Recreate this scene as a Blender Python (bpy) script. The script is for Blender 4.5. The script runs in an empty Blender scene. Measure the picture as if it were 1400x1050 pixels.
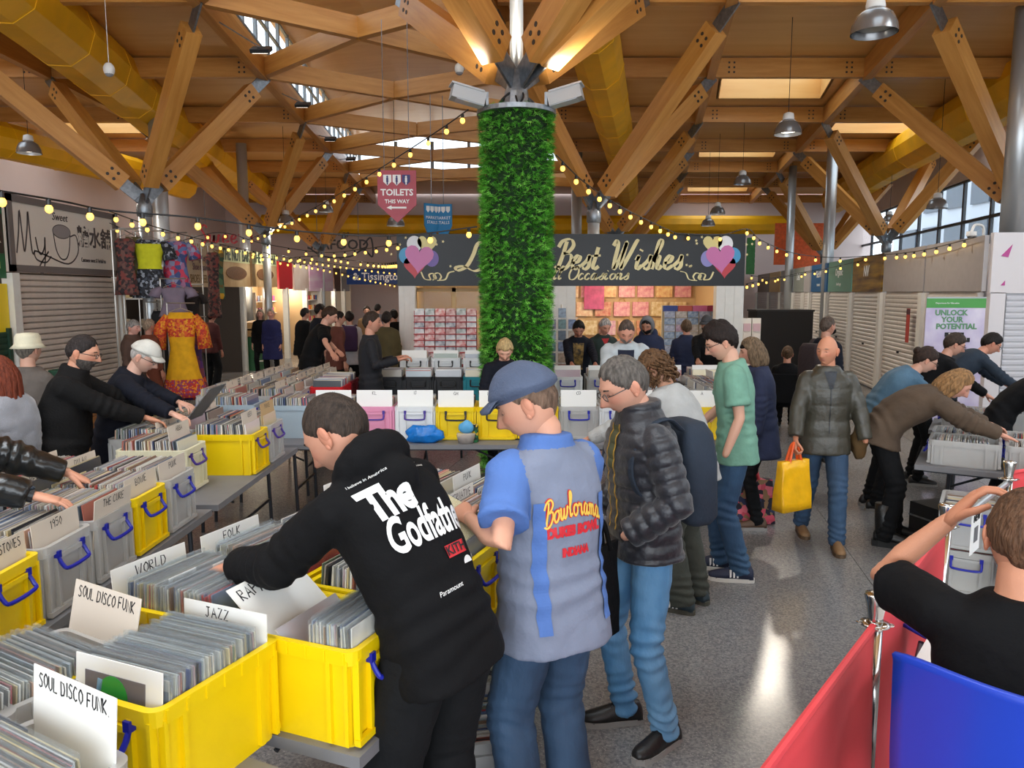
import bpy, math, random
import numpy as np
from mathutils import Vector, Matrix, noise
from mathutils.bvhtree import BVHTree
random.seed(7); np.random.seed(7)
SC = bpy.context.scene
COL = SC.collection
# ---------------------------------------------------------------- camera
CAM_H = 2.1; FPX = 1050.0; PITCH = math.atan(125/1050)
cd = bpy.data.cameras.new('camera'); cam = bpy.data.objects.new('camera', cd); COL.objects.link(cam)
cd.sensor_width = 36; cd.lens = 36*FPX/1400; cd.clip_end = 200
cam.location = (0, 0, CAM_H); cam.rotation_euler = (math.pi/2-PITCH, 0, 0)
SC.camera = cam
# ---------------------------------------------------------------- sky and added area lights
w = bpy.data.worlds.new('overcast_sky'); SC.world = w; w.use_nodes = True
bg = w.node_tree.nodes['Background']; bg.inputs[0].default_value = (0.80, 0.90, 1.0, 1); bg.inputs[1].default_value = 3.4
w.cycles.sampling_method = 'MANUAL'; w.cycles.sample_map_resolution = 256
SC.view_settings.view_transform = 'Standard'; SC.view_settings.look = 'None'
SC.view_settings.exposure = 0.0; SC.view_settings.gamma = 1; SC.view_settings.use_curve_mapping = False
try:
    SC.cycles.adaptive_threshold = 0.02; SC.cycles.max_bounces = 6; SC.cycles.diffuse_bounces = 3; SC.cycles.glossy_bounces = 3
    SC.cycles.transmission_bounces = 4; SC.cycles.transparent_max_bounces = 12
    SC.cycles.sample_clamp_indirect = 6; SC.cycles.caustics_reflective = False; SC.cycles.caustics_refractive = False
except Exception: pass
def area_light(name, loc, rot, sx, sy, power, col):
    l = bpy.data.lights.new(name, 'AREA'); l.shape = 'RECTANGLE'; l.size = sx; l.size_y = sy; l.energy = power; l.color = col
    o = bpy.data.objects.new(name, l); COL.objects.link(o); o.location = loc; o.rotation_euler = rot
    return o
# added area lights stand in for daylight from unseen roof openings and street front
area_light('unseen_roof_fill', (-1.5, 4.5, 8.3), (0, 0, 0), 6, 7, 900, (0.93, 0.97, 1.0))
area_light('unseen_roof_fill', (7.0, 6.5, 7.6), (0, 0, 0), 3.5, 6, 520, (0.95, 0.98, 1.0))
area_light('unseen_roof_fill', (-8.5, 7.0, 7.6), (0, 0, 0), 3.0, 6, 380, (0.95, 0.98, 1.0))
area_light('unseen_front_fill', (1.5, -6.5, 3.0), (math.radians(90), 0, 0), 14, 5, 620, (0.92, 0.96, 1.0))

# ---------------------------------------------------------------- pixel -> world, used only to measure the photograph
def _ray(px, py):
    u = (px-700)/FPX; v = (525-py)/FPX; c, s = math.cos(PITCH), math.sin(PITCH)
    return (u, c+v*s, -s+v*c)
def gz(px, py, z):
    r = _ray(px, py); t = (z-CAM_H)/r[2]; return Vector((r[0]*t, r[1]*t, z))
def gd(px, py, d):
    r = _ray(px, py); t = d/r[1]; return Vector((r[0]*t, d, CAM_H+r[2]*t))
# ================================================================ helpers
def V(*a): return Vector(a)
def tag(o, label=None, cat=None, group=None, kind=None):
    if label: o['label'] = label
    if cat: o['category'] = cat
    if group: o['group'] = group
    if kind: o['kind'] = kind
    return o
def thing(name, label, cat, loc=(0, 0, 0), rz=0, group=None):
    o = bpy.data.objects.new(name, None); COL.objects.link(o); o.location = loc; o.rotation_euler = (0, 0, rz)
    o.empty_display_size = 0.05
    return tag(o, label, cat, group)
def link(name, me, parent=None, mat=None, loc=None, rot=None):
    o = bpy.data.objects.new(name, me); COL.objects.link(o)
    if parent is not None: o.parent = parent
    if loc is not None: o.location = loc
    if rot is not None: o.rotation_euler = rot
    if mat is not None and len(me.materials) == 0: me.materials.append(mat)
    return o
def copy_tree(o, parent=None):
    c = o.copy(); COL.objects.link(c); c.parent = parent
    for ch in o.children: copy_tree(ch, c)
    return c
def perp(d):
    d = d.normalized(); a = Vector((0, 0, 1)) if abs(d.z) < 0.9 else Vector((1, 0, 0))
    x = a.cross(d).normalized(); y = d.cross(x).normalized()
    return x, y
class MB:
    def __init__(s): s.v = []; s.f = []; s.m = []
    def face(s, idx, m=0): s.f.append(tuple(idx)); s.m.append(m)
    def box(s, c, size, R=None, m=0, taper=1.0):
        b = len(s.v); hx, hy, hz = size[0]/2, size[1]/2, size[2]/2; c = Vector(c)
        for z in (-1, 1):
            t = taper if z < 0 else 1.0
            for x, y in ((-1, -1), (1, -1), (1, 1), (-1, 1)):
                p = Vector((x*hx*t, y*hy*t, z*hz))
                if R is not None: p = R @ p
                s.v.append(tuple(c+p))
        for f in ((3, 2, 1, 0), (4, 5, 6, 7), (0, 1, 5, 4), (1, 2, 6, 5), (2, 3, 7, 6), (3, 0, 4, 7)): s.face([b+i for i in f], m)
        return s
    def rings(s, rings, m=0, cap=True, closed=True):
        n = len(rings[0]); b = len(s.v)
        for r in rings: s.v.extend(tuple(p) for p in r)
        for k in range(len(rings)-1):
            for i in range(n if closed else n-1):
                j = (i+1) % n
                s.face((b+k*n+i, b+k*n+j, b+(k+1)*n+j, b+(k+1)*n+i), m)
        if cap and closed:
            s.face([b+i for i in range(n)][::-1], m); s.face([b+(len(rings)-1)*n+i for i in range(n)], m)
        return s
    def tube(s, pts, r, n=8, m=0, cap=True, round_ends=False):
        pts = [Vector(p) for p in pts]; k = len(pts)
        rr = list(r) if hasattr(r, '__len__') else [r]*k
        tang = []
        for i in range(k):
            a = pts[max(i-1, 0)]; c = pts[min(i+1, k-1)]; t = c-a
            tang.append(t.normalized() if t.length > 1e-9 else Vector((0, 0, 1)))
        x, y = perp(tang[0]); out = []
        fr = []
        for i in range(k):
            t = tang[i]; x = (x-t*x.dot(t)).normalized(); y = t.cross(x); fr.append((x.copy(), y.copy(), t))
        seq = [(pts[i], rr[i], fr[i]) for i in range(k)]
        if round_ends:
            p0, r0, f0 = seq[0]; p1, r1, f1 = seq[-1]
            pre = [(p0-f0[2]*r0*math.sin(a), r0*math.cos(a), f0) for a in (1.35, 0.95, 0.5)]
            post = [(p1+f1[2]*r1*math.sin(a), r1*math.cos(a), f1) for a in (0.5, 0.95, 1.35)]
            seq = pre+seq+post
        for p, q, (fx, fy, ft) in seq:
            if hasattr(q, '__len__'): qa, qb = q
            else: qa = qb = q
            out.append([p+fx*(qa*math.cos(2*math.pi*i/n))+fy*(qb*math.sin(2*math.pi*i/n)) for i in range(n)])
        return s.rings(out, m, cap)
    def lathe(s, prof, c=(0, 0, 0), n=16, m=0, cap=True):
        c = Vector(c)
        return s.rings([[c+Vector((r*math.cos(2*math.pi*i/n), r*math.sin(2*math.pi*i/n), z)) for i in range(n)] for r, z in prof], m, cap)
    def ball(s, c, r, n=10, m=0, R=None):
        c = Vector(c); r = r if hasattr(r, '__len__') else (r, r, r); k = max(5, n//2+1); out = []
        for j in range(k):
            a = -math.pi/2+math.pi*(j+0.12)/(k-1+0.24)
            ring = []
            for i in range(n):
                t = 2*math.pi*i/n
                p = Vector((r[0]*math.cos(a)*math.cos(t), r[1]*math.cos(a)*math.sin(t), r[2]*math.sin(a)))
                ring.append(c+((R @ p) if R is not None else p))
            out.append(ring)
        return s.rings(out, m)
    def prism(s, poly, h, M=None, m=0, z0=0):
        n = len(poly); a = [Vector((x, y, z0)) for x, y in poly]; b = [Vector((x, y, z0+h)) for x, y in poly]
        if M is not None: a = [M @ p for p in a]; b = [M @ p for p in b]
        return s.rings([a, b], m)
    def mesh(s, name, mats=(), smooth=False):
        me = bpy.data.meshes.new(name); me.from_pydata(s.v, [], s.f)
        for t in mats: me.materials.append(t)
        if len(mats) > 1: me.polygons.foreach_set('material_index', s.m)
        if smooth: me.polygons.foreach_set('use_smooth', [True]*len(s.f))
        me.update(); return me
    def build(s, name, mats, parent=None, smooth=False, loc=None, rot=None):
        if not isinstance(mats, (list, tuple)): mats = (mats,)
        return link(name, s.mesh(name, mats, smooth), parent, loc=loc, rot=rot)
def rotz(a): return Matrix.Rotation(a, 3, 'Z')
def catmull(pts, k=6):
    pts = [Vector(p) for p in pts]; out = []
    P = [pts[0]*2-pts[1]]+pts+[pts[-1]*2-pts[-2]]
    for i in range(1, len(P)-2):
        for j in range(k):
            t = j/k; a, b, c, d = P[i-1], P[i], P[i+1], P[i+2]
            out.append(0.5*((2*b)+(c-a)*t+(2*a-5*b+4*c-d)*t*t+(3*b-a-3*c+d)*t*t*t))
    out.append(pts[-1]); return out

# ================================================================ materials
MATS = {}
def srgb(h):
    h = h.lstrip('#'); c = [int(h[i:i+2], 16)/255 for i in (0, 2, 4)]
    return tuple((x/12.92 if x <= 0.04045 else ((x+0.055)/1.055)**2.4) for x in c)
def mat(name, col='#808080', rough=0.6, metal=0.0, var=0.0, vscale=8.0, bump=0.0, bscale=60.0, stretch=None, coat=0.0, emit=0.0, alpha=1.0, trans=0.0, sheen=0.0, spec=0.5, col2=None, attr=None):
    if name in MATS: return MATS[name]
    m = bpy.data.materials.new(name); m.use_nodes = True; N = m.node_tree.nodes; L = m.node_tree.links
    p = N['Principled BSDF']; c = srgb(col) if isinstance(col, str) else col
    p.inputs['Base Color'].default_value = (*c, 1); p.inputs['Roughness'].default_value = rough; p.inputs['Metallic'].default_value = metal
    p.inputs['Specular IOR Level'].default_value = spec
    if coat: p.inputs['Coat Weight'].default_value = coat; p.inputs['Coat Roughness'].default_value = 0.12
    if sheen: p.inputs['Sheen Weight'].default_value = sheen
    if trans: p.inputs['Transmission Weight'].default_value = trans
    if alpha < 1: p.inputs['Alpha'].default_value = alpha
    if emit: p.inputs['Emission Color'].default_value = (*c, 1); p.inputs['Emission Strength'].default_value = emit
    if var or col2 or bump:
        tc = N.new('ShaderNodeTexCoord'); vec = tc.outputs['Object']
        if stretch:
            mp = N.new('ShaderNodeMapping'); mp.inputs['Scale'].default_value = stretch; L.new(vec, mp.inputs[0]); vec = mp.outputs[0]
    if var or col2:
        nz = N.new('ShaderNodeTexNoise'); nz.inputs['Scale'].default_value = vscale; nz.inputs['Detail'].default_value = 5; L.new(vec, nz.inputs['Vector'])
        rp = N.new('ShaderNodeValToRGB'); L.new(nz.outputs['Fac'], rp.inputs[0])
        c2 = srgb(col2) if col2 else tuple(max(0, x*(1-var)) for x in c); c1 = c if col2 else tuple(min(1, x*(1+var)) for x in c)
        rp.color_ramp.elements[0].position = 0.32; rp.color_ramp.elements[1].position = 0.68
        rp.color_ramp.elements[0].color = (*c2, 1); rp.color_ramp.elements[1].color = (*c1, 1)
        L.new(rp.outputs[0], p.inputs['Base Color'])
    if attr:
        at = N.new('ShaderNodeAttribute'); at.attribute_name = attr; L.new(at.outputs['Color'], p.inputs['Base Color'])
    if bump:
        nb = N.new('ShaderNodeTexNoise'); nb.inputs['Scale'].default_value = bscale; nb.inputs['Detail'].default_value = 3; L.new(vec, nb.inputs['Vector'])
        bp = N.new('ShaderNodeBump'); bp.inputs['Strength'].default_value = bump; bp.inputs['Distance'].default_value = 0.01
        L.new(nb.outputs['Fac'], bp.inputs['Height']); L.new(bp.outputs[0], p.inputs['Normal'])
    MATS[name] = m; return m
def cloth(name, col, var=0.12, rough=0.85, bump=0.4, bscale=35, **k): return mat(name, col, rough, var=var, vscale=9, bump=bump, bscale=bscale, **k)
def plastic_clear(name, col, opac=0.5, rough=0.25):
    if name in MATS: return MATS[name]
    m = bpy.data.materials.new(name); m.use_nodes = True; N = m.node_tree.nodes; L = m.node_tree.links
    p = N['Principled BSDF']; p.inputs['Base Color'].default_value = (*srgb(col), 1); p.inputs['Roughness'].default_value = rough
    tr = N.new('ShaderNodeBsdfTransparent'); tr.inputs[0].default_value = (0.95, 0.97, 0.98, 1)
    mx = N.new('ShaderNodeMixShader'); mx.inputs[0].default_value = opac
    L.new(tr.outputs[0], mx.inputs[1]); L.new(p.outputs[0], mx.inputs[2]); L.new(mx.outputs[0], N['Material Output'].inputs[0])
    MATS[name] = m; return m
def wood(name, c1, c2, scale=1.0, rough=0.5):
    if name in MATS: return MATS[name]
    m = bpy.data.materials.new(name); m.use_nodes = True; N = m.node_tree.nodes; L = m.node_tree.links
    p = N['Principled BSDF']; p.inputs['Roughness'].default_value = rough
    tc = N.new('ShaderNodeTexCoord'); mp = N.new('ShaderNodeMapping'); mp.inputs['Scale'].default_value = (0.6*scale, 7*scale, 7*scale)
    oi = N.new('ShaderNodeObjectInfo'); ad = N.new('ShaderNodeVectorMath'); ad.operation = 'ADD'
    L.new(tc.outputs['Object'], mp.inputs[0]); L.new(mp.outputs[0], ad.inputs[0]); L.new(oi.outputs['Location'], ad.inputs[1])
    nz = N.new('ShaderNodeTexNoise'); nz.inputs['Scale'].default_value = 1.6; nz.inputs['Detail'].default_value = 7; nz.inputs['Roughness'].default_value = 0.65
    L.new(ad.outputs[0], nz.inputs['Vector'])
    rp = N.new('ShaderNodeValToRGB'); rp.color_ramp.elements[0].position = 0.3; rp.color_ramp.elements[1].position = 0.7
    rp.color_ramp.elements[0].color = (*srgb(c1), 1); rp.color_ramp.elements[1].color = (*srgb(c2), 1)
    L.new(nz.outputs['Fac'], rp.inputs[0]); L.new(rp.outputs[0], p.inputs['Base Color'])
    MATS[name] = m; return m
M_GLULAM = wood('glulam', '#b87a34', '#d2974e', 1.0, 0.42)
M_PLY = wood('birch_ply', '#d69f58', '#e4b470', 0.35, 0.35)
M_PALE = wood('pale_ply', '#d4a468', '#e2b87c', 0.35, 0.3)
M_STEEL = mat('galvanised_steel', '#8c9196', 0.42, 0.85, var=0.2, vscale=20)
M_SILVER = mat('silver_paint', '#b9bcbd', 0.35, 0.6)
M_CHROME = mat('brushed_chrome', '#cfcdc8', 0.18, 1.0)
M_BLACK = mat('black_plastic', '#141416', 0.45)
M_WHITE = mat('white_paint', '#e4e2de', 0.5)
M_YDUCT = mat('yellow_duct', '#f0b000', 0.55, var=0.10, vscale=1.5, bump=0.25, bscale=3)
M_WALL = mat('lilac_plaster', '#e2cdc6', 0.8, var=0.05, vscale=0.6)
M_LENS = mat('lamp_lens', '#fff6e6', 0.4, emit=5.0)
M_BULB = mat('warm_bulb', '#ffc45a', 0.3, emit=2.6)
M_BLK = mat('ink_black', '#111114', 0.6)
M_WHT = mat('ink_white', '#f4f4f2', 0.6)
M_GOLD = mat('gold_print', '#e6d79a', 0.4)

# ================================================================ lettering
def text(body, size, mat_, parent=None, loc=(0, 0, 0), rot=(math.pi/2, 0, 0), align='CENTER', name='lettering', shear=0.0, bold=0.0, sx=1.0, ext=0.002, spacing=1.0):
    c = bpy.data.curves.new(name, 'FONT'); c.body = body; c.size = size; c.align_x = align; c.align_y = 'CENTER'
    c.shear = shear; c.offset = bold; c.extrude = ext; c.space_character = spacing; c.resolution_u = 2
    c.materials.append(mat_)
    o = bpy.data.objects.new(name, c); COL.objects.link(o); o.location = loc; o.rotation_euler = rot; o.scale = (sx, 1, 1)
    if parent is not None: o.parent = parent
    return o
CAPS = {'A': [[(0, 0), (.3, 1), (.6, 0)], [(.12, .4), (.48, .4)]], 'B': [[(0, 0), (0, 1), (.4, .95), (.45, .7), (.05, .52), (.5, .4), (.5, .1), (0, 0)]],
 'C': [[(.5, .85), (.25, 1), (0, .6), (.05, .15), (.3, 0), (.52, .15)]], 'D': [[(0, 0), (0, 1), (.4, .9), (.55, .5), (.4, .1), (0, 0)]],
 'E': [[(.5, 1), (0, 1), (0, 0), (.5, 0)], [(0, .5), (.4, .5)]], 'F': [[(.5, 1), (0, 1), (0, 0)], [(0, .52), (.4, .52)]],
 'G': [[(.5, .85), (.25, 1), (0, .6), (.1, .1), (.4, 0), (.5, .4), (.3, .4)]], 'H': [[(0, 0), (0, 1)], [(.5, 0), (.5, 1)], [(0, .5), (.5, .5)]],
 'I': [[(.1, 0), (.1, 1)]], 'J': [[(0, .2), (.2, 0), (.35, .2), (.35, 1)], [(.1, 1), (.55, 1)]], 'K': [[(0, 0), (0, 1)], [(.5, 1), (0, .45), (.5, 0)]],
 'L': [[(0, 1), (0, 0), (.5, 0)]], 'M': [[(0, 0), (.1, 1), (.35, .3), (.6, 1), (.7, 0)]], 'N': [[(0, 0), (0, 1), (.5, 0), (.5, 1)]],
 'O': [[(.3, 1), (.05, .7), (.05, .3), (.3, 0), (.55, .3), (.55, .7), (.3, 1)]], 'P': [[(0, 0), (0, 1), (.4, .95), (.45, .65), (0, .5)]],
 'R': [[(0, 0), (0, 1), (.4, .95), (.42, .65), (0, .5), (.5, 0)]], 'S': [[(.5, .9), (.2, 1), (.02, .75), (.45, .4), (.45, .1), (.2, 0), (0, .12)]],
 'T': [[(.25, 0), (.25, 1)], [(0, 1), (.55, 1)]], 'U': [[(0, 1), (.02, .2), (.25, 0), (.48, .2), (.5, 1)]], 'V': [[(0, 1), (.25, 0), (.5, 1)]],
 'W': [[(0, 1), (.18, 0), (.36, .7), (.54, 0), (.72, 1)]], 'X': [[(0, 0), (.5, 1)], [(0, 1), (.5, 0)]], 'Y': [[(0, 1), (.25, .5), (.5, 1)], [(.25, .5), (.25, 0)]],
 'Z': [[(0, 1), (.5, 1), (0, 0), (.5, 0)]], '/': [[(0, -.1), (.4, 1.1)]], '.': [[(.05, 0), (.1, .04)]], '0': [[(.25, 1), (0, .5), (.25, 0), (.5, .5), (.25, 1)]],
 '1': [[(.1, .8), (.25, 1), (.25, 0)]], '9': [[(.45, .7), (.2, .5), (.02, .75), (.25, 1), (.45, .75), (.4, 0)]], '5': [[(.5, 1), (.05, 1), (.02, .6), (.4, .6), (.5, .25), (.25, 0), (0, .1)]],
 '6': [[(.45, 1), (.1, .6), (0, .2), (.25, 0), (.48, .25), (.25, .5), (.03, .3)]], '8': [[(.25, .5), (.05, .8), (.25, 1), (.45, .8), (.25, .5), (0, .2), (.25, 0), (.5, .2), (.25, .5)]], '&': [[(.55, 0), (.1, .75), (.25, 1), (.4, .75), (0, .25), (.2, 0), (.55, .35)]]}
SCRIPT = {'L': [[(.62, .82), (.5, 1.0), (.33, .88), (.32, .5), (.26, .12), (.08, -.02), (.0, .08), (.2, .12), (.5, -.04), (.75, .1)]],
 'o': [[(.35, .45), (.15, .4), (.08, .2), (.2, 0), (.38, .1), (.42, .3), (.32, .45), (.47, .38)]], 'v': [[(0, .4), (.1, .43), (.15, .2), (.2, 0), (.35, .2), (.4, .45), (.5, .4)]],
 'e': [[(.06, .2), (.28, .26), (.33, .42), (.2, .46), (.08, .3), (.1, .08), (.22, 0), (.42, .12)]],
 'B': [[(.3, .95), (.26, .5), (.18, .05)], [(.0, .75), (.12, .96), (.45, 1.02), (.62, .82), (.48, .6), (.28, .53)], [(.28, .53), (.58, .5), (.66, .28), (.5, .03), (.22, -.03), (.02, .1)]],
 's': [[(0, .1), (.2, .3), (.27, .48), (.3, .3), (.33, .1), (.2, -.01), (.08, .06)]], 't': [[(.2, .75), (.18, .4), (.15, .1), (.25, 0), (.4, .1)], [(.02, .45), (.38, .47)]],
 'W': [[(0, .8), (.1, .98), (.2, .8), (.2, .3), (.25, 0), (.42, .4), (.54, .95), (.52, .4), (.55, 0), (.78, .5), (.95, .95), (1.05, .98)]],
 'i': [[(.03, .3), (.12, .45), (.1, .1), (.18, 0), (.32, .12)], [(.15, .62), (.17, .67)]],
 'h': [[(.05, .3), (.25, .8), (.22, 1.0), (.12, .9), (.1, .4), (.08, 0)], [(.09, .25), (.2, .45), (.3, .42), (.28, .1), (.35, 0), (.48, .12)]],
 'a': [[(.38, .42), (.2, .46), (.08, .2), (.15, 0), (.3, .1), (.4, .44)], [(.4, .44), (.36, .1), (.42, 0), (.55, .12)]],
 'l': [[(.05, .3), (.25, .8), (.22, 1.0), (.12, .9), (.1, .3), (.14, .02), (.3, .12)]],
 'O': [[(.45, .98), (.15, .85), (.05, .4), (.2, .02), (.5, .05), (.65, .45), (.55, .88), (.4, 1.0), (.3, .85)]],
 'c': [[(.35, .38), (.22, .46), (.08, .25), (.12, .04), (.25, 0), (.4, .12)]], 'n': [[(0, .35), (.1, .45), (.08, 0)], [(.09, .25), (.22, .46), (.32, .4), (.3, .08), (.36, 0), (.48, .12)]],
 'r': [[(0, .35), (.1, .46), (.15, .4), (.3, .42), (.27, .1), (.32, 0), (.45, .12)]], 'w': [[(0, .4), (.08, .44), (.08, .1), (.18, 0), (.3, .2), (.32, .44), (.32, .1), (.42, 0), (.55, .2), (.58, .44), (.68, .4)]],
 'm': [[(0, .35), (.08, .45), (.07, 0)], [(.08, .3), (.2, .46), (.27, .4), (.26, 0)], [(.27, .3), (.4, .46), (.48, .4), (.46, .08), (.52, 0), (.62, .12)]],
 'F': [[(.35, .95), (.3, .5), (.22, .05), (.05, 0)], [(.05, .85), (.2, 1), (.5, .95), (.75, 1)], [(.3, .5), (.55, .52)]],
 'M': [[(0, 0), (.12, .5), (.2, 1), (.25, .4), (.3, .05), (.45, .6), (.52, 1), (.55, .4), (.6, .02), (.7, .1)]], 'y': [[(0, .42), (.08, .1), (.2, .02), (.34, .2), (.38, .44)], [(.38, .44), (.34, -.1), (.2, -.45), (.08, -.3), (.5, .1)]],
 'S': [[(.5, .85), (.35, 1), (.15, .85), (.3, .55), (.45, .25), (.25, 0), (.05, .12)]]}
def strokes(body, h, font=CAPS, gap=0.16, shear=0.0, smooth=False, jitter=0.0):
    """polylines of a hand-lettered word, centred, in (x, y)"""
    out = []; x = 0
    for ch in body:
        if ch == ' ': x += 0.4; continue
        g = font.get(ch) or font.get(ch.upper())
        if not g: x += 0.3; continue
        dx = random.uniform(-1, 1)*jitter; dy = random.uniform(-1, 1)*jitter
        wd = max(p[0] for st in g for p in st)
        for st in g:
            pl = [Vector((p[0]+x+shear*p[1]+dx*p[1], p[1]+dy, 0)) for p in st]
            if smooth and len(pl) > 2: pl = catmull(pl, 5)
            out.append(pl)
        x += wd+gap
    x -= gap
    return [[Vector(((p.x-x/2)*h, (p.y-0.5)*h, 0)) for p in pl] for pl in out], x*h
def ribbon(mb, pls, w, nib=None, thick=0.0015, M=None, m=0):
    for pl in pls:
        q = [p for i, p in enumerate(pl) if i == 0 or (p-pl[i-1]).length > 1e-6]
        if len(q) < 2: continue
        L, Rr = [], []
        for i, p in enumerate(q):
            t = (q[min(i+1, len(q)-1)]-q[max(i-1, 0)]).normalized(); nn = Vector((-t.y, t.x, 0))
            ww = w if nib is None else w*(nib+(1-nib)*abs(math.sin(math.atan2(t.y, t.x)-nibang)))
            L.append(p+nn*ww/2); Rr.append(p-nn*ww/2)
        b = len(mb.v)
        for a, c in zip(L, Rr):
            for pnt in (a, c):
                pt = pnt+Vector((0, 0, thick)); mb.v.append(tuple(M @ pt) if M is not None else tuple(pt))
        for i in range(len(q)-1): mb.face((b+2*i, b+2*i+1, b+2*i+3, b+2*i+2), m)
    return mb
nibang = math.radians(-20)
M_UPRIGHT = Matrix(((1, 0, 0, 0), (0, 0, -1, 0), (0, 1, 0, 0), (0, 0, 0, 1)))   # flat (x, y) drawing stood up, facing -Y
# ================================================================ the setting
def floor_mat():
    m = bpy.data.materials.new('speckled_vinyl'); m.use_nodes = True; N = m.node_tree.nodes; L = m.node_tree.links
    p = N['Principled BSDF']; tc = N.new('ShaderNodeTexCoord')
    a = N.new('ShaderNodeTexNoise'); a.inputs['Scale'].default_value = 75; a.inputs['Detail'].default_value = 2
    b = N.new('ShaderNodeTexNoise'); b.inputs['Scale'].default_value = 0.9; b.inputs['Detail'].default_value = 4
    v = N.new('ShaderNodeTexVoronoi'); v.inputs['Scale'].default_value = 60
    for n in (a, b, v): L.new(tc.outputs['Object'], n.inputs['Vector'])
    r = N.new('ShaderNodeValToRGB'); L.new(a.outputs['Fac'], r.inputs[0])
    r.color_ramp.elements[0].position = 0.33; r.color_ramp.elements[0].color = (*srgb('#666567'), 1)
    r.color_ramp.elements[1].position = 0.66; r.color_ramp.elements[1].color = (*srgb('#8a8885'), 1)
    r2 = N.new('ShaderNodeValToRGB'); L.new(v.outputs['Distance'], r2.inputs[0])
    r2.color_ramp.elements[0].position = 0.12; r2.color_ramp.elements[0].color = (1, 1, 1, 1); r2.color_ramp.elements[1].position = 0.20; r2.color_ramp.elements[1].color = (0, 0, 0, 1)
    mx = N.new('ShaderNodeMixRGB'); mx.inputs[2].default_value = (*srgb('#a9a6a1'), 1); L.new(r2.outputs[0], mx.inputs[0]); L.new(r.outputs[0], mx.inputs[1])
    L.new(mx.outputs[0], p.inputs['Base Color'])
    mr = N.new('ShaderNodeMapRange'); mr.inputs[3].default_value = 0.16; mr.inputs[4].default_value = 0.30; L.new(b.outputs['Fac'], mr.inputs[0]); L.new(mr.outputs[0], p.inputs['Roughness'])
    p.inputs['Specular IOR Level'].default_value = 0.55
    return m
M_FLOOR = floor_mat()
fl = MB().box((0, 18, -0.055), (60, 60, 0.10)).build('floor', mat('floor_seam', '#4c4b4b', 0.5)); tag(fl, kind='structure')
for i in range(-8, 12):
    sh = MB().box((0, 0, 0), (1.994, 58, 0.012)).build('sheet', M_FLOOR, fl)
    sh.matrix_local = Matrix.Rotation(-0.19, 4, 'Z') @ Matrix.Translation((i*2.0+0.55, 20, 0.0))
    sh.location.z = -0.006
def wallbox(name, p0, p1, z0, z1, th, m):
    p0 = Vector((*p0, 0)); p1 = Vector((*p1, 0)); d = p1-p0; c = (p0+p1)/2
    o = MB().box((0, 0, 0), (d.length, th, z1-z0)).build(name, m); o.location = (c.x, c.y, (z0+z1)/2); o.rotation_euler = (0, 0, math.atan2(d.y, d.x))
    return tag(o, kind='structure')
WR = lambda y: 9.6+0.19*y
wallbox('wall_left', (-13.6, -9), (-13.6, 37), 0, 6.9, 0.2, M_WALL)
wallbox('wall_back', (-13.7, 37), (17, 37), 0, 6.9, 0.2, M_WALL)
wr_lo = wallbox('wall_right', (WR(-9), -9), (WR(37), 37), 0, 3.5, 0.2, mat('grey_panel', '#9a9a9c', 0.6))
wallbox('wall_right_upper', (WR(-9), -9), (WR(37), 37), 5.6, 6.9, 0.2, M_WALL)
# window band in the right wall, with the building across the street
wn = thing('window_1', None, None); wn['kind'] = 'structure'
M_GLASS = plastic_clear('window_glass', '#dfeaf2', 0.08, 0.05)
M_FRAME = mat('dark_frame', '#2a2c30', 0.5)
ang = math.atan2(46, WR(37)-WR(-9))
for k in range(14):
    y = 8+k*2.1
    o = MB().box((0, 0, 0), (0.09, 0.12, 2.1)).build('mullion', M_FRAME, wn); o.location = (WR(y), y, 4.55); o.rotation_euler = (0, 0, ang-math.pi/2)
    g = MB().box((0, 0, 0), (0.012, 2.0, 2.05)).build('pane', M_GLASS, wn); g.location = (WR(y+1.05), y+1.05, 4.55); g.rotation_euler = (0, 0, ang-math.pi/2)
for z in (3.52, 4.3, 5.58):
    o = MB().box((0, 0, 0), (0.1, 31, 0.09)).build('transom', M_FRAME, wn); o.location = (WR(22.5), 22.5, z); o.rotation_euler = (0, 0, ang-math.pi/2)
bd = thing('office_building', 'pale office block with dark windows seen through the right clerestory glazing', 'building', (30, 42, 0))
MB().box((0, 0, 8), (14, 10, 16)).build('wall', mat('pale_cladding', '#b8bcc2', 0.7), bd)
gm = mat('office_window', '#3c4652', 0.2)
wm = MB().box((0, 0, 0), (1.5, 0.2, 1.1)).mesh('window', (gm,)); wm2 = MB().box((0, 0, 0), (0.2, 1.5, 1.1)).mesh('window', (gm,))
for zz in range(5):
    for q in range(6): link('window', wm, bd, loc=(-5.6+q*2.2, -5.02, 3.2+zz*1.9))
    for q in range(4): link('window', wm2, bd, loc=(-7.02, -3.6+q*2.2, 3.2+zz*1.9))

# ---------------------------------------------------------------- roof
ceil = thing('ceiling', None, None); ceil['kind'] = 'structure'
def orient(o, p0, p1, up=Vector((0, 0, 1)), roll=0.0):
    p0, p1 = Vector(p0), Vector(p1); x = (p1-p0).normalized(); z = up-x*up.dot(x)
    if z.length < 1e-4: z = Vector((0, 1, 0))-x*x.y
    z.normalize(); y = z.cross(x)
    M = Matrix((x, y, z)).transposed()
    if roll: M = M @ Matrix.Rotation(roll, 3, 'X')
    o.matrix_local = Matrix.Translation((p0+p1)/2) @ M.to_4x4()
def beam(p0, p1, w_, h_, m=M_GLULAM, parent=None, name='beam'):
    o = MB().box((0, 0, 0), ((Vector(p1)-Vector(p0)).length, w_, h_)).build(name, m, parent if parent is not None else ceil); orient(o, p0, p1); return o
YS = [-8, -4, 0, 4, 7.9, 11.8, 15.7, 19.7, 23.7, 27.6, 31.5, 36.8]
LK = lambda y: -8.9-0.05*(y-11.8)
LL = lambda y: -4.6-0.075*(y-11.8)
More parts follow.
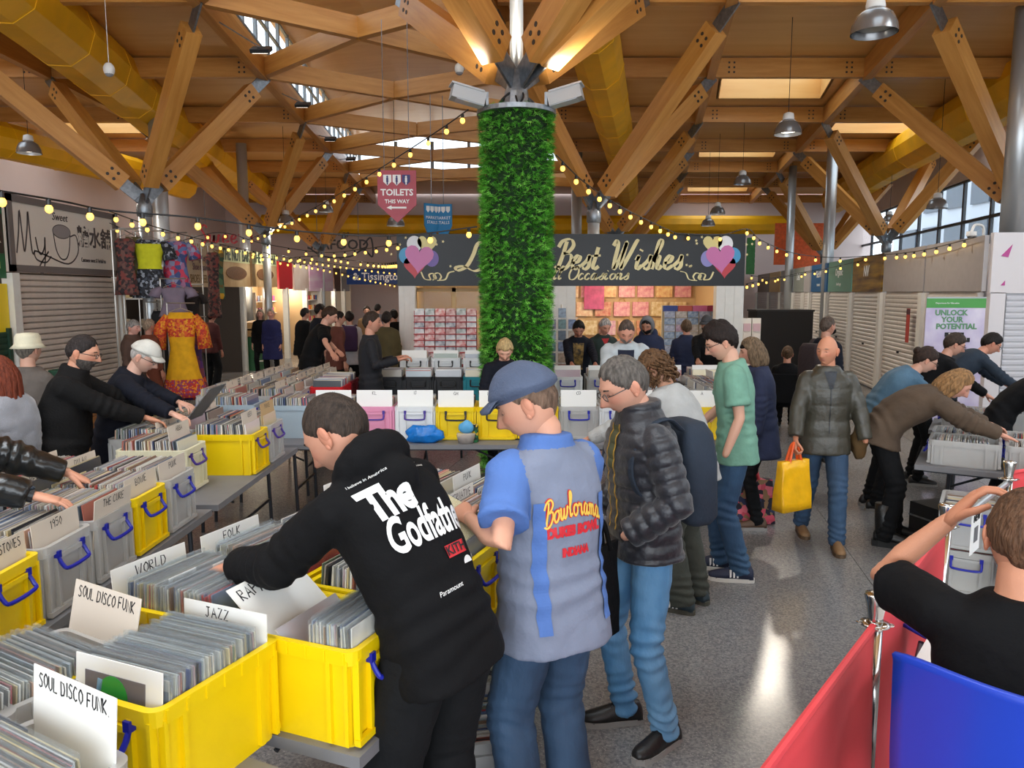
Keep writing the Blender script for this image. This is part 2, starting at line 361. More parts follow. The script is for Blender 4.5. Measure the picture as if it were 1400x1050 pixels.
LR = lambda y: -0.3+0.15*(y-11.8)
LE = lambda y: 3.2+0.18*(y-11.8)
LG = lambda y: 6.2+0.2*(y-11.8)
LH = lambda y: 10.3+0.2*(y-11.8)
LW0 = lambda y: -13.5
LW1 = lambda y: WR(y)+0.1
ZB = 6.45; ZP = 6.68
bays = [(LW0, LK, 'left_outer'), (LK, LL, 'left'), (LR, LE, 'mid'), (LE, LG, 'right'), (LG, LW1, 'right_outer')]
wells = {('left_outer', 5), ('left_outer', 7), ('left_outer', 3), ('right', 6), ('right', 8), ('right', 2), ('right', 3), ('left', 3), ('left', 2), ('right', 4), ('right_outer', 7), ('right_outer', 3), ('mid', 2), ('left_outer', 9), ('right', 10)}  # unseen near bays are opened as well, to let the added area lights through
def slab(q, th, name, m, parent):
    q = [Vector(p) for p in q]; c = sum(q, Vector())/4
    mb = MB(); mb.rings([[p-c for p in q], [p-c+Vector((0, 0, th)) for p in q]])
    return mb.build(name, m, parent, loc=c)
def cell(f0, f1, i):
    y0, y1 = YS[i], YS[i+1]
    return [(f0(y0), y0, ZP), (f1(y0), y0, ZP), (f1(y1), y1, ZP), (f0(y1), y1, ZP)]
M_SKY = plastic_clear('rooflight_glass', '#f2f8ff', 0.05, 0.1)
for f0, f1, nm in bays:
    for i in range(len(YS)-1):
        q = cell(f0, f1, i)
        if (nm, i) not in wells: slab(q, 0.05, 'panel', M_PLY, ceil); continue
        c = sum((Vector(p) for p in q), Vector())/4
        inn = [c+(Vector(p)-c)*1.0 for p in q]
        hole = []
        for p in q:
            d = Vector(p)-c; hole.append(c+Vector((d.x*0.78, d.y*0.62 if i not in (6, 8) else d.y*0.62, 0)))
        for k in range(4):
            a, b, cc, d = Vector(q[k]), Vector(q[(k+1) % 4]), hole[(k+1) % 4], hole[k]
            slab([a, b, cc, d], 0.05, 'panel', M_PLY, ceil)
            top = Vector((0, 0, 0.62)); e = (cc-d).cross(top).normalized()*0.03
            mb = MB(); mid = (d+cc)/2
            mb.rings([[d-e-mid, cc-e-mid, cc-e+top-mid, d-e+top-mid], [d+e-mid, cc+e-mid, cc+e+top-mid, d+e+top-mid]])
            mb.build('well_lining', M_PLY, ceil, loc=mid)
        hz = [p+Vector((0, 0, 0.60)) for p in hole]
        for t in range(4):
            t0, t1 = t/4+0.01, (t+1)/4-0.01
            pq = [hz[0].lerp(hz[1], t0), hz[0].lerp(hz[1], t1), hz[3].lerp(hz[2], t1), hz[3].lerp(hz[2], t0)]
            slab(pq, 0.012, 'rooflight_pane', M_SKY, ceil)
# longitudinal and cross beams
for f in (LK, LL, LR, LE, LG, LH):
    for i in range(2, len(YS)-1):
        beam((f(YS[i]), YS[i], ZB), (f(YS[i+1]), YS[i+1], ZB), 0.16, 0.40)
M_BOLT = mat('bolt_dark', '#3a3029', 0.6)
bolt4 = MB()
for bx in (-0.05, 0.05):
    for bz in (-0.09, 0.0, 0.09): bolt4.box((bx, 0, bz), (0.035, 0.012, 0.035))
bolt4 = bolt4.mesh('bolts', (M_BOLT,))
for y in YS[3:]:
    for f0, f1 in ((LW0, LK), (LK, LL), (LR, LE), (LE, LG), (LG, LH)):
        a, b = f0(y)+0.09, f1(y)-0.09
        o = beam((a, y, ZB+0.02), (b, y, ZB+0.02), 0.14, 0.36)
        for xx in (-(b-a)/2+0.3, (b-a)/2-0.3): link('bolts', bolt4, o, loc=(xx, -0.072, 0))
# diamond lattice under the lantern
LM = lambda y: -2.55
for i in range(3, len(YS)-2):
    ya, yb = YS[i], YS[i+1]; ym = (ya+yb)/2-0.4; mx = (LM(ym), ym, ZB)
    for p in ((LL(ya), ya, ZB), (LL(yb), yb, ZB), (LR(ya), ya, ZB), (LR(yb), yb, ZB)):
        d = (Vector(p)-Vector(mx)); s0 = Vector(mx)+d.normalized()*0.05
        beam(s0, p, 0.15, 0.34)
# lantern: upstand, glazing, ceiling
lan = thing('window_2', None, None); lan['kind'] = 'structure'
for f, sgn in ((LL, -1), (LR, 1)):
    for i in range(3, len(YS)-2):
        ya, yb = YS[i], YS[i+1]
        beam((f(ya)+sgn*0.12, ya, 6.78), (f(yb)+sgn*0.12, yb, 6.78), 0.06, 0.36, M_PLY, ceil, 'upstand')
        for t in range(4):
            y0 = ya+(yb-ya)*t/4; y1 = ya+(yb-ya)*(t+1)/4
            beam((f(y0)+sgn*0.12, y0, 7.5), (f(y1)+sgn*0.12, y1, 7.5), 0.012, 1.06, M_GLASS, lan, 'pane')
            o = MB().box((0, 0, 0), (0.07, 0.07, 1.1)).build('mullion', mat('blue_grey_frame', '#7d8a96', 0.5), lan); o.location = (f(y0)+sgn*0.12, y0, 7.5)
        for z in (7.0, 7.5, 8.0): beam((f(ya)+sgn*0.12, ya, z), (f(yb)+sgn*0.12, yb, z), 0.06, 0.05, MATS['blue_grey_frame'], lan, 'rail')
yb = 31.4
for t in range(6):
    x0 = LL(yb)+(LR(yb)-LL(yb))*t/6; x1 = LL(yb)+(LR(yb)-LL(yb))*(t+1)/6
    beam((x0+0.05, yb, 7.5), (x1-0.05, yb, 7.5), 0.012, 1.06, M_GLASS, lan, 'pane')
    o = MB().box((0, 0, 0), (0.12, 0.1, 1.1)).build('mullion', MATS['blue_grey_frame'], lan); o.location = (x0, yb, 7.5)
beam((LL(yb), yb, 6.75), (LR(yb), yb, 6.75), 0.08, 0.45, M_PALE, ceil, 'upstand')
for i in range(5, len(YS)-2):
    ya, ye = YS[i], YS[i+1]
    for t in range(3):
        t0, t1 = t/3, (t+1)/3
        q = [(LL(y)-0.3+(LR(y)-LL(y)+0.6)*t_, y, 8.05+0.25*(1-(2*t_-1)**2)) for y, t_ in ((ya, t0), (ya, t1), (ye, t1), (ye, t0))]
        slab(q, 0.05, 'panel', M_PALE, ceil)
for i in (3, 4):
    for t in range(4):
        t0, t1 = t/4, (t+1)/4; ya, ye = YS[i], YS[i+1]
        q = [(LL(y)-0.3+(LR(y)-LL(y)+0.6)*t_, y, 8.1) for y, t_ in ((ya, t0), (ya, t1), (ye, t1), (ye, t0))]
        slab(q, 0.05, 'panel', M_PALE, ceil)
# far end cross panels under the lantern back wall
slab([(LL(31.5), 31.5, ZP), (LR(31.5), 31.5, ZP), (LR(36.8), 36.8, ZP), (LL(36.8), 36.8, ZP)], 0.05, 'panel', M_PLY, ceil)

# ---------------------------------------------------------------- timber tree columns
def strut(parent, p0, p1, w_=0.24, h_=0.30):
    p0, p1 = Vector(p0), Vector(p1); d = (p1-p0).normalized(); a = p0+d*0.42; b = p1-d*0.35
    o = beam(a, b, w_, h_, M_GLULAM, parent, 'strut'); ln = (b-a).length
    mb = MB()
    for sx in (-1, 1):
        for dx in (-0.06, 0.06):
            for dz in (-0.06, 0.06):
                for sy in (-1, 1): mb.lathe([(0.028, 0), (0.028, 0.01)], (0, 0, 0), 8); n = 16; pts = mb.v[-n:]; mb.v[-n:] = [(sx*(ln/2-0.22)+dx+q[0], sy*(w_/2+0.002)+(q[2]-0.005)*sy, dz+q[1]) for q in pts]
    mb.build('bolts', M_BOLT, o)
    for e, q in ((p0, a), (b, p1)):
        r = MB().box((0, 0, 0), ((q-e).length+0.25, 0.03, h_*0.72)).build('bracket', M_STEEL, parent); orient(r, e-d*0.02, q+d*0.02)
def tree(label, base, tops, col_r=0.11, w_=0.24, h_=0.30, group=None, foot=True, z0=0.0):
    t = thing('timber_tree_column', label, 'column', (base[0], base[1], 0), 0, group)
    b = Vector((0, 0, base[2])); o0 = Vector((base[0], base[1], 0))
    if foot: MB().lathe([(col_r, z0), (col_r, base[2]-0.25)], n=16).build('post', M_SILVER, t, True)
    if z0: MB().lathe([(0.24, z0), (0.24, base[2]-0.55)], n=18).build('drum', M_WHITE, t, True)
    MB().lathe([(col_r*0.9, -0.3), (col_r*1.2, -0.26), (col_r*1.2, -0.1), (0.06, 0.12)], (0, 0, base[2]), 16).build('cap', M_STEEL, t, True)
    for p in tops: strut(t, b, Vector(p)-o0, w_, h_)
    return t
ords = ['nearest', 'second', 'third']
for j, y in enumerate((13.75, 21.7, 29.5)):
    ya, yb2 = YS[5+2*j], YS[6+2*j]
    tree('%s branching timber column above the left-hand stalls' % ords[j].capitalize(), (-6.45-0.05*(y-13.75), y, 3.7), [(f(q), q, ZB-0.2) for f in (LK, LL) for q in (ya, yb2)])
    tree('%s branching timber column behind the card shop fascia' % ords[j].capitalize(), (1.45+0.18*(y-13.75)+0.05, y+0.6, 3.65), [(f(q), q, ZB-0.2) for f in (LR, LE) for q in (ya, yb2)], z0=2.53 if j == 0 else 0.0)
    tree('%s branching timber column above the right-hand shutters' % ords[j].capitalize(), (9.0+0.18*(y-13.75), y, 3.5), [(f(q), q, ZB-0.2) for f in (LG, LH) for q in (ya, yb2)], w_=0.26)
# slim steel posts
for lab, px_, d, y0, r in (('beside the orange panels, left of the pair', 1080, 27, 0, 0.13), ('beside the orange panels, right of the pair', 1133, 22, 0, 0.15), ('rising behind the white corner kiosk', 1382, 12.2, 0, 0.17), ('behind the hedge column and card shop', 788, 24, 0, 0.16), ('behind the rail of patterned dresses', 222, 17.5, 0, 0.17), ('behind the nut stall sign', 335, 23, 0, 0.15)):
    p = gd(px_, 330, d)
    o = MB().lathe([(r, 2.93 if px_ == 1382 else 0), (r, 6.4)], n=20).build('steel_post', M_SILVER, None, True, loc=(p.x, d, 0)); tag(o, 'Slim silver steel post ' + lab, 'post', 'slim steel posts')
# ---------------------------------------------------------------- yellow ducts
def duct(label, pts, r):
    pts = [Vector(p) for p in pts]; d = thing('ventilation_duct', label, 'duct', pts[0]); z = pts[0]
    MB().tube([p-z for p in catmull(pts, 4)], r, 10).build('duct_body', M_YDUCT, d)
    q = catmull(pts, 4)
    for i in range(1, len(q)-1): MB().tube([q[i]-z, q[i]-z+(q[i+1]-q[i]).normalized()*0.06], r+0.012, 10).build('seam_band', M_YDUCT, d)
duct('Long yellow duct running under the left-hand roof', [(-6.0, 5, 6.3), (-7.35, 13, 6.3), (-8.8, 21, 6.3), (-10.4, 33, 6.3)], 0.56)
duct('Yellow duct running straight back beside the hedge column', [(0.1, 6.5, 6.25), (1.6, 14.7, 6.25), (3.3, 24, 6.25), (5.2, 35, 6.25)], 0.45)
duct('Yellow duct running under the right-hand roof', [(8.6, 8, 6.2), (10.0, 15, 6.2), (12.0, 25, 6.2), (13.6, 33, 6.0)], 0.58)
duct('Yellow duct crossing the far end behind the card shop', [(-11, 34.5, 5.1), (0, 34.8, 5.1), (12.5, 35, 5.1)], 0.42)
duct('Short yellow duct over the far left corner', [(-13.0, 13, 5.6), (-11.5, 20, 5.6), (-10.8, 26, 5.6)], 0.42)
# ================================================================ stalls, shop fronts and signs
M_POST = mat('white_post', '#dedbd3', 0.55, var=0.04)
M_SHUT = mat('shutter_grey', '#c9c2ba', 0.45, var=0.05)
M_SHUTB = mat('shutter_beige', '#cdbfb3', 0.45, var=0.05)
M_FASC = mat('grey_fascia', '#a8a2a0', 0.4, var=0.04)
M_RAIL = mat('white_shelf', '#dcd8d0', 0.5)
M_DARKIN = mat('shop_dark', '#3a322c', 0.8)
M_WARMIN = mat('shop_warm', '#c9a87c', 0.7)
def place(o, p0, ang_, z=0): o.location = (p0[0], p0[1], z); o.rotation_euler = (0, 0, ang_); return o
def shutter_mesh(w_, h_, pitch=0.075, m=M_SHUT):
    mb = MB(); n = int(h_/pitch); rings = []
    for i in range(n):
        z = i*pitch
        rings += [(0.0, z), (-0.014, z+pitch*0.3), (-0.014, z+pitch*0.7), (0.0, z+pitch*0.96)]
    a = [[Vector((0, y, z)), Vector((w_, y, z))] for y, z in rings]
    mb.rings(a, closed=False, cap=False); mb.box((w_/2, 0.02, h_/2), (w_, 0.02, h_)); return mb.mesh('curtain', (m,))
SH = {}
def shutter(label, p0, p1, h_, m=M_SHUT, group=None, slats=False, lock=True):
    p0, p1 = Vector((*p0, 0)), Vector((*p1, 0)); d = p1-p0; a = math.atan2(d.y, d.x); w_ = d.length
    t = thing('roller_shutter', label, 'shutter', p0, a, group)
    if slats:
        sm = MB().rings([[Vector((x, y, z)) for x in (0.03,) for y, z in ((0.01, 0), (-0.014, 0.02), (-0.014, 0.06), (0.01, 0.082))], [Vector((w_-0.03, y, z)) for y, z in ((0.01, 0), (-0.014, 0.02), (-0.014, 0.06), (0.01, 0.082))]]).mesh('slat', (m,))
        for i in range(int(h_/0.09)): link('slat', sm, t, loc=(0, 0, 0.03+i*0.09))
        MB().box((w_/2, 0.03, h_/2), (w_-0.06, 0.01, h_)).build('backing', mat('shutter_gap', '#6f6660', 0.8), t)
    else: link('curtain', shutter_mesh(w_-0.06, h_, 0.085, m), t, loc=(0.03, 0, 0.02))
    for x in (0.02, w_-0.02): MB().box((x, 0, h_/2), (0.06, 0.08, h_)).build('guide_rail', m, t)
    if lock: MB().box((w_*0.5, -0.03, 0.95), (0.07, 0.03, 0.04)).build('lock', M_BLACK, t)
    return t
def board(name, label, p0, p1, z0, z1, m, cat='sign', th=0.06, frame=None, group=None):
    """a sign board from p0 to p1, face towards the hall; origin at p0, local x along it"""
    p0, p1 = Vector((*p0, 0)), Vector((*p1, 0)); d = p1-p0; w_ = d.length
    t = thing(name, label, cat, (p0.x, p0.y, z0), math.atan2(d.y, d.x), group)
    MB().box((w_/2, 0, (z1-z0)/2), (w_, th, z1-z0)).build('panel', m, t)
    if frame:
        h_ = z1-z0
        for c, s_ in (((w_/2, -th/2, 0.05), (w_, 0.05, 0.1)), ((w_/2, -th/2, h_-0.05), (w_, 0.05, 0.1)), ((0.05, -th/2, h_/2), (0.1, 0.05, h_)), ((w_-0.05, -th/2, h_/2), (0.1, 0.05, h_))): MB().box(c, s_).build('frame', frame, t)
    t['w'] = w_; return t
def sgn_text(t, body, size, m, u, z, **k): return text(body, size, m, t, (t['w']*u, -0.035-k.pop('off', 0), z), **k)
# ---------------------------------------------------------------- left-hand row (front line x = -7.2, running away from the camera)
XL = -7.2
g = board('shop_sign', 'Green shop sign with a dark oval badge at the left edge', (XL, 8.4), (XL, 11.0), 2.3, 3.6, mat('sign_green', '#0d5a35', 0.4))
MB().box((2.05, -0.045, 0.62), (1.0, 0.02, 0.55)).build('badge', mat('badge_brown', '#2c211c', 0.4), g)
sgn_text(g, 'T &', 0.42, M_WHT, 0.84, 0.62, off=0.02)
sgn_text(g, 'FRESH', 0.14, M_GOLD, 0.88, 0.18)
MB().box((1.3, 0, -0.45), (2.6, 0.05, 0.75)).build('yellow_panel', mat('sign_yellow', '#e8c81a', 0.5), g)
shutter('Dark green shutter under the green sign at the left edge', (XL+0.03, 8.4), (XL+0.03, 10.95), 1.6, mat('shutter_green', '#1d3b2b', 0.5))
s = board('dessert_shop_sign', 'Framed white dessert shop sign with a line-drawn cup and Chinese characters', (XL, 11.1), (XL, 14.1), 2.4, 3.5, mat('sign_cream', '#d8cdc0', 0.5), frame=mat('frame_grey', '#6b625e', 0.6))
mb = MB(); pl, _ = strokes('My', 0.62, SCRIPT, 0.05, smooth=True); ribbon(mb, [[p+Vector((0.55, 0.58, 0)) for p in q] for q in pl], 0.03, None, 0.034, M_UPRIGHT)
cup = [Vector((1.32+0.24*math.cos(a), 0.66+0.10*math.sin(a), 0)) for a in np.linspace(0, 2*math.pi, 24)]
cupb = [Vector((1.09, 0.64, 0)), Vector((1.14, 0.38, 0)), Vector((1.25, 0.24, 0)), Vector((1.40, 0.24, 0)), Vector((1.5, 0.38, 0)), Vector((1.55, 0.64, 0))]
sw = catmull([(1.55, 0.6, 0), (1.72, 0.62, 0), (1.75, 0.35, 0), (1.45, 0.16, 0), (0.9, 0.26, 0), (0.6, 0.32, 0), (0.62, 0.2, 0), (0.85, 0.16, 0), (1.0, 0.26, 0)], 5)
ribbon(mb, [cup, catmull(cupb, 4), sw], 0.025, None, 0.034, M_UPRIGHT); mb.build('drawn_cup', mat('sign_ink', '#4a4242', 0.6), s)
MB().rings([[M_UPRIGHT @ Vector((p.x, p.y, z)) for p in cup[:-1]] for z in (0.033, 0.036)]).build('cup_top', mat('cup_grey', '#8d8482', 0.6), s)
sgn_text(s, 'Sweet', 0.17, MATS['sign_ink'], 0.43, 0.88, shear=0.2)
sgn_text(s, '糖水舖', 0.36, MATS['sign_ink'], 0.765, 0.60, bold=0.008)
sgn_text(s, 'Cantonese sweet & Herbal tea', 0.10, MATS['sign_ink'], 0.74, 0.24, sx=0.62)
shutter('Beige slatted shutter under the dessert shop sign', (XL+0.02, 11.2), (XL+0.02, 14.0), 2.36, M_SHUTB, slats=True)
def post(label, x, y, h_, wx=0.16, wy=0.16, m=M_POST):
    o = MB().box((0, 0, h_/2), (wx, wy, h_)).build('stall_post', m, None, loc=(x, y, 0)); return tag(o, label, 'post', 'white stall posts')
post('White stall post left of the beige shutter', XL+0.02, 11.1, 2.38); post('White stall post between the beige shutter and the dresses', XL+0.02, 14.12, 2.38)
# back walls of the open stalls on the left
for k, (y0, y1, dp, m) in enumerate(((14.2, 20.4, 2.6, M_DARKIN), (20.4, 27.0, 1.7, M_WARMIN), (27.0, 34.5, 2.2, mat('shop_white', '#d8cbb8', 0.7)))):
    o = MB().box((0, 0, 0), (0.06, y1-y0, 2.5)).build('wall_shop_%d' % (k+1), m, loc=(XL-dp, (y0+y1)/2, 1.25)); o['kind'] = 'structure'
    o = MB().box((0, 0, 0), (dp, 0.05, 2.5)).build('wall_shop_side_%d' % (k+1), m, loc=(XL-dp/2, y1, 1.25)); o['kind'] = 'structure'
# garments hanging at the clothes stall
def dress_mesh(name, w_, h_, flare, sleeve, mats, zones, seed=0):
    """pleated hollow garment: shoulders at z=0, hem at z=-h"""
    mb = MB(); n = 28; rings = []; rnd = random.Random(seed)
    prof = [(0.0, 0.30, 0.05), (0.03, 0.42, 0.08), (0.10, 0.44, 0.10), (0.30, 0.36, 0.09), (0.42, 0.33, 0.085), (0.7, 0.36+0.3*flare*0.5, 0.10), (1.0, 0.38+flare*0.55, 0.12)]
    for k in range(15):
        u = k/14
        for a, b in zip(prof, prof[1:]):
            if a[0] <= u <= b[0]+1e-9: f = (u-a[0])/(b[0]-a[0]); ww = a[1]+(b[1]-a[1])*f; dd = a[2]+(b[2]-a[2])*f; break
        pl_ = 0.10*max(0, u-0.35)
        rings.append([Vector((w_*ww*math.cos(t)*(1+pl_*math.cos(9*t+seed)), w_*dd*2.2*math.sin(t)*(1+pl_*2*math.cos(9*t+seed)), -h_*u)) for t in [2*math.pi*i/n for i in range(n)]])
    b0 = len(mb.f); mb.rings(rings)
    for k in range(14):
        u = (k+0.5)/14; mi = 0
        for z0, z1, q in zones:
            if z0 <= u < z1: mi = q
        for i in range(n): mb.m[b0+k*n+i] = mi
    if sleeve:
        for sg in (-1, 1): mb.tube([(sg*w_*0.36, 0, -0.04*h_), (sg*w_*0.56, -0.01, -0.17*h_), (sg*w_*(0.56+0.05*sleeve), -0.02, -0.17*h_-0.16*sleeve*h_)], [0.07*w_*1.6, 0.11*w_*1.6, 0.13*w_*1.6], 10, len(mats)-1 if sleeve > 1 else 0)
    return mb.mesh(name, mats, True)
def pattern(name, cols, scale):
    if name in MATS: return MATS[name]
    m = bpy.data.materials.new(name); m.use_nodes = True; N = m.node_tree.nodes; L = m.node_tree.links; p = N['Principled BSDF']; p.inputs['Roughness'].default_value = 0.8
    tc = N.new('ShaderNodeTexCoord'); v = N.new('ShaderNodeTexVoronoi'); v.inputs['Scale'].default_value = scale; L.new(tc.outputs['Object'], v.inputs['Vector'])
    sp = N.new('ShaderNodeSeparateColor'); L.new(v.outputs['Color'], sp.inputs[0])
    r = N.new('ShaderNodeValToRGB'); r.color_ramp.interpolation = 'CONSTANT'; L.new(sp.outputs[0], r.inputs[0])
    e = r.color_ramp.elements
    for i, c in enumerate(cols):
        q = e[i] if i < 2 else e.new(i/len(cols)); q.position = i/len(cols); q.color = (*srgb(c), 1)
    L.new(r.outputs[0], p.inputs['Base Color']); MATS[name] = m; return m
P_RED = pattern('floral_red', ['#a32a45', '#5a6a96', '#8c90ad', '#c23a52', '#3d4a78', '#9c6a8a'], 14)
P_DARK = pattern('floral_dark', ['#3a2a28', '#5c3b38', '#6e4b42', '#2a2224', '#7a3a34'], 22)
P_LACE = pattern('lace_mono', ['#17181c', '#2a2c34', '#8f95a0', '#1c1d22', '#454a55'], 26)
P_ORNG = pattern('tie_dye', ['#d4761c', '#c8401e', '#e09a20', '#b03028', '#d85a2a'], 34)
M_DYEL = cloth('dress_yellow', '#dea30c'); M_DYEL2 = cloth('lace_yellow', '#c8c81e'); M_OLIVE = cloth('dress_olive', '#5a5230'); M_MAUVE = cloth('top_mauve', '#7d6f7e'); M_RDY = pattern('hem_dye', ['#c8321e', '#a83246', '#e08a1c', '#8c3c6e'], 40)
M_HANG = mat('hanger_wire', '#b9b4ac', 0.3, 0.8)
HOOKS = []
def dress(label, px_, py_, d, w_, h_, flare, sleeve, mats, zones, rz=0.3, seed=1):
    d *= 0.88; w_ *= 0.9; h_ *= 0.9; p = gd(px_, py_, d); HOOKS.append(p+Vector((0, 0, 0.15))); t = thing('dress', label, 'dress', p, rz, 'clothes hung at the stall')
    link('fabric', dress_mesh('fabric', w_, h_, flare, sleeve, mats, zones, seed), t)
    MB().tube([(-w_*0.33, 0, 0.0), (0, 0, 0.07), (w_*0.33, 0, 0.0)], 0.008, 6).tube([(0, 0, 0.07), (0, 0, 0.13), (0.02, 0, 0.16), (0.04, 0, 0.14)], 0.006, 6).build('hanger', M_HANG, t)
dress('Dark brown floral dress hanging next to the white post', 170, 326, 14.9, 0.42, 1.05, 0.2, 0, [P_DARK], [])
dress('Olive dress hanging between the floral and lace dresses', 182, 324, 15.2, 0.42, 1.05, 0.1, 0, [M_OLIVE], [])
dress('Black and white lace dress with a yellow bodice panel', 203, 328, 15.2, 0.62, 1.10, 0.25, 1, [P_LACE, M_DYEL2], [(0.08, 0.48, 1)])
dress('Blue and crimson flower print dress hanging on the stall corner', 238, 330, 15.6, 0.62, 1.05, 0.25, 1, [P_RED], [])
dress('Mauve top hanging above the yellow maxi dress', 237, 393, 15.0, 0.55, 0.55, 0.2, 1, [M_MAUVE], [])
dress('Yellow and orange tie-dye maxi dress hanging to the floor', 247, 427, 14.3, 0.62, 1.55, 0.55, 1.6, [M_DYEL, P_ORNG, M_RDY, P_ORNG], [(0.06, 0.2, 1), (0.2, 0.3, 1), (0.80, 1.0, 2)], 0.25)
dress('Purple and orange long dress half hidden behind the yellow maxi', 263, 445, 14.8, 0.42, 1.4, 0.5, 0, [pattern('purple_dye', ['#5a2c6e', '#c8502a', '#7a3a4a', '#3c2450'], 10)], [])
dress('Black garment hanging left of the yellow maxi dress', 218, 425, 15.2, 0.36, 1.3, 0.1, 0, [cloth('black_dress', '#191718')], [])
dress('Dark patterned wrap hanging beside the nut stall', 290, 345, 18.3, 0.35, 1.5, 0.1, 0, [P_DARK], [])
dress('Green and gold scarf hanging beside the nut stall sign', 298, 342, 19.6, 0.3, 1.2, 0.0, 0, [pattern('scarf_green', ['#4a6a4c', '#c89a28', '#6b5a32', '#2f4a38'], 8)], [])
dress('Small dark blouse hanging under the cobbler sign', 262, 400, 16.6, 0.4, 0.7, 0.1, 1, [cloth('blouse_black', '#26201f')], [])
t = thing('garment_rail', 'White garment rail carrying the hanging dresses', 'rail', (0, 0, 0))
for q in HOOKS: MB().tube([q-Vector((0.25, -0.04, 0)), q+Vector((0.25, -0.04, 0))], 0.012, 6).build('bar', M_HANG, t); MB().tube([q-Vector((0.24, -0.04, 0)), Vector((q.x-0.24, q.y+0.04, 0))], 0.012, 6).build('upright', M_HANG, t)
# shelf of hats
sh = thing('hat_shelf', 'White wire shelf unit of hats beside the hanging dresses', 'shelf', (XL-0.2, 15.0, 0), 0.2)
for z in (0.9, 1.45, 1.98): MB().box((0.15, 0, z), (0.9, 0.4, 0.03)).build('shelf_board', M_RAIL, sh)
for x in (-0.28, 0.58): MB().box((x, -0.19, 1.0), (0.03, 0.03, 2.0)).build('upright', M_RAIL, sh)
def hat(label, loc, m, wide=0.16):
    o = MB().lathe([(wide, 0), (wide, 0.008), (0.095, 0.02), (0.09, 0.09), (0.06, 0.12), (0.01, 0.125)], n=20).build('hat', m, None, True, loc=loc); tag(o, label, 'hat', 'hats on the stall shelf')
for i, (c, x, z) in enumerate((('#cbbfa4', -0.1, 1.47), ('#9a8f7a', 0.22, 1.47), ('#e0d6b8', 0.45, 1.47), ('#b9ab8a', 0.0, 0.92), ('#8a8272', 0.35, 0.92), ('#e8dcae', -0.12, 2.0), ('#efe6c4', 0.15, 2.0), ('#e8dcae', 0.4, 2.0))):
    hat(['Beige brimmed hat at the left of the middle shelf', 'Taupe brimmed hat in the middle of the middle shelf', 'Straw hat at the right of the middle shelf', 'Tan hat on the bottom shelf, left', 'Grey-brown hat on the bottom shelf, right', 'Cream hat on the top shelf, left', 'Pale cream hat on the top shelf, middle', 'Cream hat on the top shelf, right'][i], (XL-0.2+x*0.98, 15.0+x*0.2, z), mat('hat_%d' % i, c, 0.8), 0.14)
# wooden crates and a green tub below the shutter
for k in range(5):
    t = thing('wooden_crate', '%s slatted wooden crate in the stack under the beige shutter' % ['Bottom', 'Second', 'Third', 'Fourth', 'Top'][k], 'crate', (-5.05, 8.6, k*0.2), 0.1, 'stacked wooden crates')
    for z in (0.045, 0.145):
        for y in (-0.2, 0.2): MB().box((0, y, z), (0.55, 0.015, 0.075)).build('slat', wood('crate_wood', '#8a5a2a', '#a8743a'), t)
        for x in (-0.27, 0.27): MB().box((x, 0, z), (0.015, 0.385, 0.075)).build('slat', MATS['crate_wood'], t)
    for x in (-0.255, 0.255):
        for y in (-0.185, 0.185): MB().box((x, y, 0.095), (0.015, 0.015, 0.188)).build('corner_block', MATS['crate_wood'], t)
t = thing('green_tub', 'Dark green plastic tub on top of the wooden crates', 'tub', (-5.0, 8.6, 1.0), 0.1)
MB().lathe([(0.15, 0), (0.18, 0.22), (0.19, 0.22), (0.19, 0.24), (0.17, 0.24), (0.14, 0.02)], n=18).build('tub_body', mat('tub_green', '#14402c', 0.5), t)
# further left-hand signs
def sign_l(label, px0, px1, pyt, pyb, m, name='shop_sign', x=XL):
    y0 = x/((px0-700)/1050); y1 = x/((px1-700)/1050)
    return board(name, label, (x, y0), (x, y1-0.05), gd(px0, pyb, y0).z, gd(px0, pyt, y0).z, m)
M_SBEIGE = mat('sign_beige', '#b9a488', 0.5, var=0.15, vscale=3)
cb = sign_l('Beige cobbler sign with mauve print beside the dresses', 256, 297, 330, 392, M_SBEIGE, 'cobbler_sign')
sgn_text(cb, 'OBBL', 0.42, M_POST, 0.3, 1.0, off=0.01); sgn_text(cb, 'Engraving, Keys cut', 0.22, mat('sign_plum', '#5c3a52', 0.6), 0.5, 0.66, sx=0.75); sgn_text(cb, 'Shoe repairs', 0.22, MATS['sign_plum'], 0.5, 0.45, sx=0.8); sgn_text(cb, 'SHOES HEELED', 0.26, mat('sign_ochre', '#6e5218', 0.6), 0.5, 0.18, sx=0.7)
M_NUT = mat('sign_nut', '#cdb48a', 0.5, col2='#a07848', vscale=1.2)
for lab, a, b in (('Nut stall sign with THE NUT BAR above a bowl of nuts, nearer of two', 305, 345), ('Nut stall sign with THE NUT BAR above a bowl of nuts, farther of two', 347, 381)):
    nb = sign_l(lab, a, b, 344, 392, M_NUT, 'nut_bar_sign'); h_ = 1.1
    MB().box((nb['w']/2, -0.034, 0.80), (nb['w']*0.98, 0.01, 0.34)).build('title_band', mat('sign_palegreen', '#c9cf9e', 0.5), nb)
    sgn_text(nb, 'THE NUT BAR', 0.40, mat('sign_dkgreen', '#1f3020', 0.6), 0.5, 0.80, off=0.012, sx=0.78, bold=0.01)
    MB().rings([[Vector((nb['w']*0.5+0.75*math.cos(t_), -0.032-k*0.012, 0.36+0.17*math.sin(t_))) for t_ in np.linspace(0, 6.1, 20)] for k in (0, 1)]).build('nut_bowl', mat('nut_brown', '#6a4526', 0.6, var=0.4, vscale=25), nb)
sign_l('Plain red fascia panel next to the nut stall', 383, 402, 357, 395, mat('sign_red', '#b3121c', 0.4))
sign_l('Pale fascia panel beyond the red one', 404, 424, 360, 397, mat('sign_blush', '#cfb6a8', 0.4, col2='#e6dcd4', vscale=1))
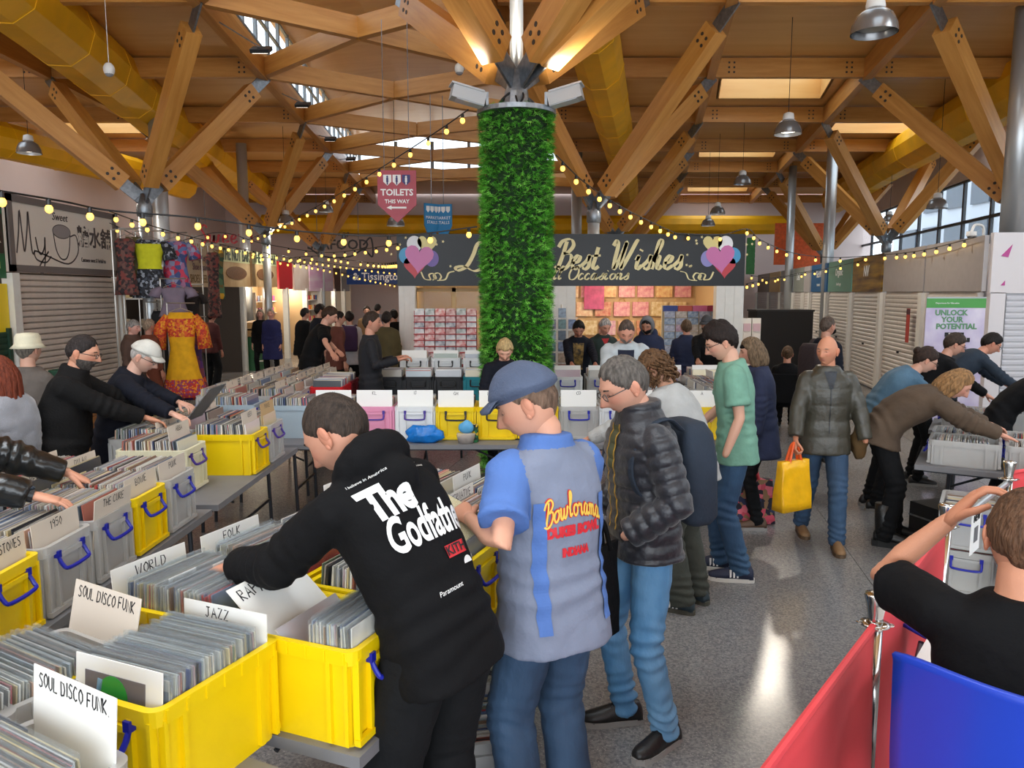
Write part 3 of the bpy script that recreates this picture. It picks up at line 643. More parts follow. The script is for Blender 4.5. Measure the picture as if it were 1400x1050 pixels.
sign_l('Pink and white swirled fascia panel', 425, 443, 362, 398, mat('sign_pink', '#d88cc4', 0.4, col2='#efe2e6', vscale=1.2, stretch=(0.3, 1, 3)))
sign_l('White and pink fascia panel before the brown one', 444, 457, 364, 398, mat('sign_whpink', '#e6dfe2', 0.4, col2='#d8a6c8', vscale=1.2, stretch=(0.3, 1, 3)))
sign_l('Narrow brown fascia panel', 458, 467, 366, 398, mat('sign_brown', '#4a2a22', 0.5)); sign_l('Grey fascia panel before the blue shop sign', 468, 479, 367, 398, mat('sign_grey', '#a9a2a0', 0.5))
ti = gd(474, 368, 31); ts = board('blue_shop_sign', 'Blue shop sign ending in Tissington at the far left', (ti.x, 31), (gd(545, 368, 31).x, 30.6), gd(474, 389, 31).z, ti.z, mat('sign_blue', '#123a78', 0.4))
sgn_text(ts, '& Tissington', 0.42, M_WHT, 0.62, 0.3, bold=0.006)
sgn_text(ts, 'k', 0.42, M_WHT, 0.2, 0.3)
for i, y in enumerate((20.6, 22.6, 24.6, 26.9, 29.0, 31.2, 33.0)): post('White shop-front post of the lit left-hand stalls, %s from the dresses' % ['first', 'second', 'third', 'fourth', 'fifth', 'sixth', 'seventh'][i], XL, y, 2.25)
# shelves of goods in the lit stalls
PAL = ['#c23a4a', '#d86a3a', '#e8c07a', '#3a6ab0', '#b84a8a', '#e8e0d0', '#8a2a34', '#d8a04a', '#5a8ac0', '#c8b090']
GM = [mat('pack_%d' % i, c, 0.45, var=0.12) for i, c in enumerate(PAL)]
pkm = [MB().box((0, 0, 0.09), (0.10, 0.17, 0.18)).mesh('packet', (m,)) for m in GM]
rnd = random.Random(3)
def shelving(label, x, y0, y1, zs, depth=0.35):
    t = thing('shelving', label, 'shelf', (x, (y0+y1)/2, 0))
    for z in zs: MB().box((0, 0, z), (depth, y1-y0, 0.03)).build('shelf_board', M_RAIL, t)
    for yy in (-(y1-y0)/2, (y1-y0)/2): MB().box((0, yy, 1.05), (depth, 0.03, 2.1)).build('side_panel', M_RAIL, t)
    return t
for lab, y0, y1, what in (('White shelving full of bright packets in the nut stall', 20.8, 24.4, 'nut'), ('White shelving of goods in the stall after the nut stall', 24.8, 28.8, 'second'), ('White shelving of goods in the far lit stall', 29.2, 33.0, 'third')):
    shelving(lab, XL-1.2, y0, y1, (0.5, 0.95, 1.4, 1.8))
    for z in (0.515, 0.965, 1.415, 1.815):
        y = y0+0.2
        while y < y1-0.15:
            o = link('packet', rnd.choice(pkm), loc=(XL-1.12, y, z)); tag(o, 'Bright packet on the white shelving of the %s lit stall' % what, 'packet', 'packets in the %s stall' % what); y += rnd.uniform(0.22, 0.34)
# nut counter with green front
t = thing('nut_counter', 'Green-fronted counter with clear nut bins and curved rails', 'counter', (XL+0.05, 21.6, 0))
MB().box((0, 0, 0.45), (0.5, 1.7, 0.9)).build('front', mat('counter_green', '#1f5a30', 0.5), t)
for z, b in ((0.93, 0), (1.15, 1)): MB().box((-0.05, 0, z+0.07), (0.55, 1.75, 0.16)).build('bin', mat('nut_mix', '#b08a58', 0.7, var=0.5, vscale=40), t)
for z in (0.25, 0.55): MB().tube([(0.28, -0.8, z), (0.42, -0.78, z), (0.42, 0.78, z), (0.28, 0.8, z)], 0.02, 6).build('rail', M_RAIL, t)
def lamp_point(loc, e, c=(1, 0.86, 0.66), r=0.15):
    l = bpy.data.lights.new('stall_lamp', 'POINT'); l.energy = e; l.color = c; l.shadow_soft_size = r; o = bpy.data.objects.new('stall_lamp', l); COL.objects.link(o); o.location = loc
for y in (22.5, 26.5, 30.5): lamp_point((XL-0.5, y, 2.15), 60)
lamp_point((XL-0.8, 16.2, 2.3), 14)
# seafood letters and red letters above the far stalls
t = thing('seafood_letters', 'Dark SEAFOOD cut-out letters with a fish tail on the far wall', 'sign', (gd(462, 335, 34).x, 34, gd(462, 335, 34).z))
MB().tube([(-0.9, 0, 0.2), (-0.9, 0, 6.6-t.location.z)], 0.012, 5).build('wire', M_STEEL, t); MB().tube([(0.9, 0, 0.2), (0.9, 0, 6.6-t.location.z)], 0.012, 5).build('wire', M_STEEL, t); text('SEAFOOD', 0.6, mat('iron_grey', '#4c4a4e', 0.6), t, bold=0.01, ext=0.02); text('Growing', 0.32, MATS['iron_grey'], t, (-0.1, 0, 0.5), shear=0.3, ext=0.02)
mb = MB(); ribbon(mb, [catmull([(-1.3, -0.1, 0), (-0.6, -0.5, 0), (0.5, -0.5, 0), (1.1, -0.2, 0), (1.5, -0.5, 0), (1.45, 0.3, 0), (1.1, 0.0, 0)], 6)], 0.07, None, 0.01, M_UPRIGHT); mb.build('fish_outline', MATS['iron_grey'], t)
t = thing('red_lettering_sign', 'Red cut-out script sign above the nut stall', 'sign', (gd(308, 320, 24).x, 24, gd(308, 320, 24).z))
MB().tube([(-0.6, 0, 0.1), (-0.6, 0, 6.6-t.location.z)], 0.01, 5).build('wire', M_STEEL, t); MB().tube([(0.6, 0, 0.1), (0.6, 0, 6.6-t.location.z)], 0.01, 5).build('wire', M_STEEL, t)
pl, _ = strokes('Sweets', 0.55, SCRIPT, 0.05, smooth=True); mb = MB(); ribbon(mb, pl, 0.07, 0.5, 0.01, M_UPRIGHT); mb.build('lettering', mat('cutout_red', '#b0343c', 0.5), t)

# ---------------------------------------------------------------- card shop in the middle
YC = 13.5; XC0 = gd(543, 350, YC).x; XC1 = gd(1018, 350, YC).x; ZF0 = gd(700, 391, YC).z; ZF1 = gd(700, 320, YC).z
fs = board('card_shop_fascia', 'Long black card shop fascia with gold script and balloon bunches', (XC0, YC), (XC1, YC), ZF0, ZF1, mat('fascia_black', '#0c0d0f', 0.38, spec=0.35))
def on_f(px_, py_): p = gd(px_, py_, YC-0.035); return p.x-XC0, p.z-ZF0
mb = MB(); sc = lambda px: px*YC/1050
def script_on(mb, body, px0, px1, py, h_):
    pl, wd = strokes(body, h_, SCRIPT, 0.03, shear=0.28, smooth=True); a, z = on_f(px0, py); b, _ = on_f(px1, py); k = (b-a)/wd
    ribbon(mb, [[Vector((p.x*k+(a+b)/2, p.y+z, 0)) for p in q] for q in pl], h_*0.135, 0.25, 0.036, M_UPRIGHT)
script_on(mb, 'Love', 622, 742, 349, 0.50); script_on(mb, 'Best Wishes', 757, 930, 348, 0.50); script_on(mb, 'For all Occasions', 700, 858, 373, 0.23)
for x0, sg in ((593, 1), (958, -1)):
    a, z = on_f(x0, 378)
    for q in ([(-0.22, 0.08), (-0.16, -0.04), (-0.05, -0.06)], [(-0.05, -0.06), (-0.08, 0.03), (0, 0.05), (0.04, -0.03), (-0.02, -0.06)], [(0.02, -0.06), (0.0, 0.03), (0.08, 0.06), (0.13, 0), (0.1, -0.06)], [(0.06, -0.07), (0.2, -0.05), (0.26, 0.06), (0.36, 0.09)]):
        ribbon(mb, [[Vector((a+sg*p.x, z+p.y, 0)) for p in catmull([(u, v_, 0) for u, v_ in q], 5)]], 0.03, 0.35, 0.036, M_UPRIGHT)
mb.build('lettering', M_GOLD, fs)
def heart(w_): return [(w_*0.5*(16*math.sin(t)**3)/16, w_*0.5*(13*math.cos(t)-5*math.cos(2*t)-2*math.cos(3*t)-math.cos(4*t))/15) for t in np.linspace(0, 2*math.pi, 26)[:-1]]
def disc(w_, h_=None): h_ = h_ or w_; return [(w_/2*math.cos(t), h_/2*math.sin(t)) for t in np.linspace(0, 2*math.pi, 22)[:-1]]
def printed(parent, poly, cx, cz, lay, m, name='balloon', rot=0.0):
    c, s_ = math.cos(rot), math.sin(rot)
    MB().rings([[Vector((cx+c*x-s_*y, -0.031-k*0.003-lay*0.003, cz+s_*x+c*y)) for x, y in poly] for k in (0, 1)]).build(name, m, parent)
BC = {'pink': '#c967a4', 'cream': '#e0d28a', 'white': '#e9ebee', 'blue': '#3a97c8', 'purple': '#6a4fa0', 'red': '#c22a36', 'lilac': '#8a86c4', 'rose': '#c4586a'}
for x0, sg, seq in ((573, 1, 'purple'), (985, -1, 'lilac')):
    cx, cz = on_f(x0, 352)
    printed(fs, disc(0.26, 0.28), cx-sg*0.22, cz+0.03, 1, mat('b_blue', BC['blue'], 0.4)); printed(fs, disc(0.26, 0.28), cx-sg*0.08, cz+0.23, 1, mat('b_white', BC['white'], 0.4))
    printed(fs, heart(0.34), cx+sg*0.14, cz+0.23, 1, mat('b_cream', BC['cream'], 0.4)); printed(fs, disc(0.24, 0.28), cx+sg*0.22, cz-0.02, 1, mat('b_'+seq, BC[seq], 0.4))
    printed(fs, heart(0.38), cx-sg*0.08, cz-0.15, 1, mat('b_red', BC['red'], 0.4)); printed(fs, heart(0.50), cx, cz, 2, mat('b_pink', BC['pink'], 0.35), rot=-0.1*sg)
    for k in range(12):
        a_ = rnd.uniform(0, 6.28); r_ = rnd.uniform(0.4, 0.58); zz = cz+0.75*r_*math.sin(a_)
        if -0.3 < zz-cz < 0.36: printed(fs, [(0.028*(1 if q % 2 == 0 else 0.45)*math.cos(q*0.628), 0.028*(1 if q % 2 == 0 else 0.45)*math.sin(q*0.628)) for q in range(10)], cx+r_*math.cos(a_)*1.1, zz, 0, M_GOLD, 'star')
# posts and panels
for lab, a, b, y in (('White left corner post of the card shop', 547, 569, YC+0.05), ('White panelled pier of the card shop beside the hedge', 752, 786, YC+0.05), ('White right corner post of the card shop', 976, 1013, YC+0.05)):
    x0, x1 = gd(a, 450, y).x, gd(b, 450, y).x
    o = MB().box((0, 0, 0), (x1-x0, 0.2, ZF0)).box((-(x1-x0)/6, -0.105, 0), (0.012, 0.01, ZF0)).box(((x1-x0)/6, -0.105, 0), (0.012, 0.01, ZF0)).build('stall_post', M_POST, loc=((x0+x1)/2, y, ZF0/2)); tag(o, lab, 'post')
o = MB().box((0, 0, 0), (XC1-XC0, 0.06, 2.35)).build('wall_card_shop', M_WARMIN, loc=((XC0+XC1)/2, 16.6, 1.175)); o['kind'] = 'structure'
for k, x in enumerate((XC0+0.08, XC1-0.08)):
    o = MB().box((0, 0, 0), (0.06, 2.9, 2.3)).build('wall_card_shop_side_%d' % k, M_WARMIN, loc=(x, 15.1, 1.15)); o['kind'] = 'structure'
o = MB().box((0, 0, 0), (XC1-XC0, 3.1, 0.05)).build('ceiling_card_shop', M_WHITE, loc=((XC0+XC1)/2, 15.1, 2.5)); o['kind'] = 'structure'
for k, (x, e) in enumerate(((2.4, 55), (0.9, 25), (-1.2, 16))): lamp_point((x, 15.2, 2.38), e, (1, 0.82, 0.58))
t = thing('shop_partition', 'Timber-framed glazed partition above the Christmas card rack', 'partition', (-1.0, YC+0.5, 0))
for x in (-0.75, -0.05, 0.6): MB().box((x, 0, 1.1), (0.07, 0.06, 2.2)).build('mullion', wood('pine', '#c9a36a', '#dcb97f'), t)
for z in (1.4, 2.15): MB().box((-0.07, 0, z), (1.42, 0.06, 0.07)).build('rail', MATS['pine'], t)
for x in (-0.4, 0.27): MB().box((x, 0.01, 1.78), (0.6, 0.01, 0.7)).build('pane', M_GLASS, t)
# Christmas card rack
rk = thing('card_rack', 'Tilted rack of boxed Christmas cards beside the hedge column', 'rack', (gd(609, 500, YC-0.9).x, YC-0.9, 0))
MB().box((0, 0.22, 0.9), (1.06, 0.05, 1.8)).build('back', mat('rack_red', '#b8484a', 0.6), rk)
for i in range(9): MB().box((0, 0.12-0.02*(8-i)*0.6, 0.92+i*0.1), (1.04, 0.12, 0.015)).build('ledge', MATS['rack_red'], rk)
MB().box((0.60, 0.15, 0.9), (0.16, 0.12, 1.8)).build('side_panel', mat('rack_peach', '#e0a67e', 0.7), rk)
CC = [mat('xmas_%d' % i, c, 0.4, col2=c2, vscale=18) for i, (c, c2) in enumerate((('#e8dcd8', '#c88a88'), ('#d4534f', '#f0e2dc'), ('#dfe2e0', '#8a9a94'), ('#e9d4cf', '#b56b66'), ('#f0ece8', '#bfc4c8'), ('#6b7480', '#dfe0e2')))]
ccm = [MB().box((0, 0, 0.055), (0.155, 0.03, 0.11)).mesh('card_box', (m,)) for m in CC]
for i in range(9):
    for j in range(6):
        o = link('card_box', ccm[rnd.choice((0, 0, 1, 2, 3, 3, 4, 4, 5))], loc=(rk.location.x-0.43+j*0.172, YC-0.9+0.10-0.02*(8-i)*0.6, 0.93+i*0.1), rot=(-0.2, 0, 0)); tag(o, 'Small boxed Christmas card set on the tilted rack by the hedge', 'card box', 'boxed cards on the tilted rack')
# postcard rack at the pier
rk = thing('postcard_rack', 'White spinner of picture cards by the panelled pier', 'rack', (gd(768, 450, YC-0.4).x, YC-0.4, 0))
MB().lathe([(0.02, 0), (0.02, 1.9)], n=8).build('pole', M_RAIL, rk); MB().lathe([(0.22, 0), (0.22, 0.03)], n=16).build('foot', M_RAIL, rk)
for i in range(6): MB().box((0, -0.06, 0.72+i*0.19), (0.52, 0.02, 0.02)).build('rail', M_RAIL, rk)
for i in range(6):
    for j in range(3):
        if i == 5 and j != 1: continue
        o = link('picture_card', MB().box((0, 0, 0.08), (0.13, 0.006, 0.16)).mesh('picture_card', (mat('pcard_%d' % ((i*3+j) % 7), ['#5a6a8a', '#8a5a4a', '#7a8a9a', '#3a4a5a', '#9a8a7a', '#6a5a7a', '#4a6a6a'][(i*3+j) % 7], 0.4, var=0.5, vscale=20),)), loc=(rk.location.x-0.17+j*0.17, YC-0.49, 0.73+i*0.19), rot=(-0.1, 0, 0)); tag(o, 'Picture card on the white spinner by the pier', 'card', 'cards on the white spinner')
# gift bags on the back wall
GB = [mat('bag_%d' % i, c, 0.4, col2=c2, vscale=14) for i, (c, c2) in enumerate((('#e0a07c', '#f2d4a8'), ('#d87a8a', '#f0b8b0'), ('#f0cf8c', '#d8945c'), ('#e8b48c', '#c8604c'), ('#d890b0', '#f0d0c8'), ('#ecd8b0', '#c8a060')))]
gbm = []
for m in GB:
    gbm.append((MB().box((0, 0, 0), (0.34, 0.08, 0.30)).mesh('bag_body', (m,)), MB().tube(catmull([(-0.07, -0.03, 0.15), (-0.04, -0.03, 0.22), (0.04, -0.03, 0.22), (0.07, -0.03, 0.15)], 4), 0.006, 5).mesh('handle', (mat('cord_gold', '#c8a060', 0.5),))))
for i in range(4):
    for j in range(8):
        x = 0.75+j*0.40+(0.1 if i % 2 else 0); z = 0.95+i*0.40
        t = thing('gift_bag', 'Floral gift bag hung on the card shop back wall', 'gift bag', (x, 16.535, z), 0, 'gift bags on the back wall'); k = rnd.randrange(6); link('bag_body', gbm[k][0], t); link('handle', gbm[k][1], t)
t = thing('gift_bag', 'Large magenta gift bag at the top left of the card shop opening', 'gift bag', (gd(812, 400, 16.5).x, 16.49, 2.0)); MB().box((0, 0, 0), (0.42, 0.12, 0.5)).build('bag_body', mat('bag_magenta', '#c8507c', 0.4, var=0.2, vscale=9), t); MB().tube(catmull([(-0.08, -0.05, 0.25), (0, -0.05, 0.33), (0.08, -0.05, 0.25)], 4), 0.008, 5).build('handle', MATS['cord_gold'], t)
# greeting card rack on the right of the opening
rk = thing('greeting_card_rack', 'Tall rack of greeting cards with coloured headers in the card shop', 'rack', (gd(946, 450, 14.6).x, 14.6, 0))
MB().box((0, 0.05, 0.93), (1.15, 0.04, 1.86)).build('back', mat('rack_cream', '#d8c4a0', 0.6), rk)
for j, c in enumerate(('#2a3f8c', '#c8503c', '#d86a96', '#a8305a')): MB().box((-0.42+j*0.28, 0, 1.80), (0.27, 0.03, 0.11)).build('header', mat('hdr_%d' % j, c, 0.5), rk)
gcm = [MB().box((0, 0, 0.06), (0.20, 0.012, 0.12)).mesh('greeting_card', (mat('gcard_%d' % i, c, 0.3, col2=c2, vscale=16),)) for i, (c, c2) in enumerate((('#c8ccd8', '#8088a8'), ('#d8b8c8', '#98708c'), ('#b8c8d8', '#50709a'), ('#e0d8d0', '#a89888')))]
for i in range(8):
    for j in range(5):
        o = link('greeting_card', gcm[rnd.randrange(4)], loc=(rk.location.x-0.44+j*0.22, 14.53, 0.72+i*0.13), rot=(-0.15, 0, 0)); tag(o, 'Greeting card standing in the tall rack with coloured headers', 'card', 'cards in the tall rack')

# ---------------------------------------------------------------- right-hand row of shutters
XRt = lambda y: 4.7+0.19*y
yr = lambda p: 4.7/((p-700)/1050-0.19)
def rp(y): return (XRt(y), y)
Rs = [(1340, 1262, M_FASC, 'Grey blank fascia above the banner shutter', None), (1260, 1205, M_FASC, 'Grey blank fascia over the shutter with the red notice', None), (1203, 1163, mat('fascia_food', '#3a1e18', 0.35, col2='#a8842c', vscale=2.2, stretch=(0.4, 1, 4)), 'Dark brown food-picture fascia with white letters', 'NV'), (1161, 1130, mat('fascia_teal', '#5e8a78', 0.45), 'Sage green fascia with pale lettering', 'Organic'), (1128, 1107, mat('fascia_blue', '#0d4f7c', 0.45), 'Blue fascia with a telephone number', 'Tel: 01'), (1105, 1097, M_FASC, 'Narrow grey fascia after the blue one', None), (1096, 1083, mat('fascia_sage', '#8d9186', 0.5), 'Grey-green fascia with small print, nearer', 'Deli'), (1082, 1065, mat('fascia_ash', '#9a9a98', 0.5), 'Ash grey fascia far along the right row', None), (1064, 1050, mat('fascia_tan', '#b3935e', 0.5), 'Tan fascia far along the right row', None), (1049, 1034, mat('fascia_umber', '#6f6258', 0.5), 'Brown-grey fascia at the far end of the right row', None)]
for i, (a, b, m, lab, tx) in enumerate(Rs):
    y0, y1 = yr(a), yr(b)
    # origin at far end so that the face (local -y) looks towards the aisle
    t = board('shop_fascia', lab, rp(y1), rp(y0), 2.12, 2.92, m)
    if tx: sgn_text(t, tx, 0.34 if len(tx) < 7 else 0.26, M_WHT, 0.5, 0.5 if tx != 'NV' else 0.45, bold=0.004, **({'align': 'CENTER'}))
    if i in (3, 4): sgn_text(t, 'food to go' if i == 3 else 'facebook', 0.12, M_WHT, 0.5, 0.2)
    shutter('Closed shutter %s' % ['behind the purple roller banner', 'with the small red notice', 'behind the leaning orange board', 'under the sage green fascia', 'under the blue telephone fascia', 'under the narrow grey fascia', 'under the small-print fascia', 'under the ash grey fascia', 'under the tan fascia', 'at the far end of the right row'][i], rp(y1-0.1), rp(y0+0.1), 2.1, M_SHUT if i < 7 else M_FASC)
    o = MB().box((0, 0, 1.05), (0.2, 0.2, 2.1)).build('stall_post', M_POST, loc=(XRt(y1), y1, 0), rot=(0, 0, -0.19)); tag(o, 'White post between right-hand shutters, %s from the camera' % ['first', 'second', 'third', 'fourth', 'fifth', 'sixth', 'seventh', 'eighth', 'ninth', 'tenth'][i], 'post', 'posts of the right row')
t = MB().box((0, 0, 0), (0.015, 0.16, 0.62)).build('red_notice', mat('notice_red', '#b34438', 0.5), loc=(XRt(14.1)-0.13, 14.1, 1.50), rot=(0, 0, -0.19)); tag(t, 'Small upright red notice on a shutter post', 'notice')
MB().box((-0.002, 0, 0.25), (0.015, 0.161, 0.1)).build('dark_band', mat('notice_dark', '#4a2a34', 0.5), t)
# white corner kiosk
t = thing('corner_kiosk', 'White corner kiosk with magenta triangles and a grey shutter at the right edge', 'kiosk', (6.86, 11.1, 0))
MB().box((1.5, 0.04, 2.52), (3.0, 0.08, 0.86)).build('fascia', mat('kiosk_white', '#dcd6d6', 0.45), t)
MB().box((0.12, 0.05, 1.05), (0.22, 0.1, 2.1)).build('pier', MATS['kiosk_white'], t)
link('curtain', shutter_mesh(2.6, 2.08, 0.085, mat('shutter_white', '#c9c8cc', 0.45)), t, loc=(0.26, 0.03, 0.02))
MB().box((1.98, 1.3, 1.45), (1.9, 2.4, 2.9)).build('body', MATS['kiosk_white'], t)
MB().rings([[Vector((x, -0.003-k*0.006, z)) for x, z in ((0.12, 2.62), (0.27, 2.78), (0.22, 2.6))] for k in (0, 1)]).rings([[Vector((x, -0.003-k*0.006, z)) for x, z in ((0.14, 2.2), (0.2, 2.27), (0.2, 2.2))] for k in (0, 1)]).build('triangles', mat('magenta', '#b8488c', 0.5), t)
# roller banner
p = gd(1300, 520, 10.7); t = thing('roller_banner', 'Purple roller banner reading UNLOCK YOUR POTENTIAL with a green header', 'banner', (p.x, 10.7, 0), -0.05)
bw = 0.80; zt = gd(1300, 408, 10.7).z
MB().box((0, 0, zt/2+0.04), (bw, 0.008, zt-0.08)).build('sheet', mat('banner_lilac', '#b0a2c8', 0.5, col2='#dad2e2', vscale=2.5), t)
MB().box((0, -0.006, zt-0.065), (bw, 0.006, 0.13)).build('header', mat('banner_green', '#4f9a4c', 0.5), t)
MB().box((0, 0, 0.04), (bw+0.04, 0.14, 0.08)).build('base', M_SILVER, t); MB().box((0, 0, zt+0.01), (bw, 0.02, 0.02)).build('top_bar', M_SILVER, t)
gg = mat('banner_text', '#5c8f66', 0.5)
for k, (s_, z, x) in enumerate((('UNLOCK', zt-0.20, -0.06), ('YOUR', zt-0.295, -0.04), ('POTENTIAL', zt-0.39, 0.02))): text(s_, 0.105, gg, t, (x, -0.008, z), bold=0.004)
for k, (s_, z, x, ww) in enumerate((('SKILLS', zt-0.50, 0.0, 0.26), ('FOR LIFE', zt-0.575, 0.06, 0.31), ('MULTIPLY', zt-0.645, 0.03, 0.25))):
    MB().box((x, -0.007, z), (ww, 0.004, 0.06)).build('text_block', M_BLK, t); text(s_, 0.058, M_WHT, t, (x, -0.012, z), bold=0.001)
text('Department for Education', 0.03, M_WHT, t, (-0.12, -0.012, zt-0.065))
# leaning orange board
p = gz(1184, 523, 0); t = thing('leaning_board', 'Tall narrow orange board leaning against the right-hand shutters', 'board', (p.x, p.y, 0))
o = MB().box((0, 0, 1.0), (0.30, 0.03, 2.0)).build('panel', mat('board_orange', '#c07868', 0.5), t); o2 = MB().box((0, -0.02, 0.18), (0.30, 0.03, 0.36)).build('navy_foot', mat('board_navy', '#2a2a48', 0.5), t)
o3 = text('LIFE   UNIT', 0.22, mat('board_pale', '#dca898', 0.5), t, (0.02, -0.02, 1.15), (math.pi/2, -math.pi/2, 0))
for o_ in (o, o2, o3): o_.matrix_local = Matrix.Rotation(0.10, 4, 'Y') @ Matrix.Rotation(-0.03, 4, 'X') @ o_.matrix_local
# orange and green cabinets at the far right, dark market equipment
for lab, a, b, pt, pb, c, d in (('Orange slatted panel high at the far end, left', 1058, 1078, 305, 362, '#f06a2c', 31), ('Orange slatted panel high at the far end, right', 1085, 1128, 305, 370, '#f06a2c', 31.5), ('Green slatted panel at the far end beside the card shop', 1020, 1033, 325, 375, '#3a7a3c', 30)):
    p0, p1 = gd(a, pb, d), gd(b, pt, d); t = thing('slatted_panel', lab, 'panel', ((p0.x+p1.x)/2, d, p0.z)); h_ = p1.z-p0.z
    MB().box((0, 0.03, h_/2), (p1.x-p0.x, 0.04, h_)).build('backing', mat('panel_back_'+c, c, 0.6, var=0.15), t)
    for k in range(int(h_/0.2)): MB().box((0, 0, 0.1+k*0.2), (p1.x-p0.x, 0.03, 0.14)).build('slat', MATS['panel_back_'+c], t)
p = gd(1050, 470, 21); t = thing('market_cabinet', 'Tall dark cabinet beyond the wheelchair user', 'cabinet', (p.x+0.3, 21, 0))
MB().box((0, 0, 0.8), (1.5, 0.8, 1.6)).build('body', mat('cab_black', '#1d1b1c', 0.6), t); MB().box((0, 0, 1.62), (1.55, 0.85, 0.05)).build('top', mat('cab_top', '#2b2a2c', 0.5), t)
p = gd(1035, 450, 15.5)
for k in range(2):
    t = thing('leaflet_stand', ['White leaflet stand right of the card shop, left one', 'White leaflet stand right of the card shop, right one'][k], 'stand', (gd(1020+13*k, 450, 15.2).x, 15.2, 0))
    MB().box((0, 0, 0.8), (0.17, 0.1, 1.6)).build('body', M_RAIL, t)
    for q in range(4): MB().box((0, -0.06, 0.85+q*0.19), (0.14, 0.02, 0.15)).build('leaflet', mat('leaf_%d' % (q % 3), ['#c8a8b0', '#b0b8cc', '#d8d0c8'][q % 3], 0.5), t)
# hanging toilet signs
p = gd(543, 268, 12.6); t = thing('toilets_sign', 'Red shield-shaped hanging sign reading TOILETS THIS WAY with an arrow', 'sign', (p.x, 12.6, p.z))
MB().rings([[Vector((x, k, z)) for x, z in ((-0.31, 0.40), (0.31, 0.40), (0.31, -0.14), (0, -0.42), (-0.31, -0.14))] for k in (-0.02, 0.02)]).build('board', mat('shield_red', '#a8283c', 0.4), t)
for x in (-0.2, 0.2): MB().tube([(x, 0, 0.4), (x, 0, 2.7)], 0.006, 5).build('wire', M_STEEL, t)
shp = [(-0.065, 0.08), (0.065, 0.08), (0.065, -0.03), (0, -0.09), (-0.065, -0.03)]
for x, m in ((-0.15, M_WHT), (0.0, M_WHT), (0.15, mat('icon_navy', '#2a2a6c', 0.5))):
    MB().rings([[Vector((x+u, -0.022-k*0.004, 0.25+v_)) for u, v_ in shp] for k in (0, 1)]).build('icon_shield', m, t)
    ink = MATS['icon_navy'] if m is M_WHT else M_WHT
    MB().ball((x, -0.027, 0.30), (0.016, 0.003, 0.016), 8).box((x, -0.027, 0.25), (0.034, 0.004, 0.07)).box((x, -0.027, 0.20), (0.02, 0.004, 0.05)).build('icon', ink, t)
text('TOILETS', 0.14, M_WHT, t, (0, -0.024, 0.05), bold=0.004); text('THIS WAY', 0.085, M_WHT, t, (0, -0.024, -0.09), bold=0.002)
MB().box((0.03, -0.024, -0.185), (0.24, 0.004, 0.028)).rings([[Vector((x, -0.022-k*0.004, z)) for x, z in ((-0.17, -0.185), (-0.09, -0.15), (-0.09, -0.22))] for k in (0, 1)]).build('arrow', M_WHT, t)
for k, (px_, rz) in enumerate(((590, 0.75), (606, -0.25))):
    p = gd(px_, 299, 17); t = thing('blue_hanging_sign', ['Blue hanging shield sign, the angled left one', 'Blue hanging shield sign, the right one facing the camera'][k], 'sign', (p.x, 17+0.1*k, p.z), rz)
    MB().rings([[Vector((x, q, z)) for x, z in ((-0.19, 0.32), (0.19, 0.32), (0.19, -0.15), (0.1, -0.33), (-0.1, -0.33), (-0.19, -0.15))] for q in (-0.02, 0.02)]).build('board', mat('shield_blue', '#1f7fb8', 0.4), t)
    for x in (-0.11, 0, 0.11): MB().rings([[Vector((x+u*0.7, -0.022-q*0.004, 0.2+v_*0.8)) for u, v_ in shp] for q in (0, 1)]).build('icon_shield', M_WHT, t)
    text('MARKET', 0.09, M_WHT, t, (0, -0.024, 0.02)); text('STALLS', 0.09, M_WHT, t, (0, -0.024, -0.08)); MB().tube([(0, 0, 0.32), (0, 0, 2.6)], 0.008, 5).build('wire', M_STEEL, t)
# ================================================================ tables, crates, records
TZ = 0.74
M_TTOP = mat('table_grey', '#77777a', 0.55, var=0.05); M_TLEG = mat('table_leg', '#35373c', 0.4, 0.5)
def table(label, cx, cy, L_, W_, rz):
    t = thing('folding_table', label, 'table', (cx, cy, 0), rz, 'grey folding tables')
    MB().box((0, 0, TZ-0.02), (L_, W_, 0.04)).build('tabletop', M_TTOP, t)
    MB().box((0, 0, TZ-0.05), (L_-0.12, W_-0.12, 0.025)).build('rim_frame', M_TLEG, t)
    for sx in (-1, 1):
        for sy in (-1, 1): MB().tube([(sx*(L_/2-0.22), sy*(W_/2-0.1), 0), (sx*(L_/2-0.24), sy*(W_/2-0.1), TZ-0.05)], 0.016, 8).build('leg', M_TLEG, t)
        MB().tube([(sx*(L_/2-0.23), -W_/2+0.1, 0.3), (sx*(L_/2-0.23), W_/2-0.1, 0.3)], 0.012, 8).build('crossbar', M_TLEG, t)
        MB().tube([(sx*(L_/2-0.24), 0, 0.5), (sx*(L_/2-0.65), 0, TZ-0.05)], 0.010, 8).build('brace', M_TLEG, t)
    return t
DA = math.atan2(0.93, 0.38)
def along(c, a, b): return (c[0]+0.38*a+0.93*b, c[1]+0.93*a-0.38*b)
table('Grey folding table in the foreground under the WORLD and RAP crates', *along((-0.85, 2.48), 0.62, 0), 1.62, 1.02, DA)
table('Grey folding table between the bowling-shirt man and the far row', *along((-0.85, 2.48), 2.02, 0), 1.14, 1.02, DA)
table('Grey folding table at the bottom left under the JAZZ crate', -1.27, 1.72, 1.02, 1.15, math.radians(-26))
table('Grey folding table nearest the camera in the left row', -2.42, 3.45, 1.05, 2.55, 0)
table('Grey folding table second in the left row, beside the single yellow crate', -2.42, 5.75, 1.05, 1.85, 0)
table('Grey folding table at the left end of the far row', -2.35, 7.22, 1.2, 0.86, 0)
table('Grey folding table in the far row with the blue carrier bag', -0.80, 7.22, 1.85, 0.86, 0)
table('Grey folding table in the far row behind the bowling-shirt man', 1.05, 7.22, 1.8, 0.86, 0)
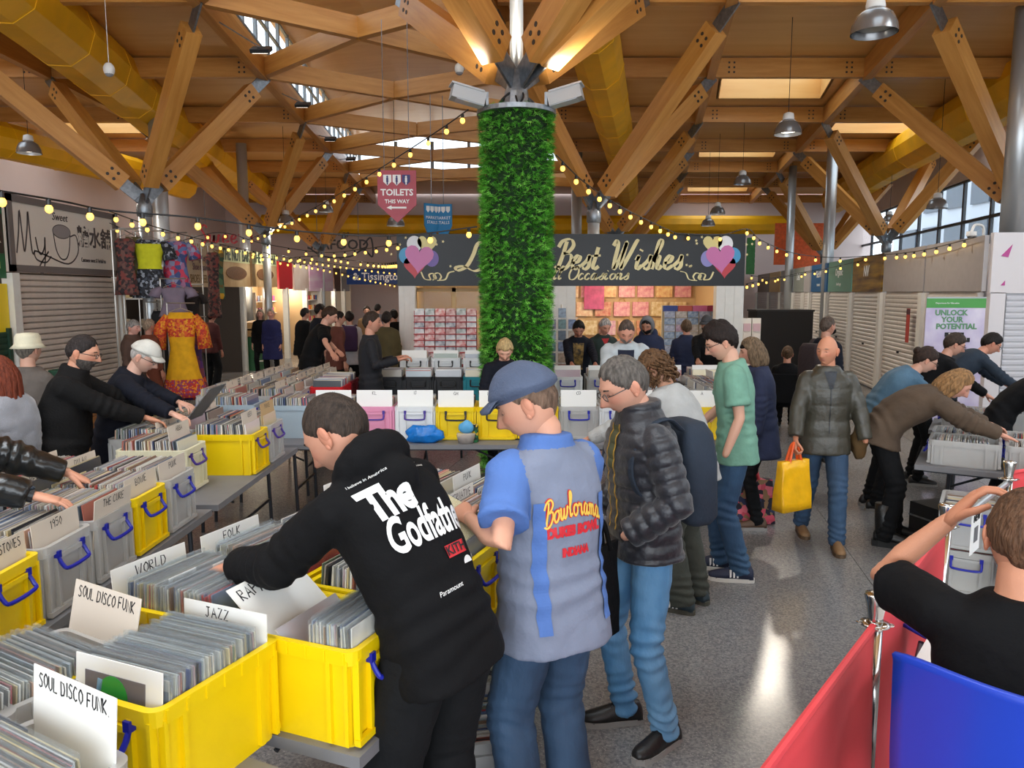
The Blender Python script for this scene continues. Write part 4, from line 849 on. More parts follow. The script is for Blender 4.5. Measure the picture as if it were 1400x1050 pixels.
table('Grey folding table of the left wing behind the pink crates', -2.55, 8.95, 1.3, 2.5, 0)
table('Grey folding table at the back left by the hedge column', -1.15, 10.1, 1.45, 1.1, 0)
table('Grey folding table at the back right by the hedge column', 1.35, 10.0, 1.8, 1.0, 0)
table('Grey folding table at the back right below the card shop', 2.66, 10.0, 0.78, 1.0, 0)
table('Grey folding table of the right wing beside the green-shirted man', 2.25, 8.5, 0.86, 1.8, 0)
table('Grey folding table at the right edge under low clear boxes', 4.24, 5.86, 1.9, 0.86, math.radians(-32))
table('Grey folding table farther along the right edge', 5.15, 7.45, 1.8, 0.86, math.radians(-32))

def rrect(hx, hy, r, k=4):
    out = []
    for cx, cy, a0 in ((hx-r, hy-r, 0), (-hx+r, hy-r, 90), (-hx+r, -hy+r, 180), (hx-r, -hy+r, 270)):
        for i in range(k+1): a = math.radians(a0+90*i/k); out.append((cx+r*math.cos(a), cy+r*math.sin(a)))
    return out
def crate_mesh(name, L_, W_, H_, m):
    mb = MB(); hx, hy = W_/2, L_/2; R3 = lambda s_, z, q=0: [Vector((x*1.0, y*1.0, z)) for x, y in rrect((hx-0.012)*s_-q, (hy-0.012)*s_-q, 0.035)]
    out = [R3(0.965, 0), R3(0.985, H_-0.045), ]
    rim0 = [Vector((x, y, H_-0.045)) for x, y in rrect(hx-0.003, hy-0.003, 0.04)]; rim1 = [Vector((x, y, H_)) for x, y in rrect(hx, hy, 0.042)]
    inn1 = [Vector((x, y, H_)) for x, y in rrect(hx-0.022, hy-0.022, 0.03)]; inn0 = R3(0.965, 0.008, 0.006)
    mb.rings(out+[rim0, rim1, inn1, inn0], cap=True)
    # corner posts and vertical ribs
    for sx in (-1, 1):
        for yy in (-0.30*L_, 0.30*L_): mb.box((sx*(hx-0.014), yy, H_*0.47), (0.024, 0.016, H_*0.86))
        for yy in (-0.47*L_, 0.47*L_): mb.box((sx*(hx-0.012), yy*0.92, H_*0.47), (0.022, 0.012, H_*0.86))
    for sy in (-1, 1):
        for xx in (-0.24*W_, 0.24*W_): mb.box((xx, sy*(hy-0.014), H_*0.47), (0.016, 0.026, H_*0.86))
        for xx in (-0.42*W_, 0.42*W_): mb.box((xx, sy*(hy-0.012), H_*0.47), (0.012, 0.022, H_*0.86))
        mb.box((0, sy*(hy-0.006), H_-0.06), (W_*0.42, 0.022, 0.02)); mb.box((0, sy*(hy-0.006), 0.02), (W_*0.9, 0.02, 0.02))
    for sx in (-1, 1):
        for i in range(7): mb.box((sx*(hx-0.004), (-0.42+0.14*i)*L_, H_-0.022), (0.012, 0.008, 0.036))
    return mb.mesh(name, (m,))
def handle_mesh(name, W_, H_, m):
    w_ = W_*0.24
    mb = MB().tube(catmull([(-w_, 0.0, H_-0.05), (-w_*1.02, 0.024, H_-0.095), (-w_*0.8, 0.04, H_-0.115), (w_*0.8, 0.04, H_-0.115), (w_*1.02, 0.024, H_-0.095), (w_, 0.0, H_-0.05)], 4), 0.0085, 8)
    for s_ in (-1, 1): mb.box((s_*w_, 0.004, H_-0.05), (0.022, 0.022, 0.03))
    return mb.mesh(name, (m,))
CM = {'yellow': mat('crate_yellow', '#f2cf04', 0.38, var=0.05, vscale=3), 'clear': plastic_clear('crate_clear', '#d3d1cd', 0.54, 0.3), 'white': mat('crate_white', '#e2e4e4', 0.4), 'pink': plastic_clear('crate_pink', '#f0a0c0', 0.85, 0.3), 'red': mat('crate_red', '#cc1a22', 0.4), 'darkred': mat('crate_darkred', '#7c1020', 0.4), 'teal': mat('crate_teal', '#1a8a98', 0.4), 'black': mat('crate_black', '#232326', 0.5), 'cream': mat('crate_cream', '#e3ddbe', 0.45), 'pale': plastic_clear('crate_pale', '#bccdd8', 0.72, 0.3)}
HM = {'blue': mat('handle_blue', '#16209a', 0.35), 'black': M_BLACK, 'purple': mat('handle_purple', '#3a1f86', 0.35)}
CRM = {}
def crate(col, cx, cy, rz, where, z=TZ, size='std', handles='blue', group='record crates'):
    dims = {'std': (0.48, 0.375, 0.31), 'low': (0.50, 0.40, 0.20)}[size]
    k = (col, size)
    if k not in CRM: CRM[k] = crate_mesh('crate_body', *dims, CM[col])
    hk = ('h', handles, size)
    if hk not in CRM: CRM[hk] = handle_mesh('handle', dims[1], dims[2], HM[handles])
    t = thing('record_crate', '%s plastic crate of records %s' % ({'clear': 'Clear', 'pale': 'Pale blue clear', 'darkred': 'Dark red'}.get(col, col.capitalize()), where), 'crate', (cx, cy, z), rz, group)
    link('crate_body', CRM[k], t)
    for s_ in (1, -1):
        h_ = link('handle', CRM[hk], t); h_.location = (0, s_*(dims[0]/2-0.008), 0); h_.rotation_euler = (0, 0, 0 if s_ > 0 else math.pi)
    return Matrix.Translation((cx, cy, z)) @ Matrix.Rotation(rz, 4, 'Z')
# --- record sleeves
RPAL = ['#c9c7c0', '#bcb9b2', '#d6d2c6', '#a9aab0', '#8f949c', '#d9d5cf', '#6f7a86', '#b9b0a2', '#e2dfd8', '#9a938c', '#4c5058', '#b06a5c', '#c84a4e', '#5e6f94', '#7a8aa8', '#c8b890', '#d8c9a0', '#8a6f5c', '#3c4a78', '#b8a0a8', '#74806c', '#a8b4bc', '#2c2e34', '#d0a890']
RW = [10, 8, 9, 8, 7, 8, 5, 7, 7, 6, 5, 4, 4, 4, 4, 5, 5, 4, 3, 4, 3, 5, 4, 4]
M_SLV = plastic_clear('sleeve_film', '#e2e4e6', 0.08, 0.12)
def rec_mesh(i):
    m = mat('record_%d' % i, RPAL[i], 0.3, var=0.22, vscale=11, coat=0.5)
    mb = MB().box((0, 0, 0.1575), (0.315, 0.0042, 0.315), m=0); mb.box((0, 0, 0.166), (0.322, 0.0062, 0.330), m=1)
    return mb.mesh('record_sleeve', (m, M_SLV))
RMESH = [rec_mesh(i) for i in range(len(RPAL))]
STV, STF, STC = [], [], []
M_STUFF = mat('record_mix', '#c0c0c0', 0.3, attr='Col', coat=0.4)
def records(M, L_, label=None, group=None, n=46, z0=0.05, y0=None, y1=None, lean=0.10, w_=0.315, z1=0.315):
    """a row of record sleeves along the crate's long axis; labelled ones are objects, the rest go into one mass"""
    a = -L_/2+0.035 if y0 is None else y0; b = L_/2-0.03 if y1 is None else y1
    for i in range(n):
        y = a+(b-a)*(i+0.5)/n+random.uniform(-0.0015, 0.0015); ln = -lean*(1-1.6*i/n)+random.uniform(-0.03, 0.03); k = random.choices(range(len(RPAL)), RW)[0]
        Mr = M @ Matrix.Translation((random.uniform(-0.006, 0.006), y, z0+random.uniform(0, 0.012))) @ Matrix.Rotation(ln, 4, 'X') @ Matrix.Rotation(random.uniform(-0.012, 0.012), 4, 'Y')
        if label:
            o = link('record_sleeve', RMESH[k]); o.matrix_world = Mr; tag(o, label, 'record', group)
        else:
            b0 = len(STV); hw = w_/2
            for zz in (0, z1):
                for x, yy in ((-hw, -0.0028), (hw, -0.0028), (hw, 0.0028), (-hw, 0.0028)): STV.append(tuple(Mr @ Vector((x, yy, zz))))
            for f in ((3, 2, 1, 0), (4, 5, 6, 7), (0, 1, 5, 4), (1, 2, 6, 5), (2, 3, 7, 6), (3, 0, 4, 7)): STF.append(tuple(b0+q for q in f))
            c = srgb(RPAL[k]); STC.extend([(*c, 1)]*8)
M_CARD = mat('divider_white', '#ecebe6', 0.5); M_CARDB = mat('divider_beige', '#d6cabb', 0.55)
M_MARK = mat('marker_ink', '#16161a', 0.6)
def divider(M, y, body, where, m=None, h_=0.42, w_=0.33, lean=-0.1, size=0.035, u=0.0, z0=0.05, flip=False, x=0.0, hand=True):
    t = thing('divider_card', ('Divider card lettered %s %s' % (body, where)) if body else 'Blank pale divider card standing %s' % where, 'divider', (0, 0, 0), 0, 'record divider cards')
    t.matrix_world = M @ Matrix.Translation((x, y, z0)) @ Matrix.Rotation(lean, 4, 'X') @ (Matrix.Rotation(math.pi, 4, 'Z') if flip else Matrix())
    MB().box((0, 0, h_/2), (w_, 0.003, h_)).build('card', m or M_CARD, t)
    if body:
        mb = MB(); pl, wd = strokes(body, size, CAPS, 0.22, jitter=0.06); k = min(1.0, 0.28/max(wd, 1e-3))
        ribbon(mb, [[Vector((p.x*k+u, p.y+h_-size*0.9, 0)) for p in q] for q in pl], size*0.13, None, 0.0022, M_UPRIGHT); mb.build('lettering', M_MARK, t)
    return t
LS = 0.48
def d2r(a): return math.radians(a)
# foreground, bottom-left table
M = crate('yellow', -0.97, 2.10, d2r(-23), 'nearest the camera, with the JAZZ card'); records(M, LS, 'Record sleeve in the yellow JAZZ crate', 'records in the JAZZ crate', 56, y1=0.168, y0=-0.196, lean=0.07, z0=0.04)
divider(M, 0.182, 'JAZZ', 'at the back of the near yellow crate', size=0.032, u=-0.03, lean=-0.05, h_=0.365, z0=0.03)
t = thing('album_cover', 'White album cover with a grey square and green disc facing the camera', 'record', group='featured album'); t.matrix_world = M @ Matrix.Translation((0.0, -0.208, 0.075)) @ Matrix.Rotation(-0.08, 4, 'X')
MB().box((0, 0, 0.157), (0.315, 0.004, 0.315)).build('sleeve', M_WHT, t); MB().box((-0.01, -0.003, 0.14), (0.22, 0.002, 0.27)).build('photo_print', mat('cover_grey', '#6f6a72', 0.4), t)
MB().rings([[Vector((-0.015+0.055*math.cos(a), -0.0045-k*0.001, 0.215+0.06*math.sin(a))) for a in np.linspace(0, 6.1, 22)] for k in (0, 1)]).build('green_disc', mat('cover_green', '#2f9a44', 0.4), t)
MB().box((-0.075, -0.0045, 0.17), (0.018, 0.002, 0.18), R=Matrix.Rotation(0.15, 3, 'Y')).build('blue_bar', mat('cover_blue', '#7aa6cc', 0.4), t)
M = crate('clear', -1.37, 2.03, d2r(-30), 'behind the near SOUL DISCO FUNK card'); records(M, LS, 'Record sleeve in the clear crate left of the JAZZ crate', 'records left of the JAZZ crate', 46, y1=0.16, lean=0.12, z0=0.03)
divider(M, 0.175, 'SOUL DISCO FUNK', 'at the back of the crate left of JAZZ', size=0.034, lean=-0.22, m=M_CARDB)
M = crate('clear', -1.135, 1.515, d2r(-30), 'in the bottom left corner of the view'); records(M, LS, 'Record sleeve in the clear crate at the bottom left corner', 'records in the bottom left crate', 50, y1=0.155, lean=0.12, z0=0.03)
divider(M, 0.185, 'SOUL DISCO FUNK.', 'on the tall white card nearest the camera', size=0.034, lean=-0.08, h_=0.41)
M = crate('clear', -1.52, 1.72, d2r(-30), 'cut off by the left edge at the bottom'); records(M, LS, 'Record sleeve in the clear crate cut off at the left edge', 'records at the bottom left edge', 34, y1=0.12, lean=0.16)
divider(M, 0.15, 'COLLECTABLE', 'cut off by the left edge', lean=-0.1, size=0.034)
t = thing('album_cover', 'Dark blue album cover with a light blue round label behind the front cards', 'record', group='featured album'); t.matrix_world = M @ Matrix.Translation((0.22, 0.06, 0.06)) @ Matrix.Rotation(-0.3, 4, 'X')
MB().box((0, 0, 0.157), (0.315, 0.004, 0.315)).build('sleeve', mat('cover_dark', '#23283a', 0.3), t); MB().rings([[Vector((0.08+0.055*math.cos(a), -0.003-k*0.001, 0.22+0.055*math.sin(a))) for a in np.linspace(0, 6.1, 22)] for k in (0, 1)]).build('round_label', mat('cover_cyan', '#2c9ad8', 0.4), t)
# foreground, long table: records stacked along the crate's long axis, which runs across the table
RA = -math.pi/2-0.38
cA = lambda i: (-1.08+0.145*i, 2.585+0.372*i); cB = lambda i: (-0.615+0.145*i, 2.395+0.372*i)
M = crate('yellow', *cA(0), RA, 'with the WORLD card'); records(M, LS, 'Record sleeve in the crate with the WORLD card', 'records in the WORLD crate', 48, lean=0.1, z0=0.07)
divider(M, -0.215, 'WORLD', 'at the left of its yellow crate', lean=0.08, size=0.036, h_=0.37, flip=True)
divider(M, 0.02, 'REGGAE', 'among the WORLD records', h_=0.355, w_=0.12, x=-0.10, size=0.022, lean=0.03, flip=True); divider(M, -0.03, 'FRANCE', 'in the middle of the WORLD records', h_=0.355, w_=0.12, x=0.06, size=0.02, lean=0.0, flip=True)
M = crate('yellow', *cB(0), RA, 'at the table corner below the RAP card'); records(M, LS, 'Record sleeve in the corner yellow crate by the hoodie', 'records in the corner crate', 34, y0=0.06, lean=0.03)
t = divider(M, 0.10, 'RAP/HIP HOP', 'lying back over the corner crate', lean=0.85, size=0.04, h_=0.46, w_=0.33, flip=True, z0=0.12)
t = thing('album_cover', 'Pale album cover lying flat across the corner crate', 'record', group='featured album'); t.matrix_world = M @ Matrix.Translation((0.0, 0.040, 0.205)) @ Matrix.Rotation(2.30, 4, 'X')
MB().box((0, 0, 0), (0.315, 0.315, 0.005)).build('sleeve', mat('cover_haze', '#b9bec6', 0.15, col2='#c8b0ac', vscale=6, coat=0.6), t); MB().box((0.03, 0.01, -0.003), (0.12, 0.03, 0.001)).build('cover_print', mat('cover_brownish', '#a88a7c', 0.4), t)
M = crate('yellow', *cA(1), RA, 'with the FOLK card'); records(M, LS, 'Record sleeve in the crate with the FOLK card', 'records in the FOLK crate', 28, lean=0.1, z0=0.07); divider(M, -0.2, 'FOLK', 'behind the WORLD crate', size=0.034, lean=0.08, flip=True, h_=0.37)
Ms = [crate('yellow', *cB(1), RA, 'behind the black hoodie on the long table'), crate('yellow', *cB(2), RA, 'in front of the bowling-shirt man with a blue handle'), crate('clear', *cA(2), RA, 'third along the left side of the long table'), crate('clear', *cA(3), RA, 'with the BRITISH card'), crate('clear', *cB(3), RA, 'with the ALTERNATIVE card'), crate('clear', *cA(4), RA, 'with the ROCK card'), crate('yellow', *cB(4), RA, 'at the far end of the long table')]
for i, (q, tx) in enumerate(zip(Ms, (None, 'INDIE', None, 'BRITISH', 'ALTERNATIVE', 'ROCK', 'PUNK'))):
    records(q, LS, n=44, z0=0.06)
    if tx: divider(q, -0.19 if i != 4 else -0.05, tx, 'on the long table left of the bowling shirt', size=0.034, h_=0.385, lean=0.08, flip=True)
# left row, aisle side: long axis across the row, faces towards the aisle
RL = math.pi/2
rowL = [('clear', 2.46, None), ('yellow', 2.85, 'ROLLING STONES'), ('clear', 3.235, '1950'), ('clear', 3.62, 'THE CURE'), ('yellow', 4.0, 'BOWIE'), ('clear', 4.385, 'PUNK')]
wl = ['at the near end of the left row', 'with the ROLLING STONES card in the left row', 'with the 1950 card in the left row', 'with THE CURE card in the left row', 'with the BOWIE card in the left row', 'at the far end of the near left table']
for i, (c, y, tx) in enumerate(rowL):
    M = crate(c, -2.16, y, RL, wl[i]); records(M, LS, n=44, z0=0.06)
    if tx: divider(M, -0.20, tx, 'facing the aisle in the left row', M_CARDB, h_=0.355, size=0.036, lean=-0.06 if i != 3 else 0.1, w_=0.34)
    M = crate('clear', -2.66, y, RL, ['first', 'second', 'third', 'fourth', 'fifth', 'sixth'][i]+' along the wall side of the near left table'); records(M, LS, n=44, z0=0.06)
    tb = [None, 'COMPILATIONS', 'BLUES', 'SOUNDTRACKS', 'BEATLES', 'DYLAN'][i]
    if tb: divider(M, -0.18, tb, 'on the wall side of the left row', M_CARDB, h_=0.37, size=0.034)
    if i > 1: divider(M, 0.05, ['', '', 'SKA', 'DEEP PURPLE', 'FLEETWOOD', 'GENESIS'][i], 'inside a wall-side crate', M_CARDB, h_=0.37, size=0.03)
M = crate('cream', -2.42, 5.22, RL, 'set back at the near end of the second left table', handles='purple'); records(M, LS, n=44, z0=0.05); divider(M, -0.16, 'ABBA', 'in the cream crate', M_CARDB, h_=0.42, size=0.034)
M = crate('yellow', -2.16, 5.80, RL, 'showing its long side in the second left table', handles='purple'); records(M, LS, n=40, z0=0.06); divider(M, -0.19, 'QUEEN', 'at the aisle end of the lone yellow crate', M_CARDB, h_=0.42, size=0.034)
M = crate('clear', -2.16, 6.20, RL, 'just beyond the lone yellow crate', handles='purple'); records(M, LS, n=44, z0=0.06); divider(M, -0.2, 'PRINCE', 'beyond the lone yellow crate', mat('divider_tan', '#c8a878', 0.6), h_=0.43, size=0.034)
for i, y in enumerate((5.62, 6.02, 6.42)):
    M = crate('clear', -2.68, y, RL, ['nearest', 'middle', 'farthest'][i]+' on the wall side of the second left table'); records(M, LS, n=44, z0=0.06); divider(M, -0.15, ['METAL', 'SMITHS', 'WHO'][i], 'on the wall side of the second left table', M_CARDB, h_=0.38, size=0.034)
# far row
M = crate('pale', -2.62, 7.18, RL, 'at the left end of the far row', z=TZ+0.02, handles='purple'); records(M, LS, n=44, z0=0.06)
M = crate('pale', -2.08, 7.28, RL, 'next to the pink crates in the far row', handles='purple'); records(M, LS, n=44, z0=0.06)
far = [('pink', -1.66, 'M', 'purple', 'on the left of the two pink ones'), ('pink', -1.28, 'KL', 'purple', 'on the right of the two pink ones'), ('white', -0.90, 'IJ', 'purple', 'between the pink and yellow ones'), ('yellow', -0.52, 'GH', 'black', 'first yellow one in the far row'), ('yellow', -0.14, 'NEW VINYL', 'black', 'second yellow one in the far row'), ('yellow', 0.24, 'EF', 'black', 'behind the flat-capped man in the far row'), ('clear', 0.62, 'CD', 'blue', 'with tall white cards behind the puffer jacket'), ('white', 1.0, 'NEW PUNK', 'blue', 'right of the puffer jacket in the far row'), ('clear', 1.38, 'B', 'blue', 'beyond the curly-haired browser'), ('yellow', 1.76, 'A', 'black', 'at the right end of the far row')]
for c, x, tx, hc, wh in far:
    M = crate(c, x, 7.27 if c != 'yellow' else 7.24, 0, wh, handles=hc); records(M, LS, n=44, z0=0.05)
    divider(M, -0.2, tx, 'standing at the front of the far row', h_=0.41, size=0.03, lean=-0.04)
# wings and back tables
k = 0
for y in (7.95, 8.36, 8.77, 9.18, 9.59, 9.98):
    for x in (-3.0, -2.5):
        M = crate('clear', x, y, RL, '%s in the left wing, %s column' % (['first', 'second', 'third', 'fourth', 'fifth', 'sixth'][k//2], ['outer', 'inner'][k % 2])); records(M, LS, n=36, z0=0.06); k += 1
        divider(M, -0.12, ['X', 'Y', 'FUNK', 'DISCO', 'GOTH', 'DUB', 'HOUSE', 'TRIP HOP', 'SYNTH', 'GLAM', 'MOD', 'TWO TONE'][k-1], 'in the left wing of tables', M_CARDB, h_=0.40, size=0.03)
M = crate('red', -2.08, 8.75, 0, 'in the left wing beside the man in the black jumper', handles='black'); records(M, LS, n=40, z0=0.06)
M = crate('darkred', -2.1, 9.30, 0, 'behind the bright red one', handles='black'); records(M, LS, n=40, z0=0.06)
for i, x in enumerate((-1.30, -0.88, -0.46)):
    M = crate('white', x, 10.36, 0, ['left', 'middle', 'right'][i]+' of three raised on the back table', z=0.93, handles='black'); records(M, LS, n=36, z0=0.04)
    divider(M, -0.2, None, 'at the front of the raised white crates', h_=0.36)
o = MB().box((0, 0, 0), (1.35, 0.46, 0.188)).box((0, -0.235, 0), (1.3, 0.012, 0.12)).build('display_riser', mat('riser_grey', '#8a8a8c', 0.6), loc=(-0.9, 10.36, 0.834)); tag(o, 'Low grey riser under the three white crates', 'riser')
for i, (c, x) in enumerate((('black', -1.55), ('black', -1.18), ('black', -0.8), ('teal', -0.43))):
    M = crate(c, x, 9.80, 0, ['first', 'second', 'third', 'last'][i]+' at the front of the back table', handles='black'); records(M, LS, n=40, z0=0.07)
for i, (c, x, y) in enumerate((('white', 0.70, 9.80), ('clear', 1.13, 9.80), ('cream', 1.56, 9.80), ('clear', 1.98, 9.85), ('clear', 2.45, 9.85), ('clear', 2.84, 9.85))):
    M = crate(c, x, y, 0, ['left of two beside the hedge', 'right of two beside the hedge', 'in front of the cardigan man', 'right of the cardigan man', 'first below the greeting card rack', 'second below the greeting card rack', 'third below the greeting card rack', 'at the right end of the back table'][i], z=TZ); records(M, LS, n=42, z0=0.07)
    divider(M, -0.19, None, 'at the front of the right-hand back table', h_=0.40)
for i, (c, y) in enumerate((('black', 8.95), ('clear', 8.55), ('clear', 8.15), ('yellow', 7.75))):
    M = crate(c, 2.2, y, RL, ['fourth', 'third', 'second', 'nearest'][i]+' in the right wing of tables'); records(M, LS, n=42, z0=0.06)
    divider(M, -0.15, ['LIVE', 'BOX SETS', 'NEW', 'RARE'][i], 'in the right wing of tables', h_=0.41, size=0.03)
# right edge: low clear boxes
RB = math.radians(-32)
def rb(a, b, c=(4.24, 5.86)): return (c[0]+a*math.cos(RB)-b*math.sin(RB), c[1]+a*math.sin(RB)+b*math.cos(RB))
for i, (a, b) in enumerate(((-0.62, -0.16), (-0.10, -0.16), (0.42, -0.16), (-0.62, 0.24), (-0.10, 0.24), (0.42, 0.24))):
    M = crate('clear', *rb(a, b), RB+math.pi/2, 'at the %s of the right table' % ['front left', 'front middle', 'front right', 'rear left', 'rear middle', 'rear right'][i], size='low', group='low record boxes'); records(M, 0.5, n=40, z0=0.02, w_=0.18, z1=0.18, lean=0.3)
for i, (a, b) in enumerate(((-0.55, -0.1), (-0.03, -0.1), (0.5, -0.1))):
    M = crate('clear', *rb(a, b, (5.15, 7.45)), RB+math.pi/2, 'on the farther right table, %s' % ['left', 'middle', 'right'][i], size='low', group='low record boxes'); records(M, 0.5, n=40, z0=0.02, w_=0.18, z1=0.18, lean=0.3)
for i, (x, y, z) in enumerate(((3.28, 5.35, 0.0), (3.28, 5.35, 0.32), (3.72, 5.12, 0.0), (3.72, 5.12, 0.32), (3.55, 5.62, 0.3))):
    if i == 4: continue
    M = crate('clear', x, y, RB, ['at the bottom of the left floor stack', 'on top of the left floor stack', 'at the bottom of the right floor stack', 'on top of the right floor stack'][i], z=z, group='crates stacked on the floor'); records(M, LS, n=40, z0=0.01, z1=0.27, w_=0.3)
# floor boxes under the left tables
for i, (x, y) in enumerate(((-2.15, 4.75), (-0.2, 3.1))):
    M = crate('clear', x, y, 0.2, ['on the floor under the left row', 'on the floor under the long table'][i], z=0.0, group='crates stacked on the floor'); records(M, LS, n=36, z0=0.0, z1=0.27, w_=0.3)
me = bpy.data.meshes.new('record_sleeves'); me.from_pydata(STV, [], STF); ca = me.color_attributes.new('Col', 'FLOAT_COLOR', 'POINT'); ca.data.foreach_set('color', np.array(STC, dtype=np.float32).ravel()); me.materials.append(M_STUFF)
o = link('record_sleeves', me); tag(o, 'Rows of record sleeves filling the other crates on all the tables', 'records', kind='stuff')
# ================================================================ people
JOBS = []
def job(name, mb, m, parent, voxel, smooth=3, post=None):
    me = mb.mesh(name, (m,)) ; o = link(name, me, parent)
    r = o.modifiers.new('r', 'REMESH'); r.mode = 'VOXEL'; r.voxel_size = voxel
    if smooth: s_ = o.modifiers.new('s', 'SMOOTH'); s_.factor = 0.5; s_.iterations = smooth
    JOBS.append((o, m, post)); return o
def arr(me):
    n = len(me.vertices); v = np.empty(n*3, np.float32); me.vertices.foreach_get('co', v); return v.reshape(-1, 3)
def nrm(me):
    n = len(me.vertices); v = np.empty(n*3, np.float32); me.vertices.foreach_get('normal', v); return v.reshape(-1, 3)
def setco(me, v): me.vertices.foreach_set('co', np.ascontiguousarray(v, np.float32).ravel()); me.update()
def run_jobs():
    dg = bpy.context.evaluated_depsgraph_get(); dg.update()
    res = [(o, m, post, bpy.data.meshes.new_from_object(o.evaluated_get(dg))) for o, m, post in JOBS]
    for o, m, post, me in res:
        o.modifiers.clear(); old = o.data; o.data = me; me.name = old.name; bpy.data.meshes.remove(old)
        me.materials.clear(); me.materials.append(m); me.polygons.foreach_set('use_smooth', [True]*len(me.polygons))
        if post: post(o)
    JOBS.clear()
def vnoise(v, f, seed=0.0):
    """cheap smooth pseudo-noise, vectorised"""
    a = np.sin(v[:, 0]*f*1.0+1.7*np.sin(v[:, 1]*f*0.83+seed)+seed*2.1)+np.sin(v[:, 1]*f*1.13+1.5*np.sin(v[:, 2]*f*0.71+seed*1.3)+seed)+np.sin(v[:, 2]*f*0.91+1.6*np.sin(v[:, 0]*f*1.21-seed)+seed*0.7)
    return a/3
def seg_param(v, pts):
    """nearest point on a polyline: distance and arc length"""
    best = np.full(len(v), 1e9); par = np.zeros(len(v)); acc = 0
    for a, b in zip(pts, pts[1:]):
        a = np.array(a); b = np.array(b); d = b-a; L = np.linalg.norm(d)+1e-9; t = np.clip(((v-a)@d)/L**2, 0, 1); q = np.linalg.norm(v-(a+t[:, None]*d), axis=1)
        k = q < best; best[k] = q[k]; par[k] = acc+t[k]*L; acc += L
    return best, par
# ---- head: a shaped grid, x right, y forward, z up, origin at mid-head, height 0.236
NU, NV = 56, 44
def head_grid(s=1.0):
    th = np.linspace(0, 2*np.pi, NU, endpoint=False); ph = np.linspace(-np.pi/2+0.03, np.pi/2-0.03, NV)
    T, Ph = np.meshgrid(th, ph); x = np.cos(Ph)*np.sin(T); y = np.cos(Ph)*np.cos(T); z = np.sin(Ph)
    X, Y, Z = x*0.075, y*0.098, z*0.118
    k = np.clip(-Z/0.118, 0, 1); up = np.clip((Z-0.03)/0.09, 0, 1)
    X = X*(1-0.26*k**1.6); Y = np.where(Y < 0, Y*(1-0.5*k**1.1)*1.02, Y*(1-0.07*k)); Y = np.where((Y > 0), Y*(1-0.12*up), Y)
    front = np.clip(Y/0.06, 0, 1)
    g = lambda cx, cz, sx, sz: np.exp(-((X-cx)/sx)**2-((Z-cz)/sz)**2)
    G = lambda cx, cz, sx, sz: g(cx, cz, sx, sz)+(g(-cx, cz, sx, sz) if cx else 0)
    ridge = np.exp(-(X/0.0115)**2)*np.clip((0.022-Z)/0.055, 0, 1)*np.clip((Z+0.05)/0.014, 0, 1)
    dY = 0.032*ridge+0.004*np.exp(-(X/0.02)**2-((Z+0.034)/0.012)**2)-0.011*G(0.031, 0.006, 0.017, 0.012)+0.006*G(0.03, 0.029, 0.022, 0.008)+0.004*G(0.043, -0.022, 0.016, 0.016)
    dY += 0.0075*g(0, -0.062, 0.020, 0.010)-0.0035*g(0, -0.0615, 0.022, 0.0022)-0.004*g(0, -0.078, 0.02, 0.006)+0.011*g(0, -0.098, 0.020, 0.015)
    Y = Y+dY*front
    return np.stack([X, Y, Z], -1)*s, T, front
HG, HT, HF = head_grid()
def grid_faces(nu, nv):
    f = []
    for j in range(nv-1):
        for i in range(nu): a = j*nu+i; b = j*nu+(i+1) % nu; f.append((a, b, b+nu, a+nu))
    f.append(tuple(range(nu))[::-1]); f.append(tuple((nv-1)*nu+i for i in range(nu))); return [q[::-1] for q in f]
GF = grid_faces(NU, NV)
def shell(offset):
    """head grid pushed outwards by offset (NV x NU array)"""
    c = HG*np.array([1, 1, 1.0]); d = c/np.linalg.norm(c, axis=2, keepdims=True); return c+d*offset[..., None]
def hair_offset(th=0.012, front=0.072, temple=0.055, side=0.0, back=-0.075, bald=0.0, noise_=0.3, seed=1.0, vol_top=0.0, vol_back=0.0):
    az = np.abs((HT+np.pi) % (2*np.pi)-np.pi); z = HG[..., 2]
    line = np.interp(az, [0, 0.7, 1.15, 1.45, 1.75, 2.1, 3.15], [front, temple, 0.025+side, 0.0+side, 0.005+side, -0.035, back])
    line = line+0.007*vnoise(HG.reshape(-1, 3), 120, seed+5).reshape(NV, NU)
    m = np.clip((z-line)/(0.014 if th > 0.008 else 0.03), 0, 1)
    if bald > 0: m = m*np.clip((az-1.0)/0.3, 0, 1)*np.clip((0.085-bald*0.05-z+0.03*(az > 2.2))/0.02, 0, 1)
    v = HG.reshape(-1, 3); n = (vnoise(v, 95, seed)*0.6+vnoise(v, 210, seed+2)*0.4).reshape(NV, NU)
    t = th*(1+noise_*n)+vol_top*np.clip(z/0.118, 0, 1)**1.5+vol_back*np.clip((az-1.6)/1.5, 0, 1)
    return np.where(m > 0, t*m**0.6-0.003*(1-m)**2, -0.006)
SKIN = mat('skin', '#c89478', 0.52, attr='Col', spec=0.35, bump=0.12, bscale=220)
def hexc(h): return np.array([*srgb(h), 1.0], np.float32)
